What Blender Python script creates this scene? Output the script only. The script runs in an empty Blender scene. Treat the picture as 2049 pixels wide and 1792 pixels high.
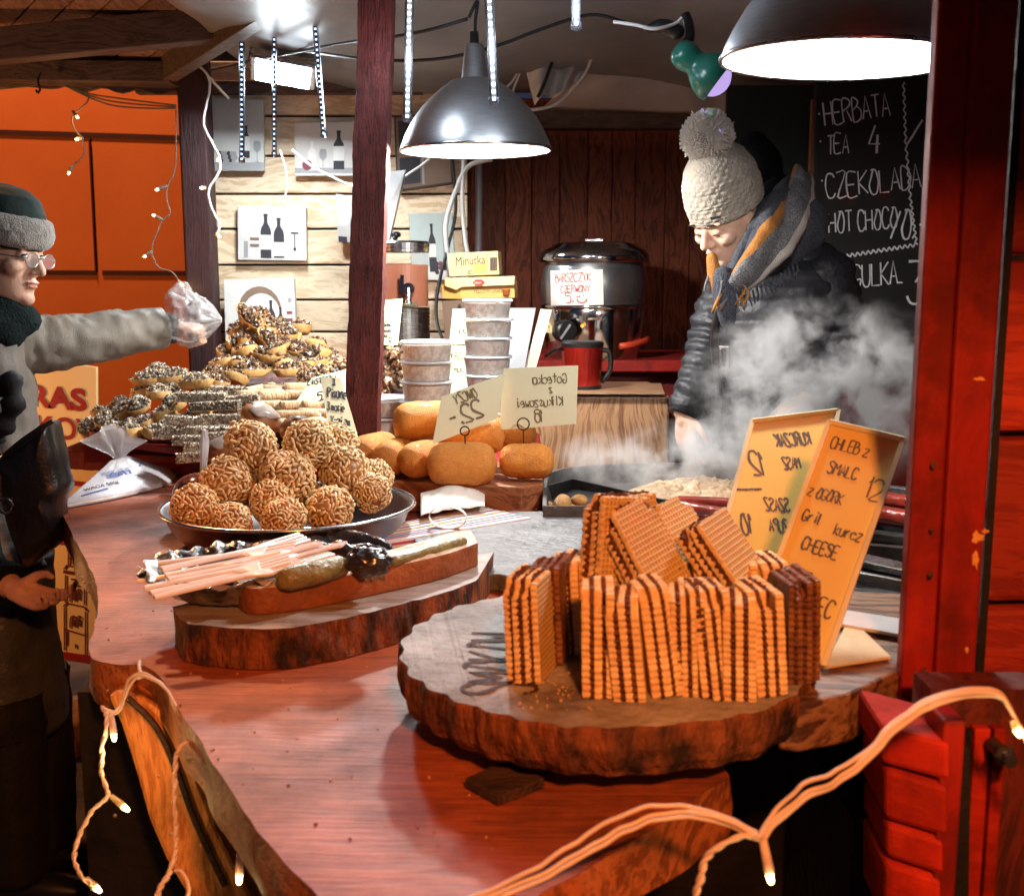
import bpy, math, random
from mathutils import Vector, Matrix, Euler, noise
R = math.radians; V = Vector; PI = math.pi
sc = bpy.context.scene; COL = sc.collection
random.seed(7)
# ---------------------------------------------------------------- camera
F = 2184.0; PITCH = math.atan(328/F); cp, sp = math.cos(PITCH), math.sin(PITCH)
CAM = V((0, 0, 1.5))
cd = bpy.data.cameras.new('camera'); cam = bpy.data.objects.new('camera', cd); COL.objects.link(cam)
cam.location = CAM; cam.rotation_euler = (PI/2-PITCH, 0, 0)
cd.sensor_fit = 'HORIZONTAL'; cd.sensor_width = 36; cd.lens = 36*F/2049; cd.clip_end = 500; cd.clip_start = .02
cd.dof.use_dof = True; cd.dof.focus_distance = 2.35; cd.dof.aperture_fstop = 8.0
sc.camera = cam
# ---------------------------------------------------------------- world, lamps, exposure
w = bpy.data.worlds.new('World'); sc.world = w; w.use_nodes = True
bg = w.node_tree.nodes['Background']; bg.inputs[0].default_value = (.35, .45, .8, 1); bg.inputs[1].default_value = .06
sc.view_settings.view_transform = 'Standard'; sc.view_settings.look = 'None'
sc.view_settings.exposure = 0.0; sc.view_settings.gamma = 1
sc.cycles.use_denoising = True
sc.cycles.max_bounces = 6; sc.cycles.diffuse_bounces = 3; sc.cycles.glossy_bounces = 3
sc.cycles.transmission_bounces = 6; sc.cycles.transparent_max_bounces = 10; sc.cycles.volume_bounces = 1
sc.cycles.sample_clamp_indirect = 4; sc.cycles.caustics_reflective = False; sc.cycles.caustics_refractive = False
def lamp(name, kind, loc, power, col, size=.05, aim=None, spread=None):
    l = bpy.data.lights.new(name, kind); l.energy = power; l.color = col
    if kind == 'AREA':
        l.size = size
        if spread: l.spread = spread
    else: l.shadow_soft_size = size
    o = bpy.data.objects.new(name, l); COL.objects.link(o); o.location = loc
    if aim is not None: o.rotation_euler = (V(aim)-V(loc)).to_track_quat('-Z', 'Y').to_euler()
    return o
ORANGE = (1, .29, .065)
lamp('orange_street_lamp', 'POINT', (.25, -.35, 2.09), 155, ORANGE, .07)        # lantern behind the viewer, cut off above by the stall's eave
lamp('added_wall_lamp', 'POINT', (-2.2, 4.25, 4.6), 560, (1, .5, .24), .12); lamp('added_sign_lamp', 'POINT', (-2.45, 3.1, 1.0), 48, (1, .45, .15), .12)  # added unseen lamps: one brightens the orange wall, the other the sign
# pixels of the photograph (2049 wide) to places
def ray(u, v):
    xr = (u-1024.5)/F; yr = -(v-896)/F
    return V((xr, cp+yr*sp, -sp+yr*cp))
def P(u, v, y): d = ray(u, v); return CAM+d*(y/d.y)
def PZ(u, v, z): d = ray(u, v); return CAM+d*((z-1.5)/d.z)
def S(y): return y/F*1.0
# ---------------------------------------------------------------- object helpers
OFF = {}
def tag(o, label=None, cat=None, group=None, kind=None):
    if label: o['label'] = label
    if cat: o['category'] = cat
    if group: o['group'] = group
    if kind: o['kind'] = kind
    return o
def thing(name, label, cat, loc=(0, 0, 0), group=None):
    o = bpy.data.objects.new(name, None); COL.objects.link(o); o.location = loc; o.empty_display_size = .05
    OFF[o.name] = V(loc)
    return tag(o, label, cat, group)
def dup(root, loc=None, rot=None, scale=None, label=None, group=None):
    r = root.copy(); COL.objects.link(r); OFF[r.name] = V(loc or root.location)
    if loc is not None: r.location = loc
    if rot is not None: r.rotation_euler = rot
    if scale is not None: r.scale = (scale,)*3 if isinstance(scale, (int, float)) else scale
    if label: r['label'] = label
    if group: r['group'] = group
    for ch in [c for c in bpy.data.objects if c.parent == root]:
        c = ch.copy(); COL.objects.link(c); c.parent = r
        for g in [k for k in bpy.data.objects if k.parent == ch]:
            d = g.copy(); COL.objects.link(d); d.parent = c
    return r
class MB:
    def __init__(s): s.v = []; s.f = []; s.m = []; s.mi = 0
    def add(s, vs, fs):
        o = len(s.v); s.v += [V(p) for p in vs]; s.f += [[i+o for i in f] for f in fs]; s.m += [s.mi]*len(fs); return s
    def box(s, c, size, rot=None, M=None):
        c = V(c); m = (Euler(rot).to_matrix() if rot else Matrix.Identity(3))
        vs = [V((x*size[0]/2, y*size[1]/2, z*size[2]/2)) for x in (-1, 1) for y in (-1, 1) for z in (-1, 1)]
        vs = [m @ p + c for p in vs]
        if M: vs = [M @ p for p in vs]
        return s.add(vs, [(0, 1, 3, 2), (4, 6, 7, 5), (0, 4, 5, 1), (2, 3, 7, 6), (0, 2, 6, 4), (1, 5, 7, 3)])
    def beam(s, a, b, wd, ht, up=(0, 0, 1)):
        a, b = V(a), V(b); d = (b-a).normalized(); x = d.cross(V(up)).normalized(); z = x.cross(d)
        vs = [p+x*i*wd/2+z*k*ht/2 for p in (a, b) for i in (-1, 1) for k in (-1, 1)]
        return s.add(vs, [(0, 1, 3, 2), (4, 6, 7, 5), (0, 4, 5, 1), (2, 3, 7, 6), (0, 2, 6, 4), (1, 5, 7, 3)])
    def tube(s, pts, r, n=8, caps=True, flat=1.0, up=None):
        pts = [V(p) for p in pts]; k = len(pts); rs = r if isinstance(r, (list, tuple)) else [r]*k
        T = [(pts[min(i+1, k-1)]-pts[max(i-1, 0)]).normalized() for i in range(k)]
        a = V(up) if up else (V((0, 0, 1)) if abs(T[0].z) < .9 else V((1, 0, 0)))
        x = (a-T[0]*a.dot(T[0])).normalized(); vs = []
        for i in range(k):
            x = (x-T[i]*x.dot(T[i])).normalized(); y = T[i].cross(x)
            for j in range(n):
                t = 2*PI*j/n; vs.append(pts[i]+(x*math.cos(t)*flat+y*math.sin(t))*rs[i])
        fs = [(i*n+j, i*n+(j+1) % n, (i+1)*n+(j+1) % n, (i+1)*n+j) for i in range(k-1) for j in range(n)]
        if caps: fs += [tuple(range(n-1, -1, -1)), tuple((k-1)*n+j for j in range(n))]
        return s.add(vs, fs)
    def limb(s, pts, rs, n=10, flat=1.0, up=None):     # tapered limb with rounded ends
        pts = [V(p) for p in pts]; a = (pts[0]-pts[1]).normalized(); b = (pts[-1]-pts[-2]).normalized()
        q = [pts[0]+a*rs[0]*.95, pts[0]+a*rs[0]*.7]+pts+[pts[-1]+b*rs[-1]*.7, pts[-1]+b*rs[-1]*.95]
        return s.tube(q, [rs[0]*.2, rs[0]*.7]+list(rs)+[rs[-1]*.7, rs[-1]*.2], n, True, flat, up)
    def lathe(s, prof, n=32, c=(0, 0, 0), M=None, close=False, ang=2*PI, fr=None):
        c = V(c); k = len(prof); vs = []
        for i, (r, z) in enumerate(prof):
            for j in range(n):
                t = ang*j/n; rr = r*(fr(t, i) if fr else 1); p = V((rr*math.cos(t), rr*math.sin(t), z))
                if M: p = M @ p
                vs.append(p+c)
        fs = [(i*n+j, i*n+(j+1) % n, (i+1)*n+(j+1) % n, (i+1)*n+j) for i in range(k-1) for j in range(n)]
        if close: fs += [tuple(range(n-1, -1, -1)), tuple((k-1)*n+j for j in range(n))]
        return s.add(vs, fs)
    def prism(s, poly, vec):
        n = len(poly); poly = [V(p) for p in poly]; vec = V(vec)
        vs = poly+[p+vec for p in poly]
        return s.add(vs, [tuple(range(n-1, -1, -1)), tuple(range(n, 2*n))]+[(i, (i+1) % n, n+(i+1) % n, n+i) for i in range(n)])
    def loft(s, rings, caps=True):                      # rings: equal-length point lists
        n = len(rings[0]); vs = [p for r in rings for p in r]; k = len(rings)
        fs = [(i*n+j, i*n+(j+1) % n, (i+1)*n+(j+1) % n, (i+1)*n+j) for i in range(k-1) for j in range(n)]
        if caps: fs += [tuple(range(n-1, -1, -1)), tuple((k-1)*n+j for j in range(n))]
        return s.add(vs, fs)
    def sheet(s, fn, nu, nv):
        vs = [fn(i/nu, j/nv) for j in range(nv+1) for i in range(nu+1)]
        return s.add(vs, [(j*(nu+1)+i, j*(nu+1)+i+1, (j+1)*(nu+1)+i+1, (j+1)*(nu+1)+i) for j in range(nv) for i in range(nu)])
    def ball(s, c, r, n=12, m=8, sc_=(1, 1, 1), M=None, jit=0):
        c = V(c); vs = []
        for i in range(m+1):
            ph = PI*i/m; q = max(math.sin(ph), .02)
            for j in range(n):
                t = 2*PI*j/n; p = V((q*math.cos(t)*sc_[0], q*math.sin(t)*sc_[1], -math.cos(ph)*sc_[2]))*r
                if jit: p *= 1+jit*noise.noise((p+c)*(1.3/r))
                if M: p = M @ p
                vs.append(p+c)
        fs = [(i*n+j, i*n+(j+1) % n, (i+1)*n+(j+1) % n, (i+1)*n+j) for i in range(m) for j in range(n)]
        return s.add(vs, fs+[tuple(range(n-1, -1, -1)), tuple(m*n+j for j in range(n))])
    def chunk(s, c, r, sc_=(1, 1, 1)):                  # irregular crumb
        M = Euler((random.random()*6, random.random()*6, random.random()*6)).to_matrix(); c = V(c)
        vs = [V(p) for p in ((1, 0, 0), (-1, 0, 0), (0, 1, 0), (0, -1, 0), (0, 0, 1), (0, 0, -1))]
        vs = [M @ V((p.x*sc_[0], p.y*sc_[1], p.z*sc_[2]))*r*random.uniform(.7, 1.25)+c for p in vs]
        return s.add(vs, [(0, 2, 4), (2, 1, 4), (1, 3, 4), (3, 0, 4), (2, 0, 5), (1, 2, 5), (3, 1, 5), (0, 3, 5)])
    def xf(s, M, start=0):
        for i in range(start, len(s.v)): s.v[i] = M @ s.v[i]
        return s
    def build(s, name, mat, parent=None, smooth=False, bevel=0, sub=0, solid=0, remesh=0, soft=0, disp=None, org=None, seg=2):
        if parent is not None: off = OFF[parent.name]
        elif org is not None: off = V(org)
        else:
            xs = [p.x for p in s.v]; ys = [p.y for p in s.v]
            off = V(((min(xs)+max(xs))/2, (min(ys)+max(ys))/2, min(p.z for p in s.v)))
        me = bpy.data.meshes.new(name); me.from_pydata([p-off for p in s.v], [], s.f)
        for m in (mat if isinstance(mat, (list, tuple)) else [mat]): me.materials.append(m)
        if isinstance(mat, (list, tuple)): me.polygons.foreach_set('material_index', s.m)
        if smooth: me.polygons.foreach_set('use_smooth', [True]*len(me.polygons))
        me.update()
        o = bpy.data.objects.new(name, me); COL.objects.link(o)
        if parent is not None: o.parent = parent; OFF[o.name] = off
        else: o.location = off; OFF[o.name] = off
        if solid: m = o.modifiers.new('t', 'SOLIDIFY'); m.thickness = solid; m.offset = 0
        if remesh:
            m = o.modifiers.new('r', 'REMESH'); m.mode = 'VOXEL'; m.voxel_size = remesh; m.use_smooth_shade = True
        if soft: m = o.modifiers.new('s', 'SMOOTH'); m.factor = .5; m.iterations = soft
        if bevel: m = o.modifiers.new('b', 'BEVEL'); m.width = bevel; m.segments = seg; m.limit_method = 'ANGLE'; m.angle_limit = R(40)
        if sub: m = o.modifiers.new('u', 'SUBSURF'); m.levels = sub; m.render_levels = sub
        if disp:
            t = bpy.data.textures.new(name, 'CLOUDS'); t.noise_scale = disp[1]; t.noise_depth = 2
            m = o.modifiers.new('d', 'DISPLACE'); m.texture = t; m.strength = disp[0]; m.mid_level = .5; m.texture_coords = 'LOCAL'
        return o
def spline(pts, k=6):
    pts = [V(p) for p in pts]; out = []
    for i in range(len(pts)-1):
        p0 = pts[max(i-1, 0)]; p1 = pts[i]; p2 = pts[i+1]; p3 = pts[min(i+2, len(pts)-1)]
        for j in range(k):
            t = j/k; out.append(.5*((2*p1)+(p2-p0)*t+(2*p0-5*p1+4*p2-p3)*t*t+(3*p1-p0-3*p2+p3)*t**3))
    return out+[pts[-1]]
# ---------------------------------------------------------------- materials
def nodes(name):
    m = bpy.data.materials.new(name); m.use_nodes = True; nt = m.node_tree
    return m, nt, nt.nodes['Principled BSDF']
def N(nt, t, **kw):
    n = nt.nodes.new(t)
    for k, v in kw.items():
        if k.startswith('i_'):
            key = k[2:]; n.inputs[int(key) if key.isdigit() else key.replace('_', ' ')].default_value = v
        else: setattr(n, k, v)
    return n
def rgba(c): return (c[0], c[1], c[2], 1)
def M(name, col, rough=.6, metal=0, col2=None, scale=8, stretch=(1, 1, 1), contrast=.3, bump=0, bscale=60, bstretch=None,
      spec=.5, coat=0, emis=None, estr=0, trans=0, alpha=1, sss=0, rand=0, island=0, ior=1.45, sheen=0, rvar=0, detail=4):
    m, nt, b = nodes(name); L = nt.links.new; I = b.inputs
    I['Roughness'].default_value = rough; I['Metallic'].default_value = metal; I['Specular IOR Level'].default_value = spec
    I['Coat Weight'].default_value = coat; I['Coat Roughness'].default_value = .15; I['Transmission Weight'].default_value = trans; I['Alpha'].default_value = alpha; I['IOR'].default_value = ior
    if sss: I['Subsurface Weight'].default_value = sss; I['Subsurface Radius'].default_value = (.01, .004, .002)
    if sheen: I['Sheen Weight'].default_value = sheen
    if emis: I['Emission Color'].default_value = rgba(emis); I['Emission Strength'].default_value = estr
    tc = N(nt, 'ShaderNodeTexCoord'); mp = N(nt, 'ShaderNodeMapping'); L(tc.outputs['Object'], mp.inputs[0]); mp.inputs['Scale'].default_value = stretch
    src = mp.outputs[0]
    if island or rand:
        g = N(nt, 'ShaderNodeNewGeometry'); oi = N(nt, 'ShaderNodeObjectInfo')
        ad = N(nt, 'ShaderNodeMath', operation='ADD'); L(g.outputs['Random Per Island'], ad.inputs[0]); L(oi.outputs['Random'], ad.inputs[1])
        if not island: nt.links.remove(ad.inputs[0].links[0]); ad.inputs[0].default_value = 0
        va = N(nt, 'ShaderNodeVectorMath', operation='ADD'); ml = N(nt, 'ShaderNodeMath', operation='MULTIPLY'); L(ad.outputs[0], ml.inputs[0]); ml.inputs[1].default_value = 37.3
        L(src, va.inputs[0]); L(ml.outputs[0], va.inputs[1]); src = va.outputs[0]
    nz = N(nt, 'ShaderNodeTexNoise', i_Scale=scale, i_Detail=detail, i_Roughness=.6); L(src, nz.inputs['Vector'])
    rp = N(nt, 'ShaderNodeMapRange'); L(nz.outputs[0], rp.inputs[0]); rp.inputs[1].default_value = .5-contrast/2; rp.inputs[2].default_value = .5+contrast/2
    c2 = col2 or tuple(x*.75 for x in col)
    mx = N(nt, 'ShaderNodeMix', data_type='RGBA'); L(rp.outputs[0], mx.inputs[0]); mx.inputs[6].default_value = rgba(c2); mx.inputs[7].default_value = rgba(col)
    out = mx.outputs[2]
    if island or rand:
        fr = N(nt, 'ShaderNodeMath', operation='FRACT'); m3 = N(nt, 'ShaderNodeMath', operation='MULTIPLY'); L(ad.outputs[0], m3.inputs[0]); m3.inputs[1].default_value = 7.7; L(m3.outputs[0], fr.inputs[0])
        mr = N(nt, 'ShaderNodeMapRange'); L(fr.outputs[0], mr.inputs[0]); a = max(island, rand); mr.inputs[3].default_value = 1-a; mr.inputs[4].default_value = 1+a
        hs = N(nt, 'ShaderNodeHueSaturation'); L(out, hs.inputs['Color']); L(mr.outputs[0], hs.inputs['Value']); out = hs.outputs[0]
    L(out, b.inputs['Base Color'])
    if rvar:
        mr2 = N(nt, 'ShaderNodeMapRange'); L(nz.outputs[0], mr2.inputs[0]); mr2.inputs[3].default_value = max(rough-rvar, .03); mr2.inputs[4].default_value = min(rough+rvar, 1); L(mr2.outputs[0], b.inputs['Roughness'])
    if bump:
        mp2 = N(nt, 'ShaderNodeMapping'); L(src, mp2.inputs[0]); mp2.inputs['Scale'].default_value = bstretch or (1, 1, 1)
        n2 = N(nt, 'ShaderNodeTexNoise', i_Scale=bscale, i_Detail=5); L(mp2.outputs[0], n2.inputs['Vector'])
        bp = N(nt, 'ShaderNodeBump'); bp.inputs['Strength'].default_value = min(bump, 1); bp.inputs['Distance'].default_value = .01*max(1, bump); L(n2.outputs[0], bp.inputs['Height']); L(bp.outputs[0], b.inputs['Normal'])
    return m
def wood(name, c1, c2, axis=0, scale=6, rough=.55, grain=14, bump=.35, coat=0, island=.25, spec=.4, wave=True, dist=4, knots=False, grime=0):
    """plank grain running along axis"""
    st = [grain, grain, grain]; st[axis] = 1.0
    m, nt, b = nodes(name); L = nt.links.new
    tc = N(nt, 'ShaderNodeTexCoord'); g = N(nt, 'ShaderNodeNewGeometry'); oi = N(nt, 'ShaderNodeObjectInfo')
    ad = N(nt, 'ShaderNodeMath', operation='ADD'); L(g.outputs['Random Per Island'], ad.inputs[0]); L(oi.outputs['Random'], ad.inputs[1])
    ml = N(nt, 'ShaderNodeMath', operation='MULTIPLY'); L(ad.outputs[0], ml.inputs[0]); ml.inputs[1].default_value = 23.1
    va = N(nt, 'ShaderNodeVectorMath', operation='ADD'); L(tc.outputs['Object'], va.inputs[0]); L(ml.outputs[0], va.inputs[1])
    n0 = N(nt, 'ShaderNodeTexNoise', i_Scale=2.2, i_Detail=2); L(va.outputs[0], n0.inputs['Vector'])
    sc_ = N(nt, 'ShaderNodeVectorMath', operation='SCALE'); L(n0.outputs['Color'], sc_.inputs[0]); sc_.inputs['Scale'].default_value = .06*dist
    v2 = N(nt, 'ShaderNodeVectorMath', operation='ADD'); L(va.outputs[0], v2.inputs[0]); L(sc_.outputs[0], v2.inputs[1])
    mp = N(nt, 'ShaderNodeMapping'); L(v2.outputs[0], mp.inputs[0]); mp.inputs['Scale'].default_value = st
    n1 = N(nt, 'ShaderNodeTexNoise', i_Scale=scale, i_Detail=6, i_Roughness=.65); L(mp.outputs[0], n1.inputs['Vector'])
    fac = n1.outputs[0]
    if wave:
        sg = N(nt, 'ShaderNodeMath', operation='SINE'); mm = N(nt, 'ShaderNodeMath', operation='MULTIPLY'); L(fac, mm.inputs[0]); mm.inputs[1].default_value = 28; L(mm.outputs[0], sg.inputs[0])
        mr = N(nt, 'ShaderNodeMapRange'); L(sg.outputs[0], mr.inputs[0]); mr.inputs[1].default_value = -1; mr.inputs[2].default_value = 1
        av = N(nt, 'ShaderNodeMix'); av.inputs[0].default_value = .55; L(mr.outputs[0], av.inputs[2]); L(fac, av.inputs[3]); fac = av.outputs[0]
    rp = N(nt, 'ShaderNodeMapRange'); L(fac, rp.inputs[0]); rp.inputs[1].default_value = .25; rp.inputs[2].default_value = .75
    mx = N(nt, 'ShaderNodeMix', data_type='RGBA'); L(rp.outputs[0], mx.inputs[0]); mx.inputs[6].default_value = rgba(c1); mx.inputs[7].default_value = rgba(c2)
    out = mx.outputs[2]
    if knots:
        mk = N(nt, 'ShaderNodeMapping'); L(va.outputs[0], mk.inputs[0]); ks = [5.5]*3; ks[axis] = 2.6; mk.inputs['Scale'].default_value = ks
        vo = N(nt, 'ShaderNodeTexVoronoi', i_Scale=1.0); L(mk.outputs[0], vo.inputs['Vector'])
        kr = N(nt, 'ShaderNodeMapRange'); L(vo.outputs['Distance'], kr.inputs[0]); kr.inputs[1].default_value = .05; kr.inputs[2].default_value = .13; kr.inputs[3].default_value = .85; kr.inputs[4].default_value = 0
        mk2 = N(nt, 'ShaderNodeMix', data_type='RGBA'); L(kr.outputs[0], mk2.inputs[0]); L(out, mk2.inputs[6]); mk2.inputs[7].default_value = (c1[0]*.35, c1[1]*.25, c1[2]*.2, 1); out = mk2.outputs[2]
    if grime:
        gn = N(nt, 'ShaderNodeTexNoise', i_Scale=5.0, i_Detail=7, i_Roughness=.7); L(va.outputs[0], gn.inputs['Vector'])
        gr_ = N(nt, 'ShaderNodeMapRange'); L(gn.outputs[0], gr_.inputs[0]); gr_.inputs[1].default_value = .36; gr_.inputs[2].default_value = .6; gr_.inputs[3].default_value = 1-grime; gr_.inputs[4].default_value = 1.08
        gm = N(nt, 'ShaderNodeMix', data_type='RGBA', blend_type='MULTIPLY'); gm.inputs[0].default_value = 1; L(out, gm.inputs[6]); L(gr_.outputs[0], gm.inputs[7]); out = gm.outputs[2]
        rr_m = N(nt, 'ShaderNodeMapRange'); L(gn.outputs[0], rr_m.inputs[0]); rr_m.inputs[1].default_value = .3; rr_m.inputs[2].default_value = .7; rr_m.inputs[3].default_value = min(rough+.16, 1); rr_m.inputs[4].default_value = max(rough-.12, .05); L(rr_m.outputs[0], b.inputs['Roughness'])
    fr = N(nt, 'ShaderNodeMath', operation='FRACT'); L(ml.outputs[0], fr.inputs[0])
    m2 = N(nt, 'ShaderNodeMapRange'); L(fr.outputs[0], m2.inputs[0]); m2.inputs[3].default_value = 1-island; m2.inputs[4].default_value = 1+island
    hs = N(nt, 'ShaderNodeHueSaturation'); L(out, hs.inputs['Color']); L(m2.outputs[0], hs.inputs['Value']); L(hs.outputs[0], b.inputs['Base Color'])
    b.inputs['Roughness'].default_value = rough; b.inputs['Coat Weight'].default_value = coat; b.inputs['Coat Roughness'].default_value = .25; b.inputs['Specular IOR Level'].default_value = spec
    if bump:
        bp = N(nt, 'ShaderNodeBump'); bp.inputs['Strength'].default_value = bump; bp.inputs['Distance'].default_value = .004; L(fac, bp.inputs['Height']); L(bp.outputs[0], b.inputs['Normal'])
    return m
def emit(name, col, s):
    m, nt, b = nodes(name); e = N(nt, 'ShaderNodeEmission', i_Color=rgba(col), i_Strength=s); nt.links.new(e.outputs[0], nt.nodes['Material Output'].inputs[0]); return m
m_post = wood('red stained post', (.06, .010, .010), (.15, .026, .020), 2, 7, .6, 24, .7, island=.15, dist=1, grime=.4)
m_postdark = wood('dark stained post', (.022, .006, .007), (.05, .014, .015), 2, 6, .55, 22, .5, island=.1, dist=1, grime=.3)
m_redpaint = wood('red painted timber', (.22, .008, .005), (.36, .016, .008), 2, 3, .65, 10, .4, island=.15, wave=False, grime=.6, spec=.3)
m_beam = wood('brown stained rafters', (.055, .035, .032), (.13, .085, .075), 0, 4, .6, 14, .3, island=.15)
m_roofplank = wood('ceiling boards', (.18, .095, .068), (.31, .18, .13), 1, 4, .65, 10, .3, island=.25)
m_pine = wood('pale pine planks', (.52, .36, .22), (.72, .56, .39), 0, 2.6, .5, 11, .25, island=.12, dist=3.5, knots=True)
m_darkplank = wood('dark red brown planks', (.065, .013, .005), (.15, .036, .015), 2, 3, .6, 12, .25, island=.22, spec=.15, knots=True)
m_slab = wood('red brown varnished slab', (.20, .030, .010), (.56, .15, .052), 0, 9, .52, 18, .7, coat=0, island=0, dist=1.2, spec=.75, wave=False, grime=.55)
m_slabedge = wood('live edge', (.20, .055, .015), (.44, .14, .04), 1, 4, .5, 8, .6, island=0, grime=.5)
m_bark = M('bark edge', (.24, .075, .025), .75, col2=(.022, .008, .006), scale=26, stretch=(1, 1, .45), contrast=.22, bump=1.6, bscale=70)
m_logtop = M('floury sawn wood', (.46, .45, .45), .65, col2=(.13, .095, .08), scale=12, contrast=.36, detail=8, bump=.4, bscale=90, spec=.3)
m_darkwood = M('dark old wood', (.07, .035, .025), .6, col2=(.02, .012, .01), scale=14, stretch=(1, 4, 4), bump=.5)
m_blackwood = M('shade black boards', (.012, .010, .012), .8, col2=(.005, .004, .005), bump=.3)  # near-black: shade of gaps and under the counter put into the colour
m_slate = M('worn grey stone top', (.25, .26, .28), .5, col2=(.055, .058, .066), scale=9, stretch=(1, 1.6, 1), contrast=.4, bump=.7, bscale=50, detail=8)
m_orangewall = M('orange render', (.62, .160, .030), .85, col2=(.47, .105, .018), scale=1.6, contrast=.6, detail=8, bump=.12, bscale=160)
m_groove = M('groove shadow gap', (.05, .01, .006), .9)
m_ground = M('trodden paving', (.085, .06, .045), .8, col2=(.03, .022, .02), scale=5, bump=.8, bscale=18)
m_tarp = M('grey tarpaulin', (.27, .28, .30), .45, col2=(.16, .17, .19), scale=3, contrast=.4, bump=.35, bscale=7)
m_sheet = M('translucent plastic sheet', (.55, .55, .57), .5, col2=(.42, .42, .45), scale=4, bump=.4, bscale=6)
m_black = M('black plastic', (.012, .012, .013), .35)
m_cordblack = M('black cable', (.01, .01, .012), .5)
m_cordwhite = M('white cable', (.75, .74, .72), .5)
m_cordstring = M('pale string light cord', (.80, .66, .58), .45, bump=.2)
m_steel = M('brushed steel', (.62, .63, .64), .26, 1, col2=(.5, .5, .52), scale=20, stretch=(1, 1, 8), rvar=.08)
m_steeldark = M('dark grimy steel', (.22, .21, .2), .4, .9, col2=(.08, .07, .07), scale=12, rvar=.15)
m_chrome = M('polished steel', (.75, .76, .78), .1, 1)
m_blacksteel = M('black enamel', (.012, .013, .016), .12, .2, coat=.6)
m_shade = M('brushed aluminium shade', (.52, .54, .55), .42, 1, col2=(.44, .46, .47), scale=30, stretch=(1, 1, 9), rvar=.06)
m_shadein = M('white enamel inside', (.9, .9, .9), .6)
m_led = emit('cold led', (.75, .88, 1), 60)
m_leddot = emit('led dots', (.8, .87, 1), 14)
m_bulb = emit('lamp bulb', (.95, .98, 1), 30)
m_fairy = emit('warm fairy bulb', (1, .62, .24), 22)
m_bulbglass = M('clear bulb holder', (.9, .75, .5), .15, trans=.6)
m_clear = M('clear plastic', (.95, .97, 1), .12, trans=.95, ior=1.2)
m_ink = M('black marker', (.02, .018, .02), .6)
m_inkbrown = M('faded marker seen through', (.21, .145, .07), .7)
m_inkred = M('red marker', (.45, .03, .02), .6)
m_chalk = M('white chalk', (.82, .82, .85), .85, bump=.4)
m_paper = M('yellowed card', (.80, .73, .50), .6, col2=(.72, .64, .42), scale=6, contrast=.5)
m_paperwhite = M('white paper', (.84, .83, .78), .6, col2=(.78, .76, .7))
# ================================================================ THE PLACE
o = MB().sheet(lambda a, b: V((-30+60*a, -8+60*b, .006*noise.noise(V((a*90, b*90, 0))))), 60, 60).build('ground', m_ground, org=(0, 0, 0)); tag(o, kind='structure')
# orange building across the passage
YB = 5.2
bd = thing('orange_building', 'orange rendered building wall with incised panel lines across the passage behind the customer', 'building', (-4, YB, 0))
MB().box((-4.6, YB+.2, 2.2), (7.2, .4, 4.4)).build('wall', m_orangewall, bd)
gv = MB()
def groove(a, b, wd=.022):
    a, b = P(*a, YB-.004), P(*b, YB-.004); gv.beam(a, b, .006, wd)
groove((-400, 252), (700, 287)); groove((-300, 545), (193, 546)); groove((205, 546), (700, 549))
gv.beam(P(180, 280, YB-.004), P(193, 545, YB-.004), .026, .006)
gv.build('panel_groove', m_groove, bd)
# sign by the passage
YS = 3.75
s0 = thing('terrace_sign', 'orange lit board with red lettering and a drawn town hall tower standing behind the customer', 'sign', P(100, 1100, YS))
def sp_(u, v, d=0): return P(u, v, YS-d)
MB().prism([sp_(-60, 700), sp_(192, 735), sp_(193, 1000), sp_(190, 1330), sp_(-60, 1290)], (0, .02, 0)).build('panel', M('sign board face', (.88, .60, .27), .5, col2=(.80, .52, .22), scale=2), s0)
m_signred = M('sign red', (.36, .012, .014), .5)
def fonttext(s, org, rx, up, h, mat, name, parent, xs=1.0, bold=0, align='LEFT', ext=0):
    cu = bpy.data.curves.new('t', 'FONT'); cu.body = s; cu.size = 1; cu.offset = bold; cu.align_x = align
    ob = bpy.data.objects.new('t', cu); COL.objects.link(ob); bpy.context.view_layer.update()
    me = bpy.data.meshes.new_from_object(ob.evaluated_get(bpy.context.evaluated_depsgraph_get()))
    bpy.data.objects.remove(ob)
    mb = MB(); rx = V(rx).normalized(); up = V(up).normalized()
    mb.add([V(org)+rx*q.co.x*h*1.39*xs+up*q.co.y*h*1.39 for q in me.vertices], [list(p.vertices) for p in me.polygons])
    return mb.build(name, mat, parent)
def signtext(t, u, v, hpx, xs, bold=.03):
    a = sp_(u, v, .004); fonttext(t, a, sp_(u+100, v+9, .004)-a, (0, 0, 1), hpx*YS/F*1.01, m_signred, 'lettering', s0, xs, bold)
signtext('TARAS', -24, 803, 42, 1.12, .045); signtext('WIDOKOWY', -90, 858, 44, .92, .02); signtext('TERRACE', 8, 925, 41, .74, .015); signtext('VIEW ON', -25, 1158, 25, .85, .02)
for a_, b_, c_, d_ in ((938, 966, 976, 948), (1060, 1085, 1096, 1071), (1276, 1312, 1328, 1288)):
    MB().prism([sp_(-60, a_, .003), sp_(190, b_, .003), sp_(190, c_, .003), sp_(-60, d_, .003)], (0, -.002, 0)).build('red_band', m_signred, s0)
tw = MB()
def tl(pts, wpx=2.6):
    for a, b in zip(pts, pts[1:]): tw.beam(sp_(*a, .004), sp_(*b, .004), .003, wpx*YS/F, up=(0, -1, 0) if abs(a[0]-b[0]) > abs(a[1]-b[1])*20 else (0, 1, .001))
def tline(a, b, wpx=2.6):
    p, q = sp_(*a, .003), sp_(*b, .003); d = (q-p).normalized(); n = V((-d.z, 0, d.x))*wpx*YS/F/2
    tw.prism([p+n, p-n, q-n, q+n], (0, -.002, 0))
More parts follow.
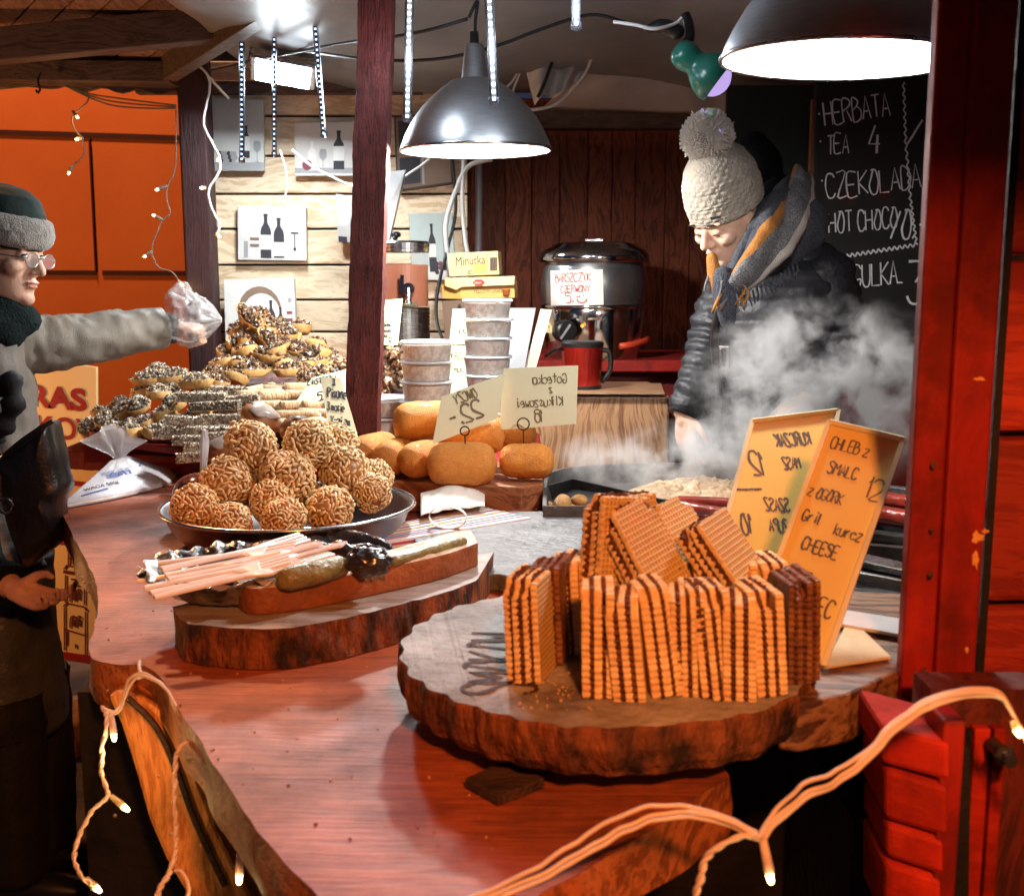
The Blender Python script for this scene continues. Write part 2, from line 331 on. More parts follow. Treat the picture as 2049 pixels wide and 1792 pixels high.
def tpoly(*pts, wpx=2.6):
    for a, b in zip(pts, pts[1:]): tline(a, b, wpx)
tpoly((146, 1070), (146, 1088)); tpoly((137, 1098), (140, 1090), (147, 1087), (154, 1090), (158, 1098)); tpoly((134, 1100), (162, 1102), wpx=4)
tpoly((137, 1103), (137, 1130)); tpoly((159, 1104), (160, 1132)); tpoly((143, 1106), (143, 1128)); tpoly((148, 1104), (148, 1128)); tpoly((154, 1106), (154, 1128)); tpoly((138, 1116), (159, 1117))
tpoly((128, 1138), (133, 1131), (162, 1134), (171, 1143), wpx=3); tpoly((127, 1143), (172, 1150), wpx=7); tpoly((131, 1150), (131, 1205)); tpoly((169, 1154), (169, 1210))
tpoly((142, 1158), (160, 1160), wpx=3.5); tpoly((151, 1160), (151, 1168), wpx=3.5); tpoly((142, 1170), (160, 1172), wpx=3.5)
for cx in (146, 157): tpoly((cx-6, 1203), (cx-5, 1183), (cx, 1177), (cx+5, 1184)); tpoly((cx+1, 1184), (cx+1, 1200), wpx=5)
tpoly((127, 1212), (134, 1206), (169, 1214), (174, 1222), wpx=3); tpoly((129, 1214), (129, 1300)); tpoly((171, 1223), (171, 1310))
for cx in (146, 158): tpoly((cx-6, 1255), (cx-5, 1236), (cx, 1231), (cx+5, 1237)); tpoly((cx+1, 1238), (cx+1, 1252), wpx=5)
tpoly((129, 1258), (171, 1271), wpx=3); tpoly((150, 1292), (153, 1292), wpx=8); tpoly((133, 1262), (133, 1290), wpx=3)
tw.build('tower_drawing', M('sign dark drawing', (.16, .02, .012), .5), s0)
rb2 = MB().prism([sp_(90, 1275, .004), sp_(118, 1280, .004), sp_(118, 1298, .004), sp_(90, 1294, .004)], (0, -.002, 0)).build('red_patch', m_signred, s0)
# ---- roof, left facet: boards on rafters
rf = thing('stall_roof', 'sloping boarded stall roof with brown stained rafters over the passage', 'roof', P(200, 100, 3.8))
A, B, Cc = P(-500, 118, 4.1), P(350, 126, 4.02), P(640, -70, 3.25)
d = (Cc-B); pl = MB(); npl = 13
nrm = (B-A).cross(d).normalized(); nrm = nrm if nrm.z > 0 else -nrm
for i in range(npl):
    t0, t1 = i/npl+.003, (i+1)/npl-.003
    a0 = A+(B-A)*t0; a1 = A+(B-A)*t1
    pl.prism([a0, a1, a1+d*1.2, a0+d*1.2], nrm*.018)
pl.build('roof_boards', m_roofplank, rf)
MB().prism([A-d*.1+nrm*.03, B-d*.1+nrm*.03, B+d*1.4+nrm*.03, A+d*1.4+nrm*.03], nrm*.01).build('roofing_felt', m_black, rf)
m1 = MB()
m1.beam(P(-120, 92, 3.62)-nrm*.02, P(452, 36, 3.62)-nrm*.02, .07, .10)
m1.beam(P(-260, 118, 4.0)-nrm*.04, P(345, 124, 4.0)-nrm*.04, .07, .07)
m1.beam(P(-60, 150, 4.02), P(360, 158, 4.05), .06, .06)
m1.build('rafter', m_beam, rf, bevel=.003)
MB().beam(P(338, 138, 3.98), P(640, -62, 3.05), .05, .085).build('hip_rafter', wood('hip rafter wood', (.06, .04, .034), (.13, .095, .08), 0, 4, .45, 14, .3), rf, bevel=.003)
# dark eaves fascia with a ragged edge
fa = [P(-80, 168, 4.06)]
for i in range(31):
    u = -80+440*i/30; fa.append(P(u, 172+14*max(0, (u)/360)+5*math.sin(u*.085)*(1 if u > 120 else .3), 4.06))
fa += [P(362, 138, 4.06), P(-80, 128, 4.06)]
MB().prism(fa[1:], (0, .02, 0)).build('fascia', m_beam, rf)
# eave of the stall front, above and just ahead of the viewer
ev = thing('front_eave', 'dark timber eave board of the stall front above the viewer', 'roof', (0, .25, 2.1))
MB().box((0.3, .25, 2.32), (4.4, .03, .90)).build('fascia', m_beam, ev)
MB().prism([V((-1.9, .1, 2.76)), V((2.5, .1, 2.76)), V((2.5, 1.6, 2.80)), V((-1.9, 1.6, 2.80))], (0, 0, .03)).build('roof_boards', m_roofplank, ev)
# ---- tarpaulin ceiling over the middle of the stall
def tp(a, b):
    x = -.95+3.1*a; y = 4.35-2.9*b
    z = 2.235+.10*b+.05*noise.noise(V((x*1.6, y*1.3, 0)))+.02*noise.noise(V((x*5, y*3, 3)))-.05*math.sin(a*PI*2.3)**2
    return V((x, y, z))
o = MB().sheet(tp, 60, 50).build('tarpaulin_ceiling', m_tarp, smooth=True, solid=.002); tag(o, 'grey wrinkled tarpaulin stretched as the ceiling over the stall', 'tarpaulin')
# hanging drape on the right
da, db, dc, dd = P(1195, 45, 3.9), P(1560, -30, 3.9), P(1490, 232, 4.32), P(1085, 216, 4.36)
def dr(a, b):
    p = (da*(1-a)+db*a)*(1-b)+(dd*(1-a)+dc*a)*b
    return p+V((0, -.05*noise.noise(V((a*5, b*2, 1)))+.04*math.sin(b*PI), -.03*math.sin(b*PI)))
o = MB().sheet(dr, 40, 24).build('plastic_drape', m_sheet, smooth=True, solid=.002); tag(o, 'pale plastic sheet sloping down from the ceiling to the back wall', 'plastic sheet')
kn = MB()
ks = [P(1083, 178, 4.1), P(1200, 120, 4.05)]
def kf(a, b):
    u = 1045+150*a*(1-b*.35); v = 105+10*a+105*b-60*a*b; p = P(u+25*b, v, 4.0+.1*a)
    return p+V((0, .035*math.sin(a*14+b*3), .012*math.sin(a*9)))
kn.sheet(kf, 30, 14)
o = kn.build('gathered_sheet', M('white sheeting', (.78, .77, .74), .5, bump=.3, bscale=12), smooth=True, solid=.002); tag(o, 'white sheeting gathered in a bunch and tied under the tarpaulin', 'plastic sheet')
# ---- back wall: pale planks to the left, dark upright boards to the right
YW = 4.18
pw = thing('pine_plank_wall', 'pale pine plank back wall of the stall, strongly lit by the floodlight', 'wall', P(560, 700, YW))
mb = MB(); vs_ = [128, 213, 305, 380, 442, 515, 588, 660, 725, 790, 850]
vs_ = [150, 214, 232, 302, 318, 386, 390, 444, 447, 515, 518, 590, 592, 663, 666, 735, 738, 800]
edges = [120, 232, 312, 388, 458, 530, 600, 664, 732, 800, 870]
for i in range(len(edges)-1):
    z1 = P(560, edges[i], YW).z-.004; z0 = P(560, edges[i+1], YW).z+.004
    x0, x1 = P(385, 400, YW).x, P(935, 400, YW).x
    mb.box(((x0+x1)/2, YW+.012, (z0+z1)/2), (x1-x0, .02, z1-z0))
mb.build('planks', m_pine, pw, bevel=.004)
z0, z1 = P(560, 870, YW).z, P(560, 60, YW).z
MB().box(((x0+x1)/2, YW+.04, (z0+z1)/2), (x1-x0, .02, z1-z0)).build('backing', m_blackwood, pw)
MB().box((P(560, 100, YW).x, YW-.02, P(560, 178, YW).z), (1.05, .05, .045)).build('batten', m_beam, pw, bevel=.003)
YD = 4.5
dw = thing('dark_board_wall', 'dark red brown back wall of upright boards behind the soup kettle', 'wall', P(1180, 700, YD))
mb = MB(); u = 915
random.seed(3)
xA = P(905, 400, YD).x; xB = P(1700, 400, YD).x; x = xA
while x < xB:
    wd = random.uniform(.095, .125); mb.box((x+wd/2, YD+.012, (P(1, 760, YD).z+P(1, 200, YD).z)/2), (wd-.0025, .022, P(1, 200, YD).z-P(1, 760, YD).z)); x += wd
mb.build('planks', m_darkplank, dw, bevel=.0025)
MB().box(((xA+xB)/2, YD+.04, P(1, 480, YD).z), (xB-xA, .02, P(1, 200, YD).z-P(1, 760, YD).z)).build('backing', m_blackwood, dw)
MB().box(((xA+xB)/2-.1, YD-.04, P(1, 243, YD).z), (xB-xA+.3, .06, .075)).build('top_beam', m_darkwood, dw, bevel=.004)
MB().box((P(958, 500, YD).x, YD-.03, P(1, 480, YD).z), (.05, .05, P(1, 225, YD).z-P(1, 760, YD).z)).build('corner_trim', m_darkplank, dw, bevel=.004)
# green dark panel and frame behind the seller, then the chalkboard
YC = 3.72
gp = thing('green_board', 'dark green boarded panel with brown frame strip behind the seller', 'panel', P(1560, 600, YC+.2))
MB().box(((P(1448, 400, YC+.2).x+P(1640, 400, YC+.2).x)/2, YC+.2, (P(1, 150, YC).z+P(1, 800, YC).z)/2), (P(1640, 400, YC+.2).x-P(1448, 400, YC+.2).x, .03, P(1, 150, YC).z-P(1, 800, YC).z)).build('panel', M('dark green paint', (.006, .013, .009), .6, col2=(.004, .008, .006), scale=4), gp)
MB().box((P(1624, 400, YC+.1).x, YC+.1, P(1, 360, YC).z), (.026, .03, P(1, 160, YC).z-P(1, 500, YC).z)).build('frame_strip', wood('brown strip', (.16, .05, .03), (.26, .09, .05), 2), gp)
cb = thing('chalkboard_menu', 'tall black chalkboard with the drinks menu handwritten in white beside the red post', 'chalkboard', P(1740, 650, YC))
MB().prism([P(1633, 120, YC), P(1960, 120, YC), P(1960, 745, YC), P(1633, 745, YC)], (0, .025, 0)).build('board', M('chalkboard slate', (.009, .011, .010), .5, col2=(.018, .016, .015), scale=3, contrast=.4, rvar=.12), cb)
# stroke lettering
GL = {'A': '00 26 40|12 32', 'B': '00 06 26 35 24 03|24 43 41 20 00', 'C': '45 36 16 04 02 10 30 41', 'D': '00 06 26 44 42 20 00', 'E': '46 06 00 40|03 33', 'G': '45 36 16 04 02 10 30 42 22', 'H': '00 06|40 46|03 43', 'I': '20 26',
 'J': '46 42 30 10 01', 'K': '00 06|46 03 40', 'L': '06 00 40', 'M': '00 06 23 46 40', 'N': '00 06 40 46', 'O': '26 14 02 10 30 42 44 36 16', 'P': '00 06 36 45 34 03', 'R': '00 06 36 45 34 03|23 40', 'S': '45 36 16 05 14 33 42 30 10 01',
 'T': '06 46|26 20', 'U': '06 02 10 30 42 46', 'W': '06 10 24 30 46', 'Y': '06 23 46|23 20', 'Z': '06 46 00 40', 'X': '06 40|46 00', '1': '14 26 20', '2': '05 16 36 45 43 00 40', '3': '06 36 45 34 23|34 42 30 10 01', '4': '26 02 42|30 34', '5': '46 06 04 34 42 30 00',
 '8': '34 45 36 16 05 14 34 42 30 10 02 14', '0': '26 14 02 10 30 42 44 36 16', 'a': '44 14 03 01 10 30 42 44 40', 'c': '43 24 03 01 20 41', 'e': '02 42 43 24 13 01 10 30', 'o': '24 03 01 20 41 43 24', 'k': '00 06|34 02 40', 'l': '16 10 20', 'i': '24 20|26 25', 'w': '04 10 22 30 44',
 's': '43 24 13 31 20 01', 'z': '04 44 00 40', 't': '26 21 30|04 44', 'u': '04 01 10 30 44 40', 'd': '46 40|42 24 03 01 20 41', 'n': '00 04|02 24 34 40', 'm': '00 04|03 14 20|23 34 40', 'r': '00 04|02 24 34', 'y': '04 22|44 00', 'j': '24 20 01|26 25', 'b': '06 00|03 24 42 20 00', 'h': '06 00|03 24 34 40',
 '-': '03 33', ',': '11 00', '.': '10 11', '/': '46 00', '~': '02 13 22 33 42', ')': '06 33 00', "'": '26 25', ':': '14 13|11 10', 'v': '04 20 44', 'g': '44 14 02 21 44 40 00', '!': '26 22|21 20'}
def write(mb, text, org, rx, up, h, wd, mirror=False, jit=.04, adv=.92, xs=1.0):
    """pen strokes of the text as narrow ink strips on the plane (rx, up)"""
    org = V(org); rx = V(rx).normalized(); up = V(up); up = (up-rx*rx.dot(up)).normalized(); nrm = rx.cross(up)
    x = 0; tot = sum((.45 if c in " I1il.,'" else .72) for c in text)*adv
    for c in text:
        if c == ' ': x += .45*adv; continue
        wch = .3 if c in "Iil.,'" else .58
        jx, jy, js = random.uniform(-jit, jit), random.uniform(-jit, jit), random.uniform(1-jit, 1+jit)
        for st in GL.get(c, '').split('|'):
            q = [(int(t[0])/4, int(t[1])/6) for t in st.split()]
            if c in 'Iil': q = [(.5+(a-.5)*1, b) for a, b in q]
            pts = [V(((x+a*.55+jx)*xs, b*js+jy, 0)) for a, b in q]
            if len(pts) < 2: continue
            pts = spline(pts, 3) if len(pts) > 3 else pts
            if mirror: pts = [V((tot*xs-p.x, p.y, 0)) for p in pts]
            vs = []
            for i, p in enumerate(pts):
                t = (pts[min(i+1, len(pts)-1)]-pts[max(i-1, 0)]); t = t.normalized() if t.length > 1e-6 else V((1, 0, 0)); n = V((-t.y, t.x, 0))*wd/h/2*(1+.55*noise.noise(V((p.x*3+org.x*50, p.y*3, jx*50))))
                for sg in (1, -1): q_ = p+n*sg; vs.append(org+rx*q_.x*h+up*q_.y*h)
            mb.add(vs, [(2*i, 2*i+1, 2*i+3, 2*i+2) for i in range(len(pts)-1)])
        x += (.45 if c in "Iil1.,'" else .72)*adv
    return mb
def chalk(t, u, v, hpx, slope=0, xs=1., w_=2.6, mb=None):
    a = P(u, v, YC-.004); return write(mb, t, a, P(u+100, v+slope*100, YC-.004)-a, (0, 0, 1), hpx*YC/F, w_*YC/F, xs=xs)
mb = MB()
chalk('HERBATA', 1652, 252, 42, -.16, .66, mb=mb); chalk('TEA', 1655, 308, 36, -.04, .62, mb=mb); chalk('4', 1738, 306, 52, 0, .75, 4.2, mb=mb)
chalk('CZEKOLADA', 1654, 398, 44, -.12, .72, mb=mb); chalk('HOT CHOCO', 1660, 466, 38, -.09, .62, mb=mb); chalk('/0,-', 1782, 478, 52, -.02, .62, 3.6, mb=mb)
chalk('GULKA', 1708, 575, 44, -.08, .62, mb=mb); chalk('ON', 1692, 632, 36, -.05, .66, mb=mb); chalk('-', 1795, 585, 40, 0, .6, 3, mb=mb); chalk('3', 1815, 605, 80, 0, .7, 5, mb=mb)
for u, v in ((1642, 245), (1645, 300), (1648, 378), (1650, 446)): chalk('-', u-4, v-6, 20, -.1, .4, 3, mb=mb)
def wig(pts, amp, n, wpx):
    ps = []
    for i in range(n+1):
        t = i/n*(len(pts)-1); k = min(int(t), len(pts)-2); f = t-k; a, b = pts[k], pts[k+1]; d = V((b[0]-a[0], b[1]-a[1], 0)).normalized()
        s_ = amp*(1 if i % 2 else -1); ps.append((a[0]*(1-f)+b[0]*f-d.y*s_, a[1]*(1-f)+b[1]*f+d.x*s_))
    for a, b in zip(ps, ps[1:]):
        p, q = P(*a, YC-.004), P(*b, YC-.004); dd_ = (q-p).normalized(); n_ = V((-dd_.z, 0, dd_.x))*wpx*YC/F/2; mb.add([p+n_, p-n_, q-n_, q+n_], [(0, 1, 2, 3)])
wig([(1695, 512), (1832, 490)], 4, 26, 3); wig([(1808, 165), (1812, 280), (1822, 400), (1834, 490)], 2.5, 44, 3); wig([(1816, 288), (1846, 240)], .3, 3, 4)
mb.build('chalk_writing', m_chalk, cb)
mb = MB(); chalk('EK', 1696, 393, 44, -.12, .72, 3.4, mb=mb); chalk('DA', 1771, 383, 44, -.1, .72, 3.4, mb=mb); 
# (the reddish letters in the photograph are lit by the coloured party lamp, so they are not repainted)
# low red shelf wall behind the counter
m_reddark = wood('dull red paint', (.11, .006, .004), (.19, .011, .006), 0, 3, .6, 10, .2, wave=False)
rs = thing('red_shelf', 'red painted low counter along the back wall carrying the soup kettle', 'counter', P(1300, 800, 4.0))
zt = P(1300, 716, 3.95).z
MB().box(((P(1040, 1, 3.9).x+P(1900, 1, 3.9).x)/2, 4.12, zt-.02), (1.75, .60, .04)).build('top', m_redpaint, rs, bevel=.004)
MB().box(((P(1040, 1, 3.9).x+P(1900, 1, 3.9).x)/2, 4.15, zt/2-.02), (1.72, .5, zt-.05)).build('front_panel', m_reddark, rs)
# wood-print covered cabinet
YX = 3.28
wc = thing('wood_print_cabinet', 'low cabinet wrapped in wood-print film beside the griddle', 'cabinet', P(1240, 930, YX))
x0, x1 = P(1000, 900, YX).x, P(1338, 900, YX).x; zt2 = P(1200, 792, YX).z
MB().box(((x0+x1)/2, YX+.25, zt2/2+.3), (x1-x0, .5, zt2-.6)).build('body', wood('wood print film', (.20, .09, .045), (.46, .26, .14), 2, 3, .35, 12, .1, island=0, coat=.3), wc, bevel=.008)
MB().prism([P(1005, 790, YX-.02)+V((0, 0, .004)), P(1330, 792, YX-.02)+V((0, 0, .004)), P(1322, 775, YX+.35).xy.to_3d()+V((0, 0, zt2+.004)), P(1010, 775, YX+.35).xy.to_3d()+V((0, 0, zt2+.004))], (0, 0, .003)).build('film_top', wood('wood print top', (.26, .12, .06), (.5, .3, .17), 0, 3, .35, 12, .1, coat=.3), wc)
# ---- posts
lp = thing('corner_post', 'dark red square corner post at the back left of the stall', 'post', P(385, 800, 4.0))
p0, p1 = P(384, 140, 4.02), P(388, 800, 4.02)
MB().box((p0.x, 4.05, 1.2), (.095, .10, 2.2)).build('shaft', m_postdark, lp, bevel=.006)
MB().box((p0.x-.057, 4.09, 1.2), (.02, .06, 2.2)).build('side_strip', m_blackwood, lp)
mp_ = thing('leaning_post', 'rough sawn slightly leaning red brown post standing in the middle of the counter', 'post', P(725, 870, 2.62))
a, b = P(725, 880, 2.62), P(757, -60, 2.72)
def roughpost(a, b, wd, dp, n=70, k=28):
    ax = (b-a).normalized(); x = V((1, 0, 0)); x = (x-ax*ax.dot(x)).normalized(); y = ax.cross(x); rings = []
    for i in range(n+1):
        c = a+(b-a)*i/n; ring = []
        for j in range(k):
            t = j/k*4; e = int(t); f = t-e
            q = [(-1+2*f, -1), (1, -1+2*f), (1-2*f, 1), (-1, 1-2*f)][e]
            p = c+x*q[0]*wd/2+y*q[1]*dp/2
            ring.append(p+(x*q[0]+y*q[1])*(.0035*noise.noise(V((p.x*90, p.y*90, p.z*7)))+.002*noise.noise(p*40)))
        rings.append(ring)
    return MB().loft(rings)
roughpost(a, b, .078, .075).build('shaft', m_post, mp_, smooth=False, sub=0)
# right front post: two upright timbers with a groove, then the wall of stacked logs
YP = 1.16
rp_ = thing('red_front_post', 'big red painted double post at the right front corner of the stall', 'post', P(1880, 1440, YP))
def vbox(mb, ul, ur, y, dy, z0, z1):
    """upright board whose front face spans pixel columns ul..ur at eye height"""
    xl, xr = P(ul, 568, y).x, P(ur, 568, y).x; mb.box(((xl+xr)/2, y+dy/2, (z0+z1)/2), (xr-xl, dy, z1-z0))
mb = MB(); vbox(mb, 1848, 1916, YP, .022, .1, 2.4); vbox(mb, 1919, 2004, YP-.008, .09, .1, 2.4)
mb.build('upright', m_redpaint, rp_, bevel=.004)
mb = MB(); vbox(mb, 2005, 2021, YP+.05, .05, .1, 2.4); mb.build('gap_shade_strip', m_blackwood, rp_)  # black strip put in as the dark of the open gap
mb = MB()
for (u, v, r_) in ((1862, 1150, 5), (1865, 1060, 4), (1868, 930, 5), (1850, 1340, 4), (1958, 1240, 4)): mb.ball(P(u, v, YP-.0065), r_*YP/F, 10, 6, (1, .15, 1.6))
mb.build('dark_knot', m_darkwood, rp_)
m_chip = M('bare chipped wood', (.80, .42, .12), .7, col2=(.55, .22, .05), scale=60)
random.seed(44)
for (u, v, w_, h_) in ((1957, 1075, 16, 20), (1952, 1120, 10, 26), (1972, 1062, 9, 8), (1960, 758, 16, 5), (1880, 1385, 7, 5), (1935, 1300, 5, 9)):
    pts = [P(u+w_*math.cos(k*PI/6)*random.uniform(.35, 1), v+h_*math.sin(k*PI/6)*random.uniform(.35, 1), YP-.0085) for k in range(12)]
    MB().prism(pts, (0, -.0004, 0)).build('paint_chip', m_chip, rp_)
lw = thing('log_wall', 'stall side wall of stacked red timbers behind the red post at the right edge', 'wall', P(2035, 1300, YP+.1))
mb = MB(); zs = [.3, .52, .74, .93, 1.13, 1.33, 1.53, 1.73, 1.93, 2.13]
for a_, b_ in zip(zs, zs[1:]): mb.box((P(2120, 568, YP+.06).x, YP+.12, (a_+b_)/2), (.115, .10, b_-a_-.008), rot=(0, random.uniform(-.02, .02), 0))
mb.build('timber', wood('dim red timber', (.26, .02, .014), (.40, .04, .02), 0, 3, .6, 8, .5, island=.35), lw, bevel=.008)
sw = thing('side_board_wall', 'dark boarded side wall closing the stall behind the red post', 'wall', (1.62, 2.5, 0))
mb = MB(); y_ = 1.32
while y_ < 4.5: mb.box((1.635, y_+.07, 1.2), (.022, .136, 2.4)); y_ += .14
mb.build('planks', m_darkplank, sw, bevel=.003)
# low wall of short stacked blocks in front of the post
YQ = 1.02
bw = thing('stacked_block_corner', 'stack of red stained timber block ends at the foot of the red post', 'wall', P(1840, 1790, YQ))
def blk(mb, ul, ur, vt, vb, y, dy):
    a, b, c, d_ = P(ul, vt, y), P(ur, vt+38, y-.03), P(ur, vb+38, y-.03), P(ul, vb, y); mb.prism([a, b, c, d_], (0.008, dy, 0))
m_blockred = wood('worn red block', (.30, .012, .006), (.55, .035, .012), 0, 4, .75, 7, .7, island=.15, wave=False, grime=.65, spec=.2)
for (ul, ur, vt, vb) in ((1764, 1903, 1448, 1528), (1772, 1898, 1536, 1640), (1775, 1890, 1645, 1716), (1772, 1885, 1722, 1860)):
    mb = MB(); blk(mb, ul, ur, vt, vb, YQ, .10); mb.build('block', m_blockred, bw, bevel=.006, disp=None)
mb = MB(); a, b = P(1925, 1440, YQ-.05), P(1915, 1880, YQ-.05)
zt4 = P(1, 1440, YQ-.025).z; mb.box(((a.x+b.x)/2, YQ, zt4-.3), (.022, .05, .6)); mb.build('corner_strip', m_redpaint, bw, bevel=.003)
mb = MB(); mb.box((P(2010, 1600, YQ).x, YQ+.06, .82), (.13, .05, .55)); mb.build('dark_panel', wood('dim red plank', (.05, .008, .005), (.12, .016, .009), 2, 4, .7, 8, .5, grime=.5), bw)
for (u_, w_) in ((1948, .016), (1982, .012)): MB().box((P(u_, 1600, YQ+.03).x, YQ+.025, .80), (w_, .014, .52)).build('red_batten', m_blockred, bw, bevel=.002)
mb = MB()
c = P(2012, 1512, YQ-.02); mb.lathe([(0, -.004), (.011, -.004), (.011, .0), (.008, .004), (0, .004)], 6, c, Matrix.Rotation(PI/2, 3, 'X'))
mb.tube([c+V((0, .03, 0)), c+V((0, -.012, 0))], .007); mb.build('bolt', m_steeldark, bw)
mb = MB(); mb.beam(P(1905, 1455, YQ+.02), P(1900, 1850, YQ+.02), .02, .03); mb.build('shadow_gap', m_blackwood, bw)
# ================================================================ COUNTER
ZC = 1.0
slab = thing('counter_slab', 'long waney-edged varnished red brown wood slab forming the stall counter', 'counter', PZ(700, 1500, ZC))
def PT(l, z=ZC): return [PZ(u, v, z) for u, v in l]
outl = [(118, 1012), (140, 1060), (158, 1095), (180, 1135), (194, 1175), (197, 1215), (190, 1250), (178, 1290), (186, 1318), (230, 1328), (290, 1332), (325, 1362), (352, 1410), (392, 1470), (440, 1545), (500, 1640), (570, 1725), (640, 1795), (700, 1850), (800, 1890), (900, 1870), (1000, 1830), (1090, 1785), (1200, 1722), (1330, 1640), (1405, 1585), (1448, 1563), (1458, 1552)]
outl2 = [(1450, 1535), (1400, 1480), (1330, 1380), (1250, 1200), (1180, 1080), (1100, 1010), (900, 985), (640, 905), (420, 905), (350, 932), (205, 972), (150, 994)]
edge = spline(PT(outl), 4)
edge = [p+V((.003*noise.noise(p*30), .003*noise.noise(p*30+V((5, 5, 5))), 0)) for p in edge]
poly = edge+PT(outl2)
mb = MB(); n = len(poly)
low = [V((p.x, p.y, ZC-.062))+(V((.012*noise.noise(p*9+V((3, 0, 0))), .012*noise.noise(p*9), 0))) for p in poly]
mid = [V((p.x, p.y, ZC-.03))+V((.010*noise.noise(p*12), .010*noise.noise(p*12+V((9, 9, 9))), 0)) for p in poly]
mb.add(poly, [tuple(range(n))]); top = mb.build('slab_top', m_slab, slab)
mb = MB(); mb.loft([[p+V((0, 0, -.0005)) for p in poly], mid, low], caps=False); k = len(mb.v); mb.add(low, [tuple(range(n-1, -1, -1))]); mb.build('live_edge', m_slabedge, slab, smooth=True)
# base under the counter, its shade put into the near-black colour
cbase = thing('counter_base', 'black boarded base under the counter', 'counter', (0, 2.2, 0))
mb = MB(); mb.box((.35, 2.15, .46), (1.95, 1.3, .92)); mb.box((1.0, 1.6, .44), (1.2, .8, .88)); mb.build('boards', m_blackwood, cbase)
# stone top in the middle and the dark board on the right
st = thing('stone_top', 'grey worn stone slab on the counter between the cheeses and the wafers', 'slab', PZ(1200, 1080, 1.03))
pts = [(826, 1076), (845, 1108), (880, 1118), (905, 1132), (955, 1148), (1010, 1150), (1100, 1190), (1300, 1260), (1500, 1300), (1560, 1180), (1555, 1040), (1445, 1018), (1300, 1012), (1085, 1022), (1000, 1024), (900, 1050)]
pp = spline(PT(pts+pts[:1], 1.032), 5)[:-1]; pp = [p+V((.004*noise.noise(p*25), .004*noise.noise(p*25+V((4, 4, 4))), 0)) for p in pp]
MB().prism(pp, (0, 0, -.030)).build('slab_top', m_slate, st, bevel=.003)
db = thing('dark_side_board', 'dark thick board beside the round wafer board carrying the menu stand', 'board', PZ(1690, 1340, 1.06))
pts = [(1560, 1400), (1600, 1405), (1700, 1388), (1790, 1345), (1860, 1320), (1860, 1190), (1700, 1180), (1560, 1230)]
MB().prism(PT(pts, 1.072), (0, 0, -.055)).build('plank', wood('side board wood', (.07, .03, .02), (.30, .16, .09), 0, 4, .45, 10, .3), db, bevel=.004)
MB().prism(PT([(p[0], p[1]-6) for p in pts], 1.016), (0, 0, -.05)).build('support', m_blackwood, db)
# carved trestle leg and log stool at the left
tl_ = thing('carved_trestle_leg', 'carved orange brown wooden trestle leg under the left end of the slab', 'leg support', P(380, 1790, 1.36))
la = [(212, 1392), (243, 1382), (300, 1405), (352, 1440), (372, 1500), (398, 1580), (428, 1660), (462, 1730), (500, 1800), (520, 1860), (400, 1860), (372, 1790), (330, 1720), (296, 1640), (268, 1540), (240, 1450)]
pp = [P(u, v, 1.36) for u, v in la]; MB().prism(pp, (.0, .10, 0)).build('carved_plank', wood('carved leg wood', (.42, .15, .04), (.78, .36, .11), 2, 4, .45, 8, .5, island=0, coat=.2, grime=.5), tl_, bevel=.008)
mb = MB(); mb.tube(spline([P(255, 1395, 1.352), P(310, 1450, 1.352), P(350, 1530, 1.352), P(390, 1640, 1.352), P(450, 1770, 1.352)], 5), .0045); mb.build('carved_groove', m_darkwood, tl_)
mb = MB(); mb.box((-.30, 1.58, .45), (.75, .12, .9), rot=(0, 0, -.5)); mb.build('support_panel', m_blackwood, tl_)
lx = P(105, 1430, 3.4).x; lg = thing('log_slice', 'thick round slice of a log lying on the ground behind the customer', 'log', V((lx, 3.4, 0)))
MB().lathe([(.145, .0), (.155, .015), (.153, .105), (.145, .118), (0, .118)], 40, V((lx, 3.4, 0)), fr=lambda t, i: 1+.02*math.sin(5*t)).build('log', wood('stool wood', (.18, .075, .03), (.36, .17, .07), 2, 4, .6, 8), lg, smooth=True)
# ================================================================ LAMPS
def pendant(name, label, u, v, y, tilt, cordtop, power):
    c = P(u, v, y); t = thing(name, label, 'lamp', c, 'aluminium pendant lamps over the counter')
    Mx = Matrix.Translation(c) @ Euler(tilt).to_matrix().to_4x4() @ Matrix.Translation(-c)
    pr = [(.190, 0), (.1895, .006), (.184, .022), (.172, .048), (.155, .078), (.133, .106), (.108, .131), (.084, .151), (.066, .163), (.059, .169), (.036, .172), (.033, .176), (.024, .252), (.019, .256), (.006, .257)]
    MB().lathe(pr, 64, c).xf(Mx).build('lamp_shade', m_shade, t, smooth=True)
    pin = [(r_-.003, z_-.0005) for r_, z_ in pr[1:10]]+[(.03, .166), (.002, .166)]
    MB().lathe([(.190, -.0005)]+pin, 64, c).xf(Mx).build('lamp_shade_lining', m_shadein, t, smooth=True)
    mb = MB().lathe([(.1865, -.002), (.192, -.003), (.1935, .001), (.1915, .005)], 64, c).xf(Mx); mb.build('rim', m_steel, t, smooth=True)
    MB().ball(c+V((0, 0, .075)), .034, 16, 12, (1, 1, 1.2)).xf(Mx).build('bulb', m_bulb, t, smooth=True)
    MB().tube(spline([c+V((0, 0, .25)), c+V((0, 0, .31)), c+V((.006, 0, .36)), cordtop], 5), .0042).build('cord', m_cordblack, t, smooth=True)
    MB().lathe([(0, .285), (.011, .285), (.012, .25), (.012, .245)], 16, c).xf(Mx).build('cable_gland', m_black, t, smooth=True)
    l = lamp(name+'_light', 'POINT', c+V((0, 0, .02)), power, (1, .97, .91), .045); return t
pendant('pendant_lamp', 'whole aluminium pendant lamp hanging in the middle of the stall above the plastic tubs', 952, 302, 2.83, (R(1), R(-.5), 0), P(938, 36, 2.83), 72)
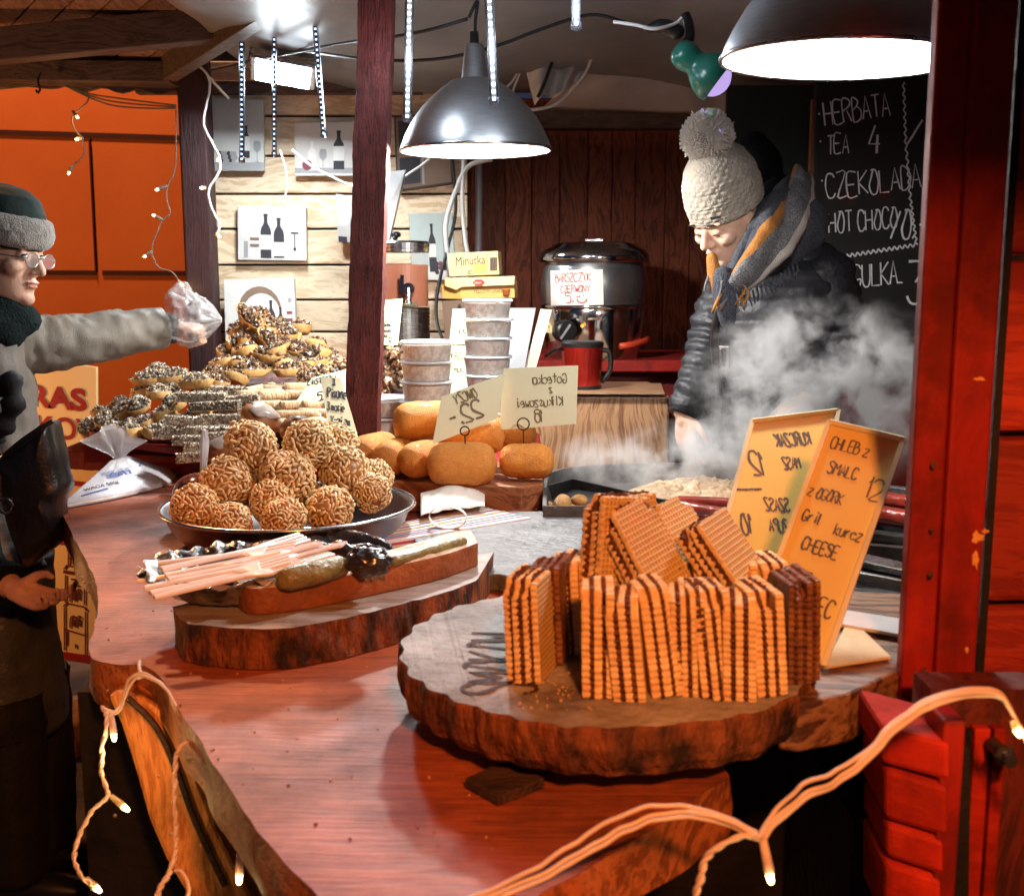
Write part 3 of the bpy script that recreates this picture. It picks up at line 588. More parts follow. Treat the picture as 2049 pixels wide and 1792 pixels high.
pendant('pendant_lamp', 'nearer aluminium pendant lamp cut off by the red front post, above the menu stand', 1684, 121, 1.81, (R(1.5), R(1.5), 0), P(1690, -200, 1.81), 31)
# LED icicle tubes
def ledtube(u0, v0, u1, v1, y, wpx, lit, label):
    a, b = P(u0, v0, y), P(u1, v1, y); r_ = wpx*y/F/2; t = thing('led_icicle_tube', label, 'led tube', b, 'led icicle tubes hanging from the ceiling')
    MB().tube([a, b], r_, 12).build('tube', M('clear tube', (.75, .85, 1), .12, trans=.9, ior=1.1) if 'clear tube' not in bpy.data.materials else bpy.data.materials['clear tube'], t, smooth=True)
    ax = (b-a).normalized()
    MB().beam(a, b-ax*.012, r_*.9, r_*.25, up=(0, 1, 0)).build('circuit_strip', m_black if not lit else m_paperwhite, t)
    mb = MB(); L_ = (b-a).length; n = int(L_/.0145)
    for i in range(n): mb.box(a+(b-a)*((i+.5)/n)+V((0, -r_*.42, 0)), (r_*.62, r_*.3, .0055))
    o = mb.build('led_row', m_leddot if lit else emit('dim led dots', (.6, .75, 1), 3), t); o['kind'] = 'stuff'
    MB().lathe([(0, -.012), (r_*1.15, -.01), (r_*1.2, .002), (r_*1.15, .006), (0, .006)], 12, b+V((0, 0, .006))).build('end_cap', m_clear, t, smooth=True)
    MB().tube([a+V((0, 0, .25)), a], .002, 6).build('cord', m_cordwhite, t)
ledtube(484, 85, 484, 323, 3.55, 11, False, 'dim led icicle tube before the grapes canvas, leftmost of the tubes')
ledtube(549, 45, 549, 312, 3.5, 9, False, 'thin led icicle tube hanging in front of the floodlight')
ledtube(626, -10, 648, 272, 3.3, 11, False, 'tilted dark led icicle tube just left of the leaning post')
ledtube(820, -20, 815, 240, 2.6, 17, True, 'glowing led icicle tube just right of the leaning post')
ledtube(978, -20, 989, 206, 2.4, 18, True, 'glowing led icicle tube crossing in front of the whole pendant lamp')
ledtube(1152, -40, 1153, 56, 2.4, 18, True, 'short glowing led icicle tube end near the top edge, rightmost of the tubes')
for (u, v, y, p) in ((818, 120, 2.6, 5), (985, 90, 2.38, 5), (1153, 20, 2.4, 6)): lamp('led_tube_light', 'POINT', P(u, v, y-.03), p*.4, (.8, .88, 1), .05)
# floodlight
fc = P(566, 150, 3.72); t = thing('led_floodlight', 'square led floodlight glaring under the ceiling by the pine wall', 'floodlight', fc)
Mx = Matrix.Translation(fc) @ Euler((R(-15), R(8), R(12))).to_matrix().to_4x4()
MB().box((0, 0, .02), (.215, .17, .035)).xf(Mx).build('housing', m_steel, t, bevel=.006)
MB().box((0, 0, -.001), (.175, .13, .006)).xf(Mx).build('led_panel', m_led, t)
mb = MB(); mb.tube([Mx @ V((-.11, 0, .02)), Mx @ V((-.11, 0, .09)), Mx @ V((.11, 0, .09)), Mx @ V((.11, 0, .02))], .006, 6); mb.tube([Mx @ V((0, 0, .09)), fc+V((0, .02, .26))], .005, 6); mb.build('bracket', m_steeldark, t)
l = lamp('floodlight_light', 'AREA', Mx @ V((0, 0, -.012)), 20, (.86, .95, 1), .15); l.rotation_euler = Mx.to_euler()
# green clip lamp
gc = P(1378, 108, 2.6); t = thing('green_clip_lamp', 'dark green clip-on spot lamp with a frosted violet bulb under the ceiling', 'lamp', gc)
ax = (P(1432, 158, 2.61)-P(1352, 96, 2.62)).normalized(); q = ax.to_track_quat('Z', 'X').to_matrix(); o0 = P(1350, 95, 2.62); mm = 2.6/F
prof = [(0, 0), (14, 2), (24, 10), (28, 22), (28, 34), (25, 44), (25, 52), (33, 62), (42, 76), (46, 92), (45, 104), (43, 108)]
MB().lathe([(a*mm, b*mm) for a, b in prof], 32, o0, q).build('lamp_shade', M('green enamel', (.012, .17, .12), .3, coat=.3, col2=(.01, .13, .09)), t, smooth=True)
MB().ball(o0+ax*92*mm, 37*mm, 20, 14, (1, 1, 1)).build('bulb', emit('violet bulb', (.62, .45, .95), .9), t, smooth=True)
MB().tube(spline([P(1371, 30, 2.66), P(1378, 50, 2.65), P(1380, 75, 2.63), P(1370, 92, 2.62)], 5), .012).build('arm', m_black, t, smooth=True)
MB().tube(spline([P(1290, 62, 2.62), P(1320, 52, 2.62), P(1350, 62, 2.62), P(1362, 76, 2.62)], 5), [.006, .008, .01, .012, .014, .016, .016, .018, .018, .018, .018, .018, .018, .016, .012, .006], 10).build('clamp', m_black, t, smooth=True)
o = MB().tube(spline([P(1228, 44, 2.6), P(1270, 50, 2.58), P(1310, 58, 2.58), P(1350, 48, 2.6), P(1364, 36, 2.6)], 6), .004).build('white_cable', m_cordwhite, smooth=True); tag(o, 'white cable beside the green clip lamp', 'cable')
# coloured spots thrown by the party bulb
for (u, v, c_, p_) in ((1236, 340, (.25, .2, 1), 5), (1272, 372, (.1, .8, .45), 2.5), (1360, 545, (.3, .25, 1), 3), (1770, 392, (1, .08, .1), 9), (1700, 400, (1, .1, .12), 5), (1250, 280, (1, .12, .05), 4)):
    yy = YC if u > 1500 else YD; src = o0+ax*140*mm; aim_ = P(u, v, yy)
    s_ = lamp('party_bulb_beam', 'SPOT', src, p_*2.2, c_, .004, aim_); s_.data.spot_size = R(2.2 if u < 1500 else 2.6); s_.data.spot_blend = .9
# cables
def cable(pts, r_, m, label, name='cable'):
    o = MB().tube(spline(pts, 6), r_).build(name, m, smooth=True); return tag(o, label, 'cable')
cable([P(420, 140, 3.9), P(640, 95, 3.4), P(780, 75, 3.0), P(860, 60, 2.85), P(936, 38, 2.83)], .0045, m_cordblack, 'black cable slung under the tarpaulin to the whole pendant lamp')
cable([P(600, 100, 3.6), P(700, 115, 3.3), P(800, 122, 3.1), P(900, 115, 3.0), P(1000, 90, 3.0), P(1080, 60, 3.0), P(1180, 30, 3.0), P(1250, 45, 3.0)], .0045, m_cordblack, 'lower black cable sagging under the tarpaulin behind the pendant lamp')
cable([P(1188, 95, 3.9), P(1175, 140, 3.9), P(1140, 185, 3.9), P(1105, 212, 3.9), P(1048, 222, 3.9)], .006, m_cordwhite, 'white cable hanging in a curve from the tarpaulin')
cable([P(1107, 118, 3.9), P(1090, 165, 3.9), P(1076, 195, 3.9)], .006, m_cordblack, 'black strap end under the gathered sheet')
cable([P(1005, 182, 3.95), P(1024, 165, 3.95), P(1034, 148, 3.95)], .004, m_cordwhite, 'left white tie tape of the gathered sheet')
cable([P(1022, 200, 3.95), P(1030, 172, 3.95), P(1040, 148, 3.95)], .004, m_cordwhite, 'white tie tape end hanging right under the gathered sheet')
cable([P(985, 318, 4.1), P(935, 335, 4.1), P(905, 400, 4.1), P(892, 450, 4.1), P(895, 505, 4.1), P(902, 560, 4.1)], .009, m_cordwhite, 'thick white cable curving down the corner behind the tea boxes')
cable([P(928, 320, 4.1), P(925, 400, 4.1), P(930, 470, 4.1), P(938, 520, 4.1)], .008, m_cordwhite, 'straight white cable running down the corner')
cable([P(905, 318, 4.1), P(912, 420, 4.1), P(895, 500, 4.1), P(876, 580, 4.05), P(874, 640, 4.0), P(890, 690, 3.9)], .006, m_cordblack, 'black cable dropping beside the juice dispenser')
cable([P(958, 320, 4.35), P(958, 420, 4.35), P(957, 510, 4.35)], .014, M('grey conduit', (.25, .25, .26), .5), 'grey conduit in the wall corner')
cable([P(1092, 712, 3.7), P(1108, 700, 3.55), P(1122, 698, 3.4)], .006, m_cordblack, 'black power cord end behind the red mug')
# ================================================================ CANVAS PRINTS ON THE WALL
m_canvas = M('grey cream canvas', (.62, .60, .56), .75, col2=(.47, .45, .43), scale=5, contrast=.5, bump=.15, bscale=300, detail=7)
m_canvas2 = M('grey green canvas', (.44, .50, .48), .75, col2=(.33, .38, .37), scale=5, contrast=.5, detail=7)
m_artdark = M('print dark', (.035, .032, .04), .7); m_artgrey = M('print grey', (.33, .32, .32), .7); m_artlabel = M('print label', (.72, .70, .66), .7); m_artwine = M('print wine', (.22, .05, .07), .7)
m_artbrown = M('print brown', (.20, .13, .09), .7)
def quadpt(q, s, t): return (q[0]*(1-s)+q[1]*s)*(1-t)+(q[3]*(1-s)+q[2]*s)*t    # s right, t down
def canvas(label, quad, y, art, mat=None, thick=.022, name='canvas_print', lean=0):
    q = [P(u, v, y+(lean if i > 1 else 0)*-1) for i, (u, v) in enumerate(quad)]
    c = sum(q, V())/4; t = thing(name, label, 'picture', V((c.x, y, min(p.z for p in q))))
    MB().prism(q, (0, thick, 0)).build('stretched_canvas', mat or m_canvas, t, bevel=.002)
    e = (q[1]-q[0]).length; h = (q[3]-q[0]).length; k_ = 0
    for kind, s, tt, ws, hs, m in art:
        mb = MB(); k_ += 1; dz = V((0, -.0006-.00012*k_, 0))
        def pt(a, b): return quadpt(q, a, b)+dz
        if kind == 'bottle':
            pr = [(.0, 0), (.5, 0), (.5, .60), (.42, .68), (.2, .78), (.16, .8), (.16, .94), (.2, .95), (.2, 1), (0, 1)]
            pts = [(s+ws*a, tt-hs*b) for a, b in pr[1:-1]]+[(s-ws*a, tt-hs*b) for a, b in reversed(pr[1:-1])]
        elif kind == 'rect': pts = [(s-ws/2, tt-hs), (s+ws/2, tt-hs), (s+ws/2, tt), (s-ws/2, tt)]
        elif kind == 'arch': pts = [(s-ws/2, tt), (s-ws/2, tt-hs*.6)]+[(s-ws/2*math.cos(a*PI/10), tt-hs*.6-hs*.4*math.sin(a*PI/10)) for a in range(1, 10)]+[(s+ws/2, tt-hs*.6), (s+ws/2, tt)]
        elif kind == 'disc': pts = [(s+ws/2*math.cos(a*PI/7), tt-hs/2+hs/2*math.sin(a*PI/7)) for a in range(14)]
        elif kind == 'glass': pts = [(s-ws*.35, tt), (s-ws*.05, tt-hs*.06), (s-ws*.04, tt-hs*.45), (s-ws*.45, tt-hs*.6), (s-ws*.5, tt-hs*.8), (s-ws*.38, tt-hs), (s+ws*.38, tt-hs), (s+ws*.5, tt-hs*.8), (s+ws*.45, tt-hs*.6), (s+ws*.04, tt-hs*.45), (s+ws*.05, tt-hs*.06), (s+ws*.35, tt)]
        mb.prism([pt(a, b) for a, b in pts], (0, -.0001, 0)).build({'bottle': 'printed_bottle', 'glass': 'printed_glass', 'arch': 'printed_arch', 'disc': 'printed_grape'}.get(kind, 'printed_patch'), m, t)
    return t
D, G_, Lb, W_, Bn = m_artdark, m_artgrey, m_artlabel, m_artwine, m_artbrown
gr = [('disc', .18+.055*(i % 6)+.02*(i//6), .80+.055*(i//6), .075, .075, G_ if (i*7) % 3 else D) for i in range(17)]
canvas('grapes and wine bottle canvas print beside the corner post, washed out by the floodlight', [(418, 195), (527, 200), (528, 342), (422, 342)], YW-.03, gr+[('rect', .5, 1, 1, .12, G_), ('bottle', .68, .82, .12, .45, D), ('glass', .88, .88, .14, .3, G_), ('rect', .68, .72, .12, .2, Lb)])
canvas('tall canvas print of a pale bottle and a dark wine bottle behind the leaning post', [(588, 246), (716, 243), (716, 352), (590, 352)], YW-.03, [('rect', .5, .95, 1.0, .10, G_), ('bottle', .70, .88, .17, .72, D), ('rect', .70, .72, .17, .27, Lb), ('bottle', .28, .9, .13, .55, m_artlabel), ('glass', .45, .9, .12, .4, G_), ('disc', .2, .9, .16, .2, W_)])
canvas('canvas print of two wine bottles and a corkscrew on the pine wall', [(475, 411), (612, 415), (614, 522), (476, 520)], YW-.03, [('bottle', .41, .96, .155, .82, D), ('rect', .41, .8, .155, .27, Lb), ('bottle', .60, .95, .15, .74, D), ('rect', .6, .92, .15, .26, Lb), ('rect', .23, .40, .21, .3, m_artlabel), ('rect', .79, .35, .19, .26, m_artlabel), ('rect', .245, .63, .13, .05, Bn), ('rect', .245, .75, .13, .05, Bn), ('rect', .83, .5, .11, .03, D), ('rect', .83, .78, .012, .3, D), ('disc', .83, .82, .04, .07, D), ('rect', .12, .95, .06, .3, G_)])
canvas('narrow grey canvas print partly hidden left of the leaning post', [(672, 388), (745, 398), (745, 488), (676, 484)], YW-.05, [('bottle', .45, .9, .16, .6, G_), ('rect', .15, 1, .25, .12, D)])
canvas('cellar arch canvas print with a row of wine bottles behind the tall tartlet heap', [(447, 560), (588, 556), (594, 700), (452, 704)], YW-.09, [('arch', .50, .98, .62, .88, Bn), ('arch', .52, .98, .54, .78, m_artlabel), ('bottle', .30, .82, .08, .4, W_), ('bottle', .42, .84, .09, .46, D), ('bottle', .53, .84, .08, .42, D), ('bottle', .66, .86, .12, .56, D), ('bottle', .79, .86, .10, .46, D), ('rect', .66, .74, .12, .17, W_), ('rect', .79, .76, .1, .14, W_), ('rect', .92, .5, .08, .04, W_), ('rect', .92, .6, .08, .04, W_), ('disc', .93, .33, .06, .06, G_)], thick=.03, lean=.05)
canvas('grey green canvas print of one dark wine bottle and grapes beside the juice dispenser', [(818, 427), (905, 425), (912, 560), (825, 560)], YW-.03, [('rect', .5, 1, 1, .2, Lb), ('bottle', .5, .88, .17, .72, D), ('rect', .5, .66, .17, .2, Lb)]+[('disc', .58+.09*(i % 4), .80+.06*(i//4), .1, .08, W_ if i % 2 else D) for i in range(9)], mat=m_canvas2)
t = canvas('dark framed wooden crate picture hung above the dispenser behind the pendant lamp', [(788, 232), (902, 226), (906, 368), (794, 384)], YW-.035, [('rect', .5, .97, .94, .94, Bn), ('rect', .25, .45, .36, .38, D), ('rect', .7, .45, .4, .38, W_), ('rect', .25, .92, .36, .36, D), ('rect', .7, .92, .4, .36, Bn), ('rect', .48, .95, .04, .92, G_)], mat=m_darkwood)
# leaning glare-white plastic sheet
q = [P(766, 343, 3.7), P(812, 340, 3.72), P(780, 482, 3.62), P(760, 482, 3.6)]
t = thing('white_plastic_menu', 'glaring white plastic menu sheet leaning beside the leaning post above the dispenser', 'menu sheet', q[3])
MB().prism([P(752, 346, 3.7), q[1], q[2], P(742, 482, 3.6)], (0, .004, 0)).build('sheet', M('white pvc', (.86, .88, .9), .3), t)
MB().prism([P(811, 340, 3.716), P(813, 341, 3.716), P(781, 482, 3.616), P(778, 482, 3.616)], (0, .008, 0)).build('edge', m_clear, t)
# ================================================================ BACK COUNTER GOODS
YJ = 3.72; cj = P(812, 690, YJ); mj = YJ/F
zj = zt
t = thing('juice_dispenser', 'glass drink dispenser of orange juice with steel lid and tap', 'dispenser', V((cj.x, YJ, cj.z)))
def zz(v, y): return P(1024, v, y).z
MB().lathe([(.0, cj.z), (.083, cj.z), (.083, zz(615, YJ)), (.0, zz(615, YJ))], 40, V((cj.x, YJ, 0))).build('steel_base', m_steel, t, smooth=False)
MB().lathe([(0, zz(613, YJ)), (.078, zz(613, YJ)), (.078, zz(530, YJ)), (0, zz(530, YJ))], 40, V((cj.x, YJ, 0))).build('juice', M('orange juice', (.36, .085, .015), .4, col2=(.30, .065, .012), scale=6), t)
MB().lathe([(.081, zz(614, YJ)), (.081, zz(498, YJ)), (.079, zz(498, YJ)), (.079, zz(614, YJ))], 40, V((cj.x, YJ, 0))).build('glass_jar', M('jar glass', (.9, .85, .8), .08, alpha=.05, spec=.4), t, smooth=False)
MB().lathe([(.083, zz(505, YJ)), (.085, zz(487, YJ)), (.08, zz(483, YJ)), (.02, zz(481, YJ)), (0, zz(481, YJ))], 40, V((cj.x, YJ, 0))).build('lid', m_steel, t, smooth=False)
kz = zz(476, YJ); MB().lathe([(.008, -.012), (.008, 0), (.018, .004), (.02, .014), (.012, .02), (0, .021)], 20, V((cj.x-.03, YJ, kz))).build('lid_knob', m_black, t, smooth=True)
mb = MB(); c = P(818, 578, YJ-.1); mb.lathe([(0, -.02), (.02, -.02), (.022, .0), (.014, .03), (.014, .05)], 16, c, Matrix.Rotation(-PI/2, 3, 'X')); mb.tube([c, c+V((0, -.02, -.0)), c+V((0, -.025, -.05))], .011, 10); mb.box(c+V((-.02, -.012, .015)), (.012, .012, .06)); mb.box(c+V((.006, -.01, -.05)), (.05, .03, .012)); mb.build('tap', m_chrome, t, smooth=False)
# tea boxes
def carton(name, label, quad, y, depth, mat, cat='box'):
    q = [P(u, v, y) for u, v in quad]; t = thing(name, label, cat, q[3]); MB().prism(q, (0.01, depth, 0)).build('carton', mat, t, bevel=.001); return t, q
def ontext(t, q, s0, t0, s1, text, hfrac, mat, bold=0, font=False, xs=1, name='lettering', wd=None, mirror=False, d=.0012, slant=0):
    a = quadpt(q, s0, t0); b = quadpt(q, s1, t0+slant); up = q[0]-q[3]; h = up.length*hfrac; n = (b-a).normalized().cross(up.normalized()); n = n if n.y < 0 else -n
    if font: return fonttext(text, a+n*d, b-a, up, h, mat, name, t, xs, bold)
    mb = MB(); write(mb, text, a+n*d, b-a, up, h, wd or h*.12, mirror, xs=xs); return mb.build(name, mat, t)
m_teayellow = M('yellow carton', (.80, .52, .15), .45, col2=(.74, .46, .12), scale=3); m_teapale = M('pale yellow carton', (.84, .66, .34), .45, col2=(.78, .60, .28), scale=3)
m_brownink = M('brown print', (.06, .025, .012), .5); m_redink = M('red print', (.5, .04, .02), .5)
t, q = carton('soup_carton', 'pale yellow carton with brown script lettering on top of the two tea boxes', [(897, 507), (996, 502), (999, 549), (899, 553)], 3.78, .09, m_teapale)
ontext(t, q, .13, .56, .8, 'Minutka', .40, m_brownink, 0, True, .74, slant=-.05)
mb = MB(); mb.prism([quadpt(q, .75, .05)+V((0, -.001, 0)), quadpt(q, .78, .05)+V((0, -.001, 0)), quadpt(q, .78, .97)+V((0, -.001, 0)), quadpt(q, .75, .97)+V((0, -.001, 0))], (0, -.0005, 0)); mb.build('edge_line', m_teayellow, t)
mb = MB(); a = quadpt(q, .62, .72); mb.lathe([(0, 0), (.02, 0), (.022, .028), (.024, .03)], 20, V((0, 0, 0)), Matrix.Scale(.05, 3, V((0, 1, 0)))); mb.xf(Matrix.Translation(a+V((0, -.002, -.014)))); mb.build('printed_cup', m_teayellow, t)
for s_, m_ in ((.88, m_brownink),):
    mb = MB()
    for i in range(12): mb.box(quadpt(q, .83+.012*i, .55)+V((0, -.001, 0)), (.0012+.0008*(i % 3), .0006, .045))
    mb.build('barcode_print', m_, t)
mb = MB(); mb.prism([quadpt(q, .38, .78)+V((0, -.001, 0)), quadpt(q, .48, .78)+V((0, -.001, 0)), quadpt(q, .48, .96)+V((0, -.001, 0)), quadpt(q, .38, .96)+V((0, -.001, 0))], (0, -.0005, 0)); mb.build('printed_shape', M('green print', (.18, .25, .06), .5), t); ontext(t, q, .4, .93, .5, '40', .12, m_paperwhite, .0, True, 1, d=.0022)
t, q = carton('tea_box', 'yellow tea carton with its lid flap ajar under the script carton', [(920, 566), (1029, 562), (1030, 596), (921, 598)], 3.72, .10, m_teayellow)
MB().prism([P(884, 570, 3.74), P(920, 566, 3.718), P(921, 598, 3.718), P(886, 597, 3.74)], (.01, .05, 0)).build('carton_side', m_teayellow, t)
MB().prism([P(890, 556, 3.70), P(1030, 552, 3.70), P(1029, 570, 3.69), P(925, 574, 3.69), P(912, 580, 3.69), P(890, 572, 3.70)], (.005, .10, .0)).build('lid_flap', m_teapale, t, bevel=.001)
ontext(t, q, .24, .66, .9, 'YELLOW LABEL', .24, m_brownink, 0, True, .82)
mb = MB(); c = P(958, 565, 3.685); mb.lathe([(0, 0), (1, 0), (1, .001), (0, .001)], 6, V((0, 0, 0)), Matrix.Rotation(PI/2, 3, 'X')); mb.xf(Matrix.Translation(c) @ Matrix.Diagonal((.021, 1, .011, 1))); mb.build('shield_print', m_redink, t)
fonttext('Lipton', c+V((-.016, -.0022, -.004)), (1, 0, 0), (0, 0, 1), .0085, m_paperwhite, 'lettering', t, .8)
mb = MB(); c = P(1013, 585, 3.715); mb.lathe([(0, 0), (.6, .1), (.8, .9), (0, .9)], 12, V((0, 0, 0)), Matrix.Scale(.02, 3, V((0, 1, 0)))); mb.xf(Matrix.Translation(c+V((0, 0, -.012))) @ Matrix.Diagonal((.018, 1, .025, 1))); mb.build('printed_cup', M('amber print', (.45, .12, .03), .4), t)
t, q = carton('brown_carton', 'brown cardboard box with black diamond marks under the tea cartons', [(884, 602), (1008, 596), (1012, 690), (892, 694)], 3.66, .16, M('brown cardboard', (.20, .13, .09), .7, col2=(.15, .095, .065), scale=5))
mb = MB()
for s_, t_ in ((.27, .32), (.92, .30)):
    c = quadpt(q, s_, t_)+V((0, -.001, 0)); mb.prism([c+V((0, 0, .038)), c+V((.022, 0, 0)), c+V((0, 0, -.038)), c+V((-.022, 0, 0))], (0, -.0006, 0))
mb.build('diamond_print', m_black, t)
MB().prism([P(998, 600, 3.65), P(1006, 598, 3.65), P(1010, 628, 3.65), P(1003, 628, 3.65)], (0, .002, 0)).build('paper_edge', m_paperwhite, t)
# soup kettle
YU = 3.98; cu_ = P(1187, 690, YU); mu = YU/F
t = thing('soup_kettle', 'black and chrome soup kettle with lid and dial on the red back counter', 'kettle', V((cu_.x, YU, zt)))
C0 = V((cu_.x, YU, 0)); z_ = lambda v: zz(v, YU-.1)
MB().lathe([(.165, zt), (.172, z_(690)), (.178, z_(672)), (.183, z_(640)), (.186, z_(618)), (.180, z_(612))], 56, C0).build('chrome_base', m_chrome, t, smooth=True)
MB().lathe([(.182, z_(613)), (.190, z_(590)), (.1905, z_(565)), (.184, z_(540)), (.172, z_(520)), (.165, z_(512))], 56, C0).build('body', M('dark chrome', (.55, .56, .58), .27, .95), t, smooth=True)
MB().lathe([(.176, z_(619)), (.192, z_(617)), (.192, z_(610)), (.178, z_(607))], 56, C0).build('band', m_chrome, t, smooth=True)
MB().lathe([(.160, z_(526)), (.196, z_(524)), (.200, z_(518)), (.196, z_(508)), (.178, z_(497)), (.155, z_(492)), (.150, z_(487)), (.12, z_(484)), (.03, z_(481)), (0, z_(481))], 56, C0).build('lid', m_chrome, t, smooth=True)
mb = MB().box(C0+V((0, 0, z_(478))), (.07, .02, .012)); mb.box(C0+V((-.03, 0, z_(482))), (.01, .02, .02)); mb.box(C0+V((.03, 0, z_(482))), (.01, .02, .02)); mb.build('lid_handle', m_chrome, t, bevel=.003)
kc = P(1131, 663, YU-.2); Rk = Matrix.Rotation(R(90), 3, 'X') @ Matrix.Rotation(R(18), 3, 'Y')
MB().lathe([(.024, -.03), (.038, -.03), (.040, 0), (.036, .016), (.03, .02), (0, .021)], 32, kc, Rk).build('dial', m_black, t, smooth=False)
MB().box(kc+V((0, -.024, 0)), (.008, .006, .06), rot=(0, .6, 0)).build('dial_pointer', M('dial mark', (.25, .25, .25), .5), t)
MB().lathe([(0, 0), (.006, 0), (.006, .004), (0, .005)], 12, P(1165, 652, YU-.195), Matrix.Rotation(PI/2, 3, 'X')).build('pilot_light', emit('pilot light glow', (1, .35, .05), 2.5), t)
mb = MB(); c = P(1098, 655, YU-.17); mb.prism([c+V((-.022, 0, -.018)), c+V((.022, 0, -.018)), c+V((0, 0, .024))], (0, .002, 0)); mb.build('warning_sticker', m_teapale, t)
fonttext('!', c+V((-.003, -.0012, -.012)), (1, 0, 0), (0, 0, 1), .02, m_ink, 'lettering', t)
MB().tube([P(1240, 692, YU-.15), P(1265, 690, YU-.12), P(1290, 682, YU-.05), P(1300, 676, YU)], .012).build('red_reflection_band', M('painted red reflection', (.6, .06, .02), .35), t, smooth=True)  # red tube painted in as the orange reflection on the base ring
# notice stuck on the kettle, bent round its body
t = thing('soup_notice', 'white paper notice handwritten in red taped on the soup kettle', 'notice', P(1145, 610, YU-.21))
def bent(u, v, d=.0):
    p = P(u, v, YU-.2); a = (p.x-cu_.x)/.20; return V((cu_.x+.2*math.sin(a), YU-(.20+d)*math.cos(a), p.z))
MB().sheet(lambda a, b: bent(1088+118*a+2*b, 541+71*b-2*a, .0), 16, 6).build('paper', m_paperwhite, t, solid=.0008)
mb = MB(); tmp = MB()
a = P(1103, 565, YU-.2); S_ = (YU-.2)/F
write(tmp, 'BARSZCZYK', a, (1, 0, .04), (0, 0, 1), 16*S_, 1.7*S_, xs=.84); write(tmp, 'CZERWONY', P(1118, 586, YU-.2), (1, 0, .04), (0, 0, 1), 13*S_, 1.6*S_, xs=.92); write(tmp, '5,-', P(1130, 606, YU-.2), (1, 0, .02), (0, 0, 1), 21*S_, 2.2*S_)
sm = [(1158+10*math.cos(PI+PI*i/10)*1.0+6, 598-8*math.sin(PI+PI*i/10)) for i in range(11)]
for p, q2 in zip(sm, sm[1:]):
    p, q2 = P(*p, YU-.2), P(*q2, YU-.2); d_ = (q2-p).normalized(); n_ = V((-d_.z, 0, d_.x))*1.3*S_; tmp.add([p+n_, p-n_, q2-n_, q2+n_], [(0, 1, 2, 3)])
for u, v in ((1160, 592), (1167, 591)):
    c = P(u, v, YU-.2); tmp.add([c+V((-.002, 0, 0)), c+V((0, 0, -.004)), c+V((.002, 0, 0)), c+V((0, 0, .004))], [(0, 1, 2, 3)])
tmp.v = [V((cu_.x+.2*math.sin((p.x-cu_.x)/.20), YU-.2022*math.cos((p.x-cu_.x)/.20), p.z)) for p in tmp.v]; tmp.build('red_writing', m_inkred, t)
# red mug
YM = 3.42; cm = P(1164, 786, YM); mmu = YM/F
t = thing('red_mug', 'glossy red steel travel mug with black lid and foot on the wood-print cabinet', 'mug', V((cm.x, YM, zt2+.007)))
zb = zt2+.007
MB().lathe([(0, zb), (.062, zb), (.062, zb+.012), (.060, zb+.014)], 40, V((cm.x, YM, 0))).build('foot', m_black, t)
MB().lathe([(.060, zb+.013), (.061, zz(752, YM)), (.066, zz(692, YM))], 40, V((cm.x, YM, 0))).build('body', M('red lacquer steel', (.42, .02, .012), .22, .7, coat=.4), t, smooth=True)
MB().lathe([(.067, zz(693, YM)), (.068, zz(686, YM)), (.062, zz(682, YM)), (0, zz(682, YM))], 40, V((cm.x, YM, 0))).build('lid', m_black, t)
MB().tube(spline([V((cm.x+.06, YM, zz(700, YM))), V((cm.x+.085, YM, zz(705, YM))), V((cm.x+.088, YM, zz(740, YM))), V((cm.x+.06, YM, zz(765, YM)))], 5), .008).build('handle', m_black, t, smooth=True)
# ---- handwritten cards behind the tubs
def planar(pts):
    q = [P(*p) for p in pts]; n_ = (q[1]-q[0]).cross(q[3]-q[0]); d = q[2]-CAM; q[2] = CAM+d*((q[0]-CAM).dot(n_)/d.dot(n_)); return q
def card(name, label, pts, mat, thick=.0015, cat='sign'):
    q = planar(pts); t = thing(name, label, cat, (q[2]+q[3])/2); MB().prism(q, (0, thick, 0)).build('card', mat, t); return t, q
m_cardgreen = M('pale green card', (.66, .70, .46), .6, col2=(.6, .64, .4)); m_acry = M('grey acrylic menu', (.33, .34, .37), .35, col2=(.26, .27, .3))
t, q = card('jam_card', 'pale green handwritten card with a smiling face under the dispenser tap', [(752, 602, 3.2), (806, 597, 3.2), (796, 690, 3.15), (752, 690, 3.15)], m_cardgreen)
for i, (tx, s_, t_, h) in enumerate((('ZURAWINA', .12, .60, .07), ('i duzo', .30, .72, .07), ('sztuk', .2, .83, .07), ('12,-', .55, .93, .1))): ontext(t, q, s_, t_, 1, tx, h, m_ink, xs=.75, wd=.0022)
ontext(t, q, .42, .36, 1, ')', .0001, m_ink)
mb = MB(); c = quadpt(q, .62, .26)
pts = [c+V((.022*math.cos(PI+PI*i/10), -.002, .022*math.sin(PI+PI*i/10))) for i in range(11)]; mb.tube(pts, .0012, 4); mb.tube([c+V((-.01, -.002, .012)), c+V((-.01, -.002, .02))], .0014, 4); mb.tube([c+V((.012, -.002, .014)), c+V((.012, -.002, .022))], .0014, 4); mb.build('smiley_drawing', m_ink, t)
t, q = card('bread_card', 'pale yellow green handwritten price card tucked behind the taller tub stack', [(906, 618, 3.25), (984, 615, 3.25), (968, 800, 3.18), (888, 800, 3.18)], m_cardgreen)
for tx, s_, t_, h in (('RYBA', .12, .12, .1), ('Nowy', .15, .28, .08), ('~~~~~', .1, .42, .05), ('KROJONY', .1, .56, .07), ('moc 30', .2, .70, .07)): ontext(t, q, s_, t_, 1, tx, h, m_ink, xs=.8, wd=.002)
t, q = card('grey_acrylic_menu', 'grey acrylic menu board with white writing right of the tub stacks', [(1006, 616, 3.32), (1072, 616, 3.35), (1050, 735, 3.28), (985, 740, 3.25)], m_acry, .004, 'menu board')
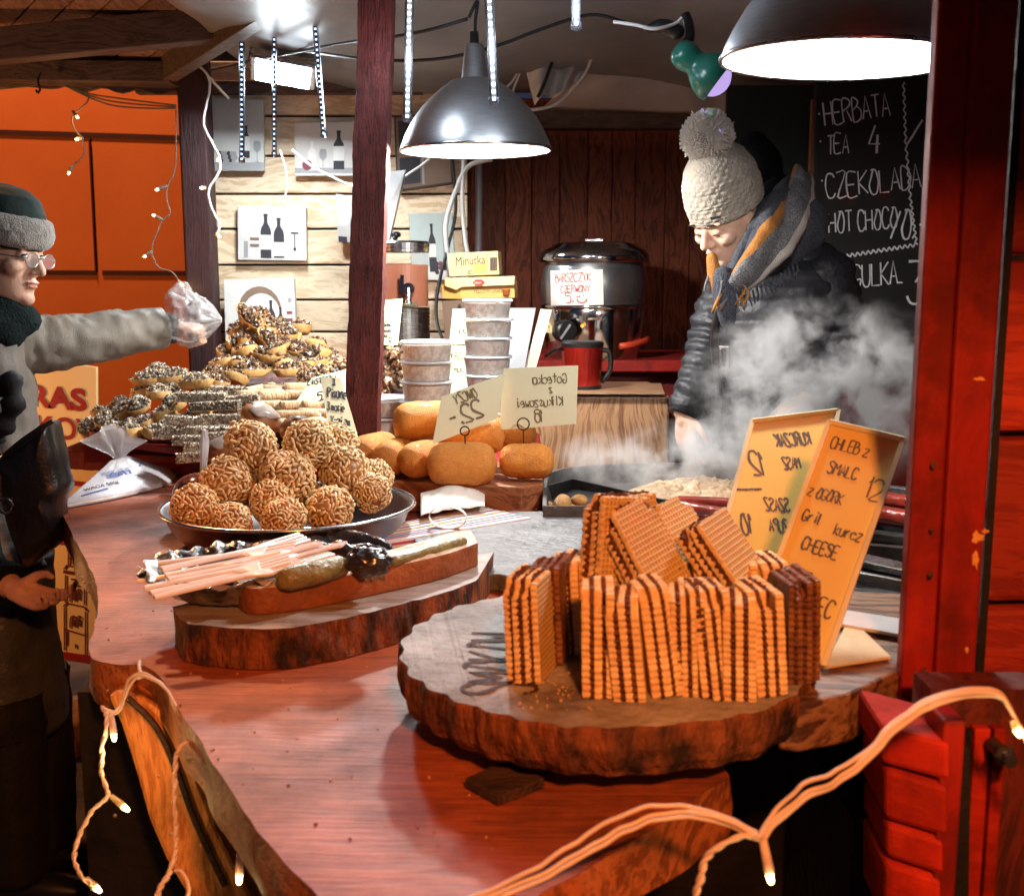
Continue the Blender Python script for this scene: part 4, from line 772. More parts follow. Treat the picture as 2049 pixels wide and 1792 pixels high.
for tx, s_, t_, h in (('GRZANY', .14, .30, .13), ('WINO', .3, .62, .13), ('8,-', .45, .9, .13)): ontext(t, q, s_, t_, 1, tx, h, m_chalk, xs=.62, wd=.003)
t, q = card('pale_menu_board', 'narrow pale wooden menu board standing edge-on beside the soup kettle', [(1082, 618, 3.36), (1104, 620, 3.28), (1072, 738, 3.24), (1050, 738, 3.32)], M('pale board', (.62, .58, .42), .5), .012, 'menu board')
o = MB()
for i in range(26): o.chunk(P(1072+random.uniform(-22, 22), 700+random.uniform(-10, 8), 3.7), .018)
# ---- shelf under pastries and tubs
ZS = 1.055
sh = thing('pastry_shelf', 'red painted raised shelf board on the back of the counter under the pastries', 'shelf', (-.4, 3.1, ZC))
pts = [PZ(182, 876, ZS), PZ(420, 905, ZS), PZ(700, 918, ZS), PZ(860, 918, ZS), PZ(1085, 900, ZS)]; x1_ = pts[-1].x
MB().prism([V((pts[0].x, 2.92, ZS)), V((-.55, 2.72, ZS)), V((x1_, 2.72, ZS)), V((x1_, 3.26, ZS)), V((.0, 3.6, ZS)), V((-1.25, 3.6, ZS))], (0, 0, -.05)).build('board', m_redpaint, sh, bevel=.003)
# ---- stacks of clear plastic tubs
def mix_mat():
    m = M('lard with crackling', (.88, .85, .80), .45, col2=(.66, .56, .46), scale=70, contrast=.12, detail=2); return m
m_tubclear = M('cloudy clear plastic', (.93, .95, .98), .2, alpha=.28)
tub = thing('plastic_tub', 'tub', 'tub', (0, 0, 0), 'clear tubs of spread in stacks')
MB().lathe([(0, .002), (.057, .002), (.0625, .040), (0, .040)], 36).build('spread', mix_mat(), tub, smooth=False)
MB().lathe([(0, 0), (.0585, 0), (.064, .042), (.0670, .043), (.0665, .047), (.0645, .047)], 36).build('tub_body', m_tubclear, tub, smooth=False)
MB().lathe([(.0685, .0445), (.0695, .0475), (.066, .051), (.060, .0505), (.058, .0475), (0, .0475)], 36).build('lid', M('cloudy lid', (.93, .95, .98), .25, alpha=.85), tub, smooth=False)
stk = [('left', 855, 2.78, 6, 1.0), ('right', 978, 2.98, 8, 1.0), ('low', 772, 2.86, 3, 1.0)]
first = True; words = ['lowest', 'second', 'third', 'fourth', 'fifth', 'sixth', 'seventh', 'eighth']
for nm, u, y, n, s_ in stk:
    x = P(u, 800, y).x
    for k in range(n):
        lab = {'left': 'tub of spread, %s from bottom of the middle stack right of the post', 'right': 'tub of spread, %s from bottom of the tallest stack before the cards', 'low': 'tub of spread, %s from bottom of the low stack touching the post'}[nm] % words[k]
        if k == n-1: lab = {'left': 'topmost clear tub of the middle stack, its white lid glaring under the lamp', 'right': 'topmost clear tub of the tallest stack in front of the cards', 'low': 'topmost clear tub of the low stack touching the leaning post'}[nm]
        loc = (x+random.uniform(-.004, .004), y+random.uniform(-.004, .004), ZS+.0505*k)
        if first: tub.location = loc; tub['label'] = lab; OFF[tub.name] = V(loc); first = False
        else: dup(tub, loc, (0, 0, random.random()*6), 1, lab)
# ================================================================ FOOD ON THE COUNTER
# ---- bowl of seed balls
bc = V((-.428, 2.06, 0)); t = thing('metal_bowl', 'wide dark metal bowl heaped with puffed seed balls on the counter', 'bowl', V((bc.x, bc.y, ZC)))
MB().lathe([(0, ZC+.001), (.165, ZC+.001), (.195, ZC+.018), (.222, ZC+.05), (.232, ZC+.074), (.240, ZC+.078), (.2405, ZC+.082), (.236, ZC+.083), (.229, ZC+.076), (.217, ZC+.050), (.19, ZC+.022), (.16, ZC+.006), (0, ZC+.006)], 72, V((bc.x, bc.y, 0))).build('bowl_body', M('dull bowl metal', (.30, .29, .30), .34, 1, col2=(.22, .21, .22), scale=14, rvar=.1), t, smooth=True)
MB().lathe([(.238, ZC+.078), (.2425, ZC+.080), (.2425, ZC+.084), (.238, ZC+.085)], 72, V((bc.x, bc.y, 0))).build('rolled_rim', m_steel, t, smooth=True)
m_seed = M('puffed seeds', (.90, .72, .44), .5, col2=(.74, .52, .25), scale=20, island=.22, sss=.1)
m_caramel = M('caramel core', (.40, .20, .07), .35)
def seedball(seed, n=330):
    random.seed(seed); mb = MB(); mb.mi = 1; mb.ball((0, 0, 0), .90, 20, 14, jit=.12); mb.mi = 0
    for i in range(n):
        z = 1-2*(i+.5)/n; r_ = math.sqrt(1-z*z); ph = i*2.39996
        p = V((r_*math.cos(ph), r_*math.sin(ph), z)); nrm = p.copy(); p = p*random.uniform(.89, 1.02)*(1+.13*noise.noise(p*1.6+V((seed, 0, 0))))
        tg = V((random.gauss(0, 1), random.gauss(0, 1), random.gauss(0, 1))); tg = (tg-nrm*tg.dot(nrm)).normalized()
        ax = (tg+nrm*random.uniform(-.35, .35)).normalized(); u_ = ax.orthogonal().normalized(); w_ = ax.cross(u_)
        L_, wd = random.uniform(.135, .19), random.uniform(.052, .072); vs = [p-ax*L_]
        for k, q in ((-.6, .8), (0, 1.05), (.6, .75)):
            vs += [p+ax*L_*k+(u_*math.cos(j*PI*2/5)+w_*math.sin(j*PI*2/5))*wd*q for j in range(5)]
        vs.append(p+ax*L_); fs = [(0, 1+(j+1) % 5, 1+j) for j in range(5)]+[(1+5*k+j, 1+5*k+(j+1) % 5, 6+5*k+(j+1) % 5, 6+5*k+j) for k in range(2) for j in range(5)]+[(16, 11+j, 11+(j+1) % 5) for j in range(5)]
        mb.add(vs, fs)
    return mb
balls = [(503, 895, 2.08, 58, 'topmost left puffed seed ball of the heap, facing the price card'), (617, 888, 2.10, 52, 'topmost right puffed seed ball of the heap in the bowl'), (690, 945, 2.10, 52, 'puffed seed ball right of the heap just below the small price card'), (577, 955, 2.03, 56, 'puffed seed ball in the middle of the heap under the two topmost'),
         (452, 965, 2.00, 52, 'half orange lit puffed seed ball under the topmost left one'), (390, 1016, 1.93, 50, 'wholly orange lit puffed seed ball at the left rim of the bowl'), (462, 1048, 1.90, 45, 'small puffed seed ball low at the front left of the bowl'), (545, 1004, 1.97, 46, 'puffed seed ball half hidden in the heap above the front centre ones'),
         (566, 1040, 1.91, 45, 'lowest puffed seed ball at the front centre of the bowl'), (660, 1020, 1.98, 50, 'puffed seed ball at the front right of the bowl by the striped box'), (745, 985, 2.05, 42, 'puffed seed ball at the right rim of the bowl'), (752, 955, 2.17, 36, 'small puffed seed ball at the far right rim near the cheese board'),
         (672, 890, 2.2, 46, 'puffed seed ball at the back of the heap beneath the price card'), (520, 985, 2.12, 44, 'puffed seed ball wedged deep inside the heap'), (600, 1000, 2.13, 48, 'puffed seed ball buried in the core of the heap')]
protos = []
for i, (u, v, y, r_, lab) in enumerate(balls):
    rr = r_*y/F
    if i < 3:
        o = seedball(11+i).build('seed_ball', [m_seed, m_caramel], org=(0, 0, 0), smooth=True); protos.append(o)
        tag(o, lab, 'seed ball', 'puffed seed balls in the bowl')
    else:
        o = protos[i % 3].copy(); COL.objects.link(o); o['label'] = lab
    o.location = P(u, v, y); o.rotation_euler = (random.random()*6, random.random()*6, random.random()*6); o.scale = (rr*random.uniform(.97, 1.06), rr, rr*random.uniform(.9, 1.0))
random.seed(21)
# glazed dark loaf and a plastic price fork behind the bowl
o = MB().ball(P(392, 985, 2.2)+V((0, .02, -.01)), .055, 24, 16, (1, 1.2, .85), jit=.06).build('glazed_loaf', M('dark red glaze', (.16, .025, .015), .18, coat=.6, col2=(.10, .015, .01), scale=9), smooth=True); tag(o, 'dark red glossy glazed loaf at the left of the bowl behind the seed balls', 'loaf')
q = [P(398, 862, 2.04), P(412, 866, 2.04), P(405, 962, 2.0), P(395, 962, 2.0)]
o = MB().prism([P(399, 880, 2.04), P(403, 858, 2.05), P(409, 862, 2.05), P(412, 890, 2.04), P(406, 950, 2.0), P(403, 985, 1.98), P(398, 985, 1.98), P(399, 950, 2.0)], (0.004, .012, 0)).build('plastic_tongs', M('frosted plastic', (.8, .82, .85), .25, trans=.5, alpha=.8), bevel=.002); tag(o, 'frosted plastic serving fork stuck upright among the seed balls', 'fork')
# ---- cheese board
t = thing('cheese_board', 'thick wooden board under the smoked cheeses behind the bowl', 'board', V((.0, 2.4, ZC)))
ch = [PZ(700, 992, ZC), PZ(1020, 1045, ZC), PZ(1086, 1032, ZC)]
pp = [V((-.36, 2.40, ZC+.002)), V((.02, 2.30, ZC+.002)), V((.068, 2.345, ZC+.002)), V((.075, 2.62, ZC+.002)), V((-.36, 2.66, ZC+.002))]
MB().prism(pp, (0, 0, .068)).build('board', wood('cheese board wood', (.16, .05, .022), (.34, .13, .05), 0, 3, .5, 8, .4, island=0), t, bevel=.004)
m_cheese = M('smoked cheese rind', (.84, .36, .06), .5, col2=(.62, .20, .03), scale=9, contrast=.55, bump=.5, bscale=34, coat=.04, rand=.14, detail=8)
ZB = ZC+.071
def barrel(seed, wr=.003):
    mb = MB(); n = 36; k = 22; rings = []
    for i in range(k+1):
        tt = -1+2*i/k; r_ = (1-abs(tt)**4.5)**(1/2.6) if abs(tt) < 1 else .0; r_ = max(r_, .08)
        ring = []
        for j in range(n):
            a = 2*PI*j/n; p = V((tt, r_*math.cos(a)*.62, r_*math.sin(a)*.60)); w_ = (.02+wr*3)*noise.noise(V((tt*3, math.cos(a)*2+seed, math.sin(a)*2)))-wr*6*max(0, 1-abs(noise.noise(V((tt*1.5+seed, math.cos(a)*2.2, math.sin(a)*2.2))))*7)+wr*10*abs(noise.noise(V((tt*1.2+seed, math.cos(a)*9, math.sin(a)*9))))*abs(tt)**.5
            ring.append(V((p.x*(1-.03*r_), p.y*(1+w_), p.z*(1+w_))))
        rings.append(ring)
    return mb.loft(rings)
cz = [(924, 928, 2.345, 72, 0, 'front smoked cheese barrel lying broadside on the board under the mirrored price card'), (1054, 922, 2.38, 57, -14, 'wrinkled reddish smoked cheese barrel at the right end of the board'), (846, 917, 2.42, 60, 62, 'smoked cheese barrel seen end-on just left of the front one'), (795, 912, 2.45, 62, 68, 'smoked cheese barrel seen end-on, third from the left end'), (750, 905, 2.50, 64, 64, 'palest smoked cheese barrel at the left end of the board'),
      (850, 843, 2.50, 66, 24, 'smoked cheese barrel lying on top of the heap beside the tubs'), (945, 868, 2.46, 68, -8, 'smoked cheese barrel on the second layer behind the tilted price card'), (1020, 868, 2.55, 55, 10, 'smoked cheese barrel at the back under the larger price card')]
for i, (u, v, y, hp, rz, lab) in enumerate(cz):
    if i < 2: o = barrel(i*3.1, .003+.010*i).build('smoked_cheese', m_cheese, org=(0, 0, 0), smooth=True); protos.append(o); tag(o, lab, 'cheese', 'smoked cheeses on the board'); pc = o if i == 0 else pc
    else: o = pc.copy(); COL.objects.link(o); o['label'] = lab
    s_ = hp*y/F; o.scale = (s_, s_, s_); o.rotation_euler = (random.random()*6, 0, R(rz)); o.location = P(u, v, y)
# price cards on wire rings
def wirecard(name, label, pts, ring, foot, texts, m):
    t, q = card(name, label, pts, m, .001, 'price card')
    c = P(*ring[:3]); r_ = ring[3]*ring[2]/F
    mb = MB(); mb.tube([c+V((r_*math.cos(a*PI/10), 0, r_*math.sin(a*PI/10))) for a in range(21)], .0016, 6); mb.tube([c+V((0, .0, -r_)), P(*foot)], .0014, 6); mb.build('wire_holder', m_black, t)
    for tx, s_, t_, h, wd, xs, mir in texts: ontext(t, q, s_, t_, 1, tx, h, m_inkbrown if mir else m_ink, xs=xs, wd=wd, mirror=mir, slant=0)
    return t
wirecard('price_card', 'tilted yellowish price card reading 22 in mirror writing above the front cheese', [(883, 794, 2.36), (1012, 746, 2.42), (996, 837, 2.42), (865, 889, 2.34)], (930, 862, 2.335, 9), (932, 905, 2.34), [('OWCZY', .25, .30, .2, .0032, .8, True), ('22,-', .22, .80, .38, .0048, .9, True)], m_paper)
wirecard('price_card', 'larger yellowish cheese price card with four lines in mirror writing', [(1008, 737, 2.45), (1157, 731, 2.45), (1153, 848, 2.43), (998, 860, 2.43)], (1047, 848, 2.415, 12), (1048, 895, 2.41), [('Gotecka', .40, .28, .15, .0026, .8, True), ('z', .62, .44, .11, .0026, .8, True), ('Klikuszowej', .20, .66, .15, .0026, .75, True), ('18', .45, .92, .20, .0032, .8, True)], m_paper)
# price cards among the pastries
t, q = card('price_card', 'big slanting pastry price card lettered in capitals behind the leaning post', [(624, 756, 2.95), (735, 728, 2.95), (735, 800, 2.9), (588, 810, 2.88)], m_paper, .001, 'price card')
ontext(t, q, .02, .30, 1, 'CIASTECZKA', .2, m_ink, xs=.62, wd=.0035, slant=0); ontext(t, q, .36, .60, 1, 'ROZNE', .18, m_ink, xs=.62, wd=.0035); ontext(t, q, .30, .92, 1, '5,-', .34, m_ink, xs=.7, wd=.0045)
t, q = card('price_card', 'small curled price card with scribbled lines leaning against the leaning post', [(641, 755, 2.50), (682, 756, 2.52), (715, 868, 2.46), (658, 864, 2.44)], m_paper, .001, 'price card')
for tx, s_, t_, h, w_ in (('Pisane', .18, .36, .17, .004), ('3,', .5, .14, .12, .004), ('3 mosie', .06, .60, .14, .003), ('Yogi zm', .10, .86, .16, .0035)): ontext(t, q, s_, t_, 1, tx, h, m_ink, xs=.52, wd=w_, slant=.02)
MB().tube([P(684, 866, 2.45), P(690, 905, 2.44)], .0014, 6).build('wire_holder', m_black, t)
# ---- napkin box with a crumpled napkin
t = thing('striped_box', 'flat striped paper box behind the bread beside the bowl', 'box', PZ(800, 1080, ZC+.004))
q = [PZ(676, 1072, 1.035), PZ(742, 1088, 1.035), PZ(1062, 1035, 1.035), PZ(960, 1012, 1.035)]
MB().prism(q, (0, 0, -.031)).build('box_body', M('white box board', (.80, .78, .78), .5), t, bevel=.001)
mb = {}
strc = [(.10, .03, (.50, .06, .22)), (.2, .05, (.12, .3, .5)), (.32, .03, (.6, .08, .12)), (.48, .06, (.55, .42, .12)), (.64, .03, (.45, .05, .2)), (.80, .04, (.6, .45, .15)), (.92, .03, (.5, .06, .1))]
for i, (s_, wd, c_) in enumerate(strc):
    m_ = M('stripe %d' % i, c_, .5)
    a, b = q[1]*(1)+(q[0]-q[1])*(s_), q[2]+(q[3]-q[2])*s_; n_ = (q[0]-q[1])*wd
    MB().prism([a+V((0, 0, .0008)), a+n_+V((0, 0, .0008)), b+n_+V((0, 0, .0008)), b+V((0, 0, .0008))], (0, 0, .0006)).build('stripe', m_, t)
for i, (zz_, c_) in enumerate(((.006, (.12, .3, .5)), (.014, (.55, .42, .12)), (.022, (.5, .06, .15)))):
    a, b = q[1]+V((0, -.0008, -.031+zz_)), q[2]+V((.0, -.0008, -.031+zz_)); MB().prism([a, b, b+V((0, 0, .004)), a+V((0, 0, .004))], (0, -.0006, 0)).build('stripe', M('side stripe %d' % i, c_, .5), t)
t = thing('white_napkin', 'white paper napkin lying curled on the striped box', 'napkin', PZ(900, 1030, 1.04))
def nap(a, b):
    u = 842+128*a; v = 1030-46*b-12*a+22*max(0, .35-a); p = PZ(u, v+6, 1.038)
    return p+V((0, 0, .012+.022*math.sin(b*PI)*math.sin(a*PI*.9+.3)+.004*noise.noise(V((a*6, b*6, 0)))))
MB().sheet(nap, 24, 14).build('paper', m_paperwhite, t, smooth=True, solid=.001)
def curl(a, b):
    th = a*PI*1.75; c = PZ(884, 1032, 1.058); return c+V((.036*math.cos(th+2.2)+.012, -.02*b+.014*math.sin(th)*.5, .022*math.sin(th+2.2)))
MB().sheet(curl, 24, 4).build('curled_edge', m_paperwhite, t, smooth=True, solid=.001)
# ---- thick log board with bread, and foil dish of plastic forks
LB = thing('log_board', 'thick half log board with bark front carrying the long bread slice', 'board', PZ(650, 1330, ZC))
fr_ = [(350, 1290), (372, 1322), (450, 1335), (560, 1338), (680, 1318), (800, 1285), (900, 1255), (958, 1228)]
base = PT(fr_, ZC+.002); back = [p+V((.02, .17, 0)) for p in reversed(base)]; back[-1] = base[0]+V((.06, .07, 0)); back = back[:1]+back[-3:]
def barkboard(front, back, h, parent, m_top, m_side, amp=.004, nm='sawn_top', z0=None):
    fr = spline(front, 8); pts = fr+back
    out = [p+V((amp*noise.noise(p*70), amp*noise.noise(p*70+V((7, 7, 7))), 0)) for p in pts]
    low = out; mid = [p+V((amp*1.2*noise.noise(p*40), amp*noise.noise(p*55), h*.5)) for p in pts]
    top = [p+V((amp*noise.noise(p*60+V((1, 1, 1))), amp*.8*noise.noise(p*60+V((2, 0, 0))), h)) for p in pts]
    MB().loft([low, mid, top], caps=False).build('bark_edge', m_side, parent)
    mb = MB(); mb.add(top, [tuple(range(len(top)))]); mb.add(low, [tuple(range(len(low)-1, -1, -1))]); mb.build(nm, m_top, parent); return top
m_sawn = M('grey sawn top', (.42, .38, .36), .5, col2=(.22, .15, .11), scale=12, stretch=(1, 5, 1), bump=.3)
barkboard(base, back, .055, LB, m_sawn, m_bark)
br = thing('bread_slice', 'long slice of bread spread with lard and topped with gherkins', 'bread', PZ(700, 1220, 1.058))
f2 = [(468, 1196), (500, 1228), (620, 1216), (760, 1186), (880, 1158), (956, 1130)]
b0 = PT(f2, ZC+.059); f3 = spline(b0, 6); bk = [f3[-1]+V((-.015, .09, 0)), f3[len(f3)//2]+V((.005, .10, 0)), f3[0]+V((.03, .055, 0))]
loop = f3+spline(bk, 3); h = .036
mb = MB(); mb.loft([[p+V((0, 0, 0)) for p in loop], [p+V((.002*noise.noise(p*60), -.004, h*.5)) for p in loop], [p+V((.002*noise.noise(p*70), 0, h)) for p in loop]], caps=False); mb.add([p for p in loop], [tuple(range(len(loop)-1, -1, -1))])
mb.build('crust', M('rye crust', (.34, .11, .03), .55, col2=(.20, .06, .02), scale=10, bump=.5, bscale=80), br, smooth=True)
mb = MB(); cen = sum(loop, V())/len(loop); tops = []
for k in range(9): s_ = 1-k/8; tops.append([cen+(p-cen)*max(s_, .02)+V((0, 0, h+(.0045*noise.noise(p*90+V((k, k*3, 0)))+.003 if k else 0))) for p in loop])
mb.loft(tops, caps=False); mb.build('lard_spread', M('lard spread', (.80, .70, .58), .45, col2=(.58, .40, .26), scale=40, contrast=.3, bump=.5, bscale=90), br, smooth=True)
m_gherkin = M('gherkin', (.26, .21, .06), .4, col2=(.13, .11, .035), scale=26, contrast=.4, bump=.8, bscale=60, coat=.15)
def gher(pts, rs, lab=None): return MB().limb(spline(pts, 4), [rs]*(4*(len(pts)-1)+1), 14, 1.0).build('gherkin_piece', m_gherkin, br, smooth=True)
zz_ = ZC+.059+h
gher([PZ(575, 1158, zz_+.012), PZ(630, 1146, zz_+.014), PZ(678, 1134, zz_+.012)], .0165)
gher([PZ(785, 1125, zz_+.004), PZ(850, 1106, zz_+.005), PZ(925, 1084, zz_+.004)], .0085)
mb = MB(); c = PZ(735, 1125, zz_+.018)
def crump(a, b, c0, sx, sy, sz, sd): 
    th, ph = a*2*PI, b*PI; p = V((math.sin(ph)*math.cos(th), math.sin(ph)*math.sin(th), -math.cos(ph))); k_ = 1+.28*noise.noise(p*2.3+V((sd, 0, 0)))+.16*noise.noise(p*6+V((0, sd, 0)))
    return c0+V((p.x*sx*k_, p.y*sy*k_, p.z*sz*k_))
m_foil = M('crumpled foil', (.70, .71, .73), .22, 1, bump=.5, bscale=40, col2=(.5, .5, .52)); m_foildark = M('dark crumpled film', (.035, .035, .04), .16, .1, coat=.6, bump=.6, bscale=30)
o = MB().sheet(lambda a, b: crump(a, b, c, .032, .026, .02, 3), 40, 24).build('crumpled_film', m_foildark, smooth=True); tag(o, 'crumpled dark plastic film lump lying on the bread between the gherkins', 'film')
# foil dish
fd = thing('foil_dish', 'crinkled black and silver foil dish holding the plastic forks', 'dish', PZ(430, 1200, ZC))
c0 = V((-.40, 1.545, ZC+.057))
def dish(a, b):
    th = a*2*PI; rx, ry = .135, .13; r_ = .30+.70*b; k_ = 1+.035*math.sin(th*23)*b+.02*noise.noise(V((math.cos(th)*4, math.sin(th)*4, b*4)))
    return c0+V((rx*r_*k_*math.cos(th), ry*r_*k_*math.sin(th), .004+.038*max(0, b-.55)/.45*(1+.3*noise.noise(V((math.cos(th)*6, math.sin(th)*6, 2))))+.002*noise.noise(V((a*60, b*9, 0)))))
MB().sheet(dish, 150, 12).build('foil', M('black silver foil', (.55, .53, .52), .22, .9, col2=(.06, .055, .055), scale=16, contrast=.15, bump=.7, bscale=55), fd, smooth=True, solid=.001)
fl = MB()
def ripple(a, b):
    u = 440+345*a; v = 1118-44*math.sin(a*2.6+.2)+34*b-8*a; p = PZ(u, v, 1.06); return p+V((0, 0, .012*math.sin(b*PI*3+a*9)+.012*noise.noise(V((a*8, b*5, 0)))))
o = MB().sheet(ripple, 60, 16).build('plastic_film', m_foildark, smooth=True, solid=.0008); tag(o, 'rumpled glossy dark film between the bowl and the forks', 'film')
# plastic forks
m_fork = M('pinkish white plastic', (.90, .84, .84), .3)
fk = thing('plastic_fork', 'white plastic forks lying fanned in the foil dish', 'fork', (0, 0, 0), 'plastic forks in the foil dish')
mb = MB(); hd = [(0, .004), (.03, .0035), (.07, .003), (.10, .0035), (.112, .006), (.122, .0095), (.132, .0108)]
rings = [[V((x, w_, .0012)), V((x, w_*.4, .0026+.004*max(0, x-.1)/.03*0)), V((x, -w_*.4, .0026)), V((x, -w_, .0012)), V((x, -w_, -.001)), V((x, w_, -.001))] for x, w_ in hd]
mb.loft(rings); mb.build('handle', m_fork, fk, smooth=False, bevel=.0006)
mb = MB()
for k in (-1.5, -.5, .5, 1.5): mb.beam((.131, k*.0055, .0005), (.168, k*.0055, .003), .0030, .002)
mb.build('tines', m_fork, fk)
fks = [((276, 1165), (560, 1112)), ((308, 1196), (600, 1128)), ((330, 1152), (640, 1092)), ((322, 1140), (610, 1080)), ((318, 1128), (590, 1098)), ((290, 1178), (580, 1122)), ((300, 1188), (660, 1112)), ((335, 1160), (655, 1100)), ((400, 1128), (690, 1095))]
for i, ((u0, v0), (u1, v1)) in enumerate(fks):
    z0 = ZC+.090+.004*(i % 4); z1 = ZC+.112+.003*(i % 3); a, b = PZ(u0, v0, z0), PZ(u1, v1, z1); d_ = b-a
    o = fk if i == 0 else dup(fk)
    o.location = a; OFF[o.name] = a; e = d_.to_track_quat('X', 'Z').to_euler(); o.rotation_euler = (random.uniform(-.3, .3), e.y, e.z); o.scale = (d_.length/.168, 2.0, 1.7)
    o['label'] = 'white plastic fork lying in the fan of forks on the foil dish'
# ---- round log board with wafers
RC = V((.11, 1.235, 0)); ZR = 1.08; ZR0 = 1.028
rb_ = thing('round_log_board', 'big round floury log slice with ragged bark edge and carved letters', 'board', V((RC.x, RC.y, ZR0)))
def rr_(th, k=0): return .243*(1+.012*math.sin(th*31+2*math.sin(th*3))+.012*noise.noise(V((math.cos(th)*7, math.sin(th)*7, k)))+.02*noise.noise(V((math.cos(th)*2, math.sin(th)*2, k*.2))))
n = 260; ths = [2*PI*i/n for i in range(n)]
ring = lambda z, k, f: [RC+V((rr_(a, k)*f*math.cos(a), rr_(a, k)*f*math.sin(a), z+.0015*noise.noise(V((a*20, k, 0))))) for a in ths]
MB().loft([ring(ZR0, .3, .955), ring(ZR0+.012, .5, .985), ring(ZR0+.03, .2, 1.0), ring(ZR-.004, 0, .995), ring(ZR, 0, .985)], caps=False).build('bark_edge', m_bark, rb_)
mb = MB(); mb.add(ring(ZR, 0, .985), [tuple(range(n))]); mb.add(ring(ZR0, .3, .955), [tuple(range(n-1, -1, -1))]); mb.build('sawn_top', m_logtop, rb_)
mb = MB(); write(mb, 'SMOKOW', V((RC.x-.085, RC.y-.155, ZR+.0012)), (0, 1, 0), (-1, 0, 0), .072, .0060, xs=.72); mb.build('carved_letters', M('burnt letters', (.06, .014, .008), .8), rb_)
MB().prism([V((.0, 1.10, ZC+.002)), V((.22, 1.12, ZC+.002)), V((.24, 1.35, ZC+.002)), V((.02, 1.34, ZC+.002))], (0, 0, .026)).build('support_block', m_blackwood, rb_)
t = thing('dark_wood_peg', 'small dark square wooden block under the front of the round board', 'block', PZ(1000, 1590, ZC))
MB().prism(PT([(930, 1556), (996, 1592), (1090, 1556), (1015, 1518)], ZC+.012), (0, 0, -.010)).build('block', m_darkwood, t, bevel=.001)
# wafers
def waffle_mat():
    m, nt, b = nodes('waffle sheet'); L = nt.links.new
    tc = N(nt, 'ShaderNodeTexCoord'); sx = N(nt, 'ShaderNodeSeparateXYZ'); L(tc.outputs['Object'], sx.inputs[0])
    def wv(s_):
        a = N(nt, 'ShaderNodeMath', operation='MULTIPLY'); L(s_, a.inputs[0]); a.inputs[1].default_value = 2*PI/.0058
        c = N(nt, 'ShaderNodeMath', operation='SINE'); L(a.outputs[0], c.inputs[0]); return c.outputs[0]
    mx_ = N(nt, 'ShaderNodeMath', operation='MAXIMUM'); L(wv(sx.outputs[1]), mx_.inputs[0]); L(wv(sx.outputs[2]), mx_.inputs[1])
    mr = N(nt, 'ShaderNodeMapRange'); L(mx_.outputs[0], mr.inputs[0]); mr.inputs[1].default_value = .1; mr.inputs[2].default_value = .9
    g = N(nt, 'ShaderNodeNewGeometry'); sn = N(nt, 'ShaderNodeTexNoise', i_Scale=60.0); L(tc.outputs['Object'], sn.inputs['Vector'])
    mix = N(nt, 'ShaderNodeMix', data_type='RGBA'); L(mr.outputs[0], mix.inputs[0]); mix.inputs[6].default_value = (.66, .38, .12, 1); mix.inputs[7].default_value = (.94, .68, .30, 1)
    m2 = N(nt, 'ShaderNodeMix', data_type='RGBA', blend_type='MULTIPLY'); m2.inputs[0].default_value = .35; L(mix.outputs[2], m2.inputs[6]); L(sn.outputs['Color'], m2.inputs[7]); L(m2.outputs[2], b.inputs['Base Color'])
    b.inputs['Roughness'].default_value = .7
    bp = N(nt, 'ShaderNodeBump'); bp.inputs['Strength'].default_value = .9; bp.inputs['Distance'].default_value = .0016; L(mr.outputs[0], bp.inputs['Height']); L(bp.outputs[0], b.inputs['Normal']); return m
m_waffle = waffle_mat(); m_waferedge = M('wafer edge', (.92, .76, .46), .8, col2=(.66, .42, .19), scale=45, contrast=.35, bump=.3, bscale=120); m_cocoa = M('cocoa cream', (.17, .062, .026), .6, col2=(.07, .022, .010), scale=40, bump=.6, bscale=90)
WH, WD = .110, .072
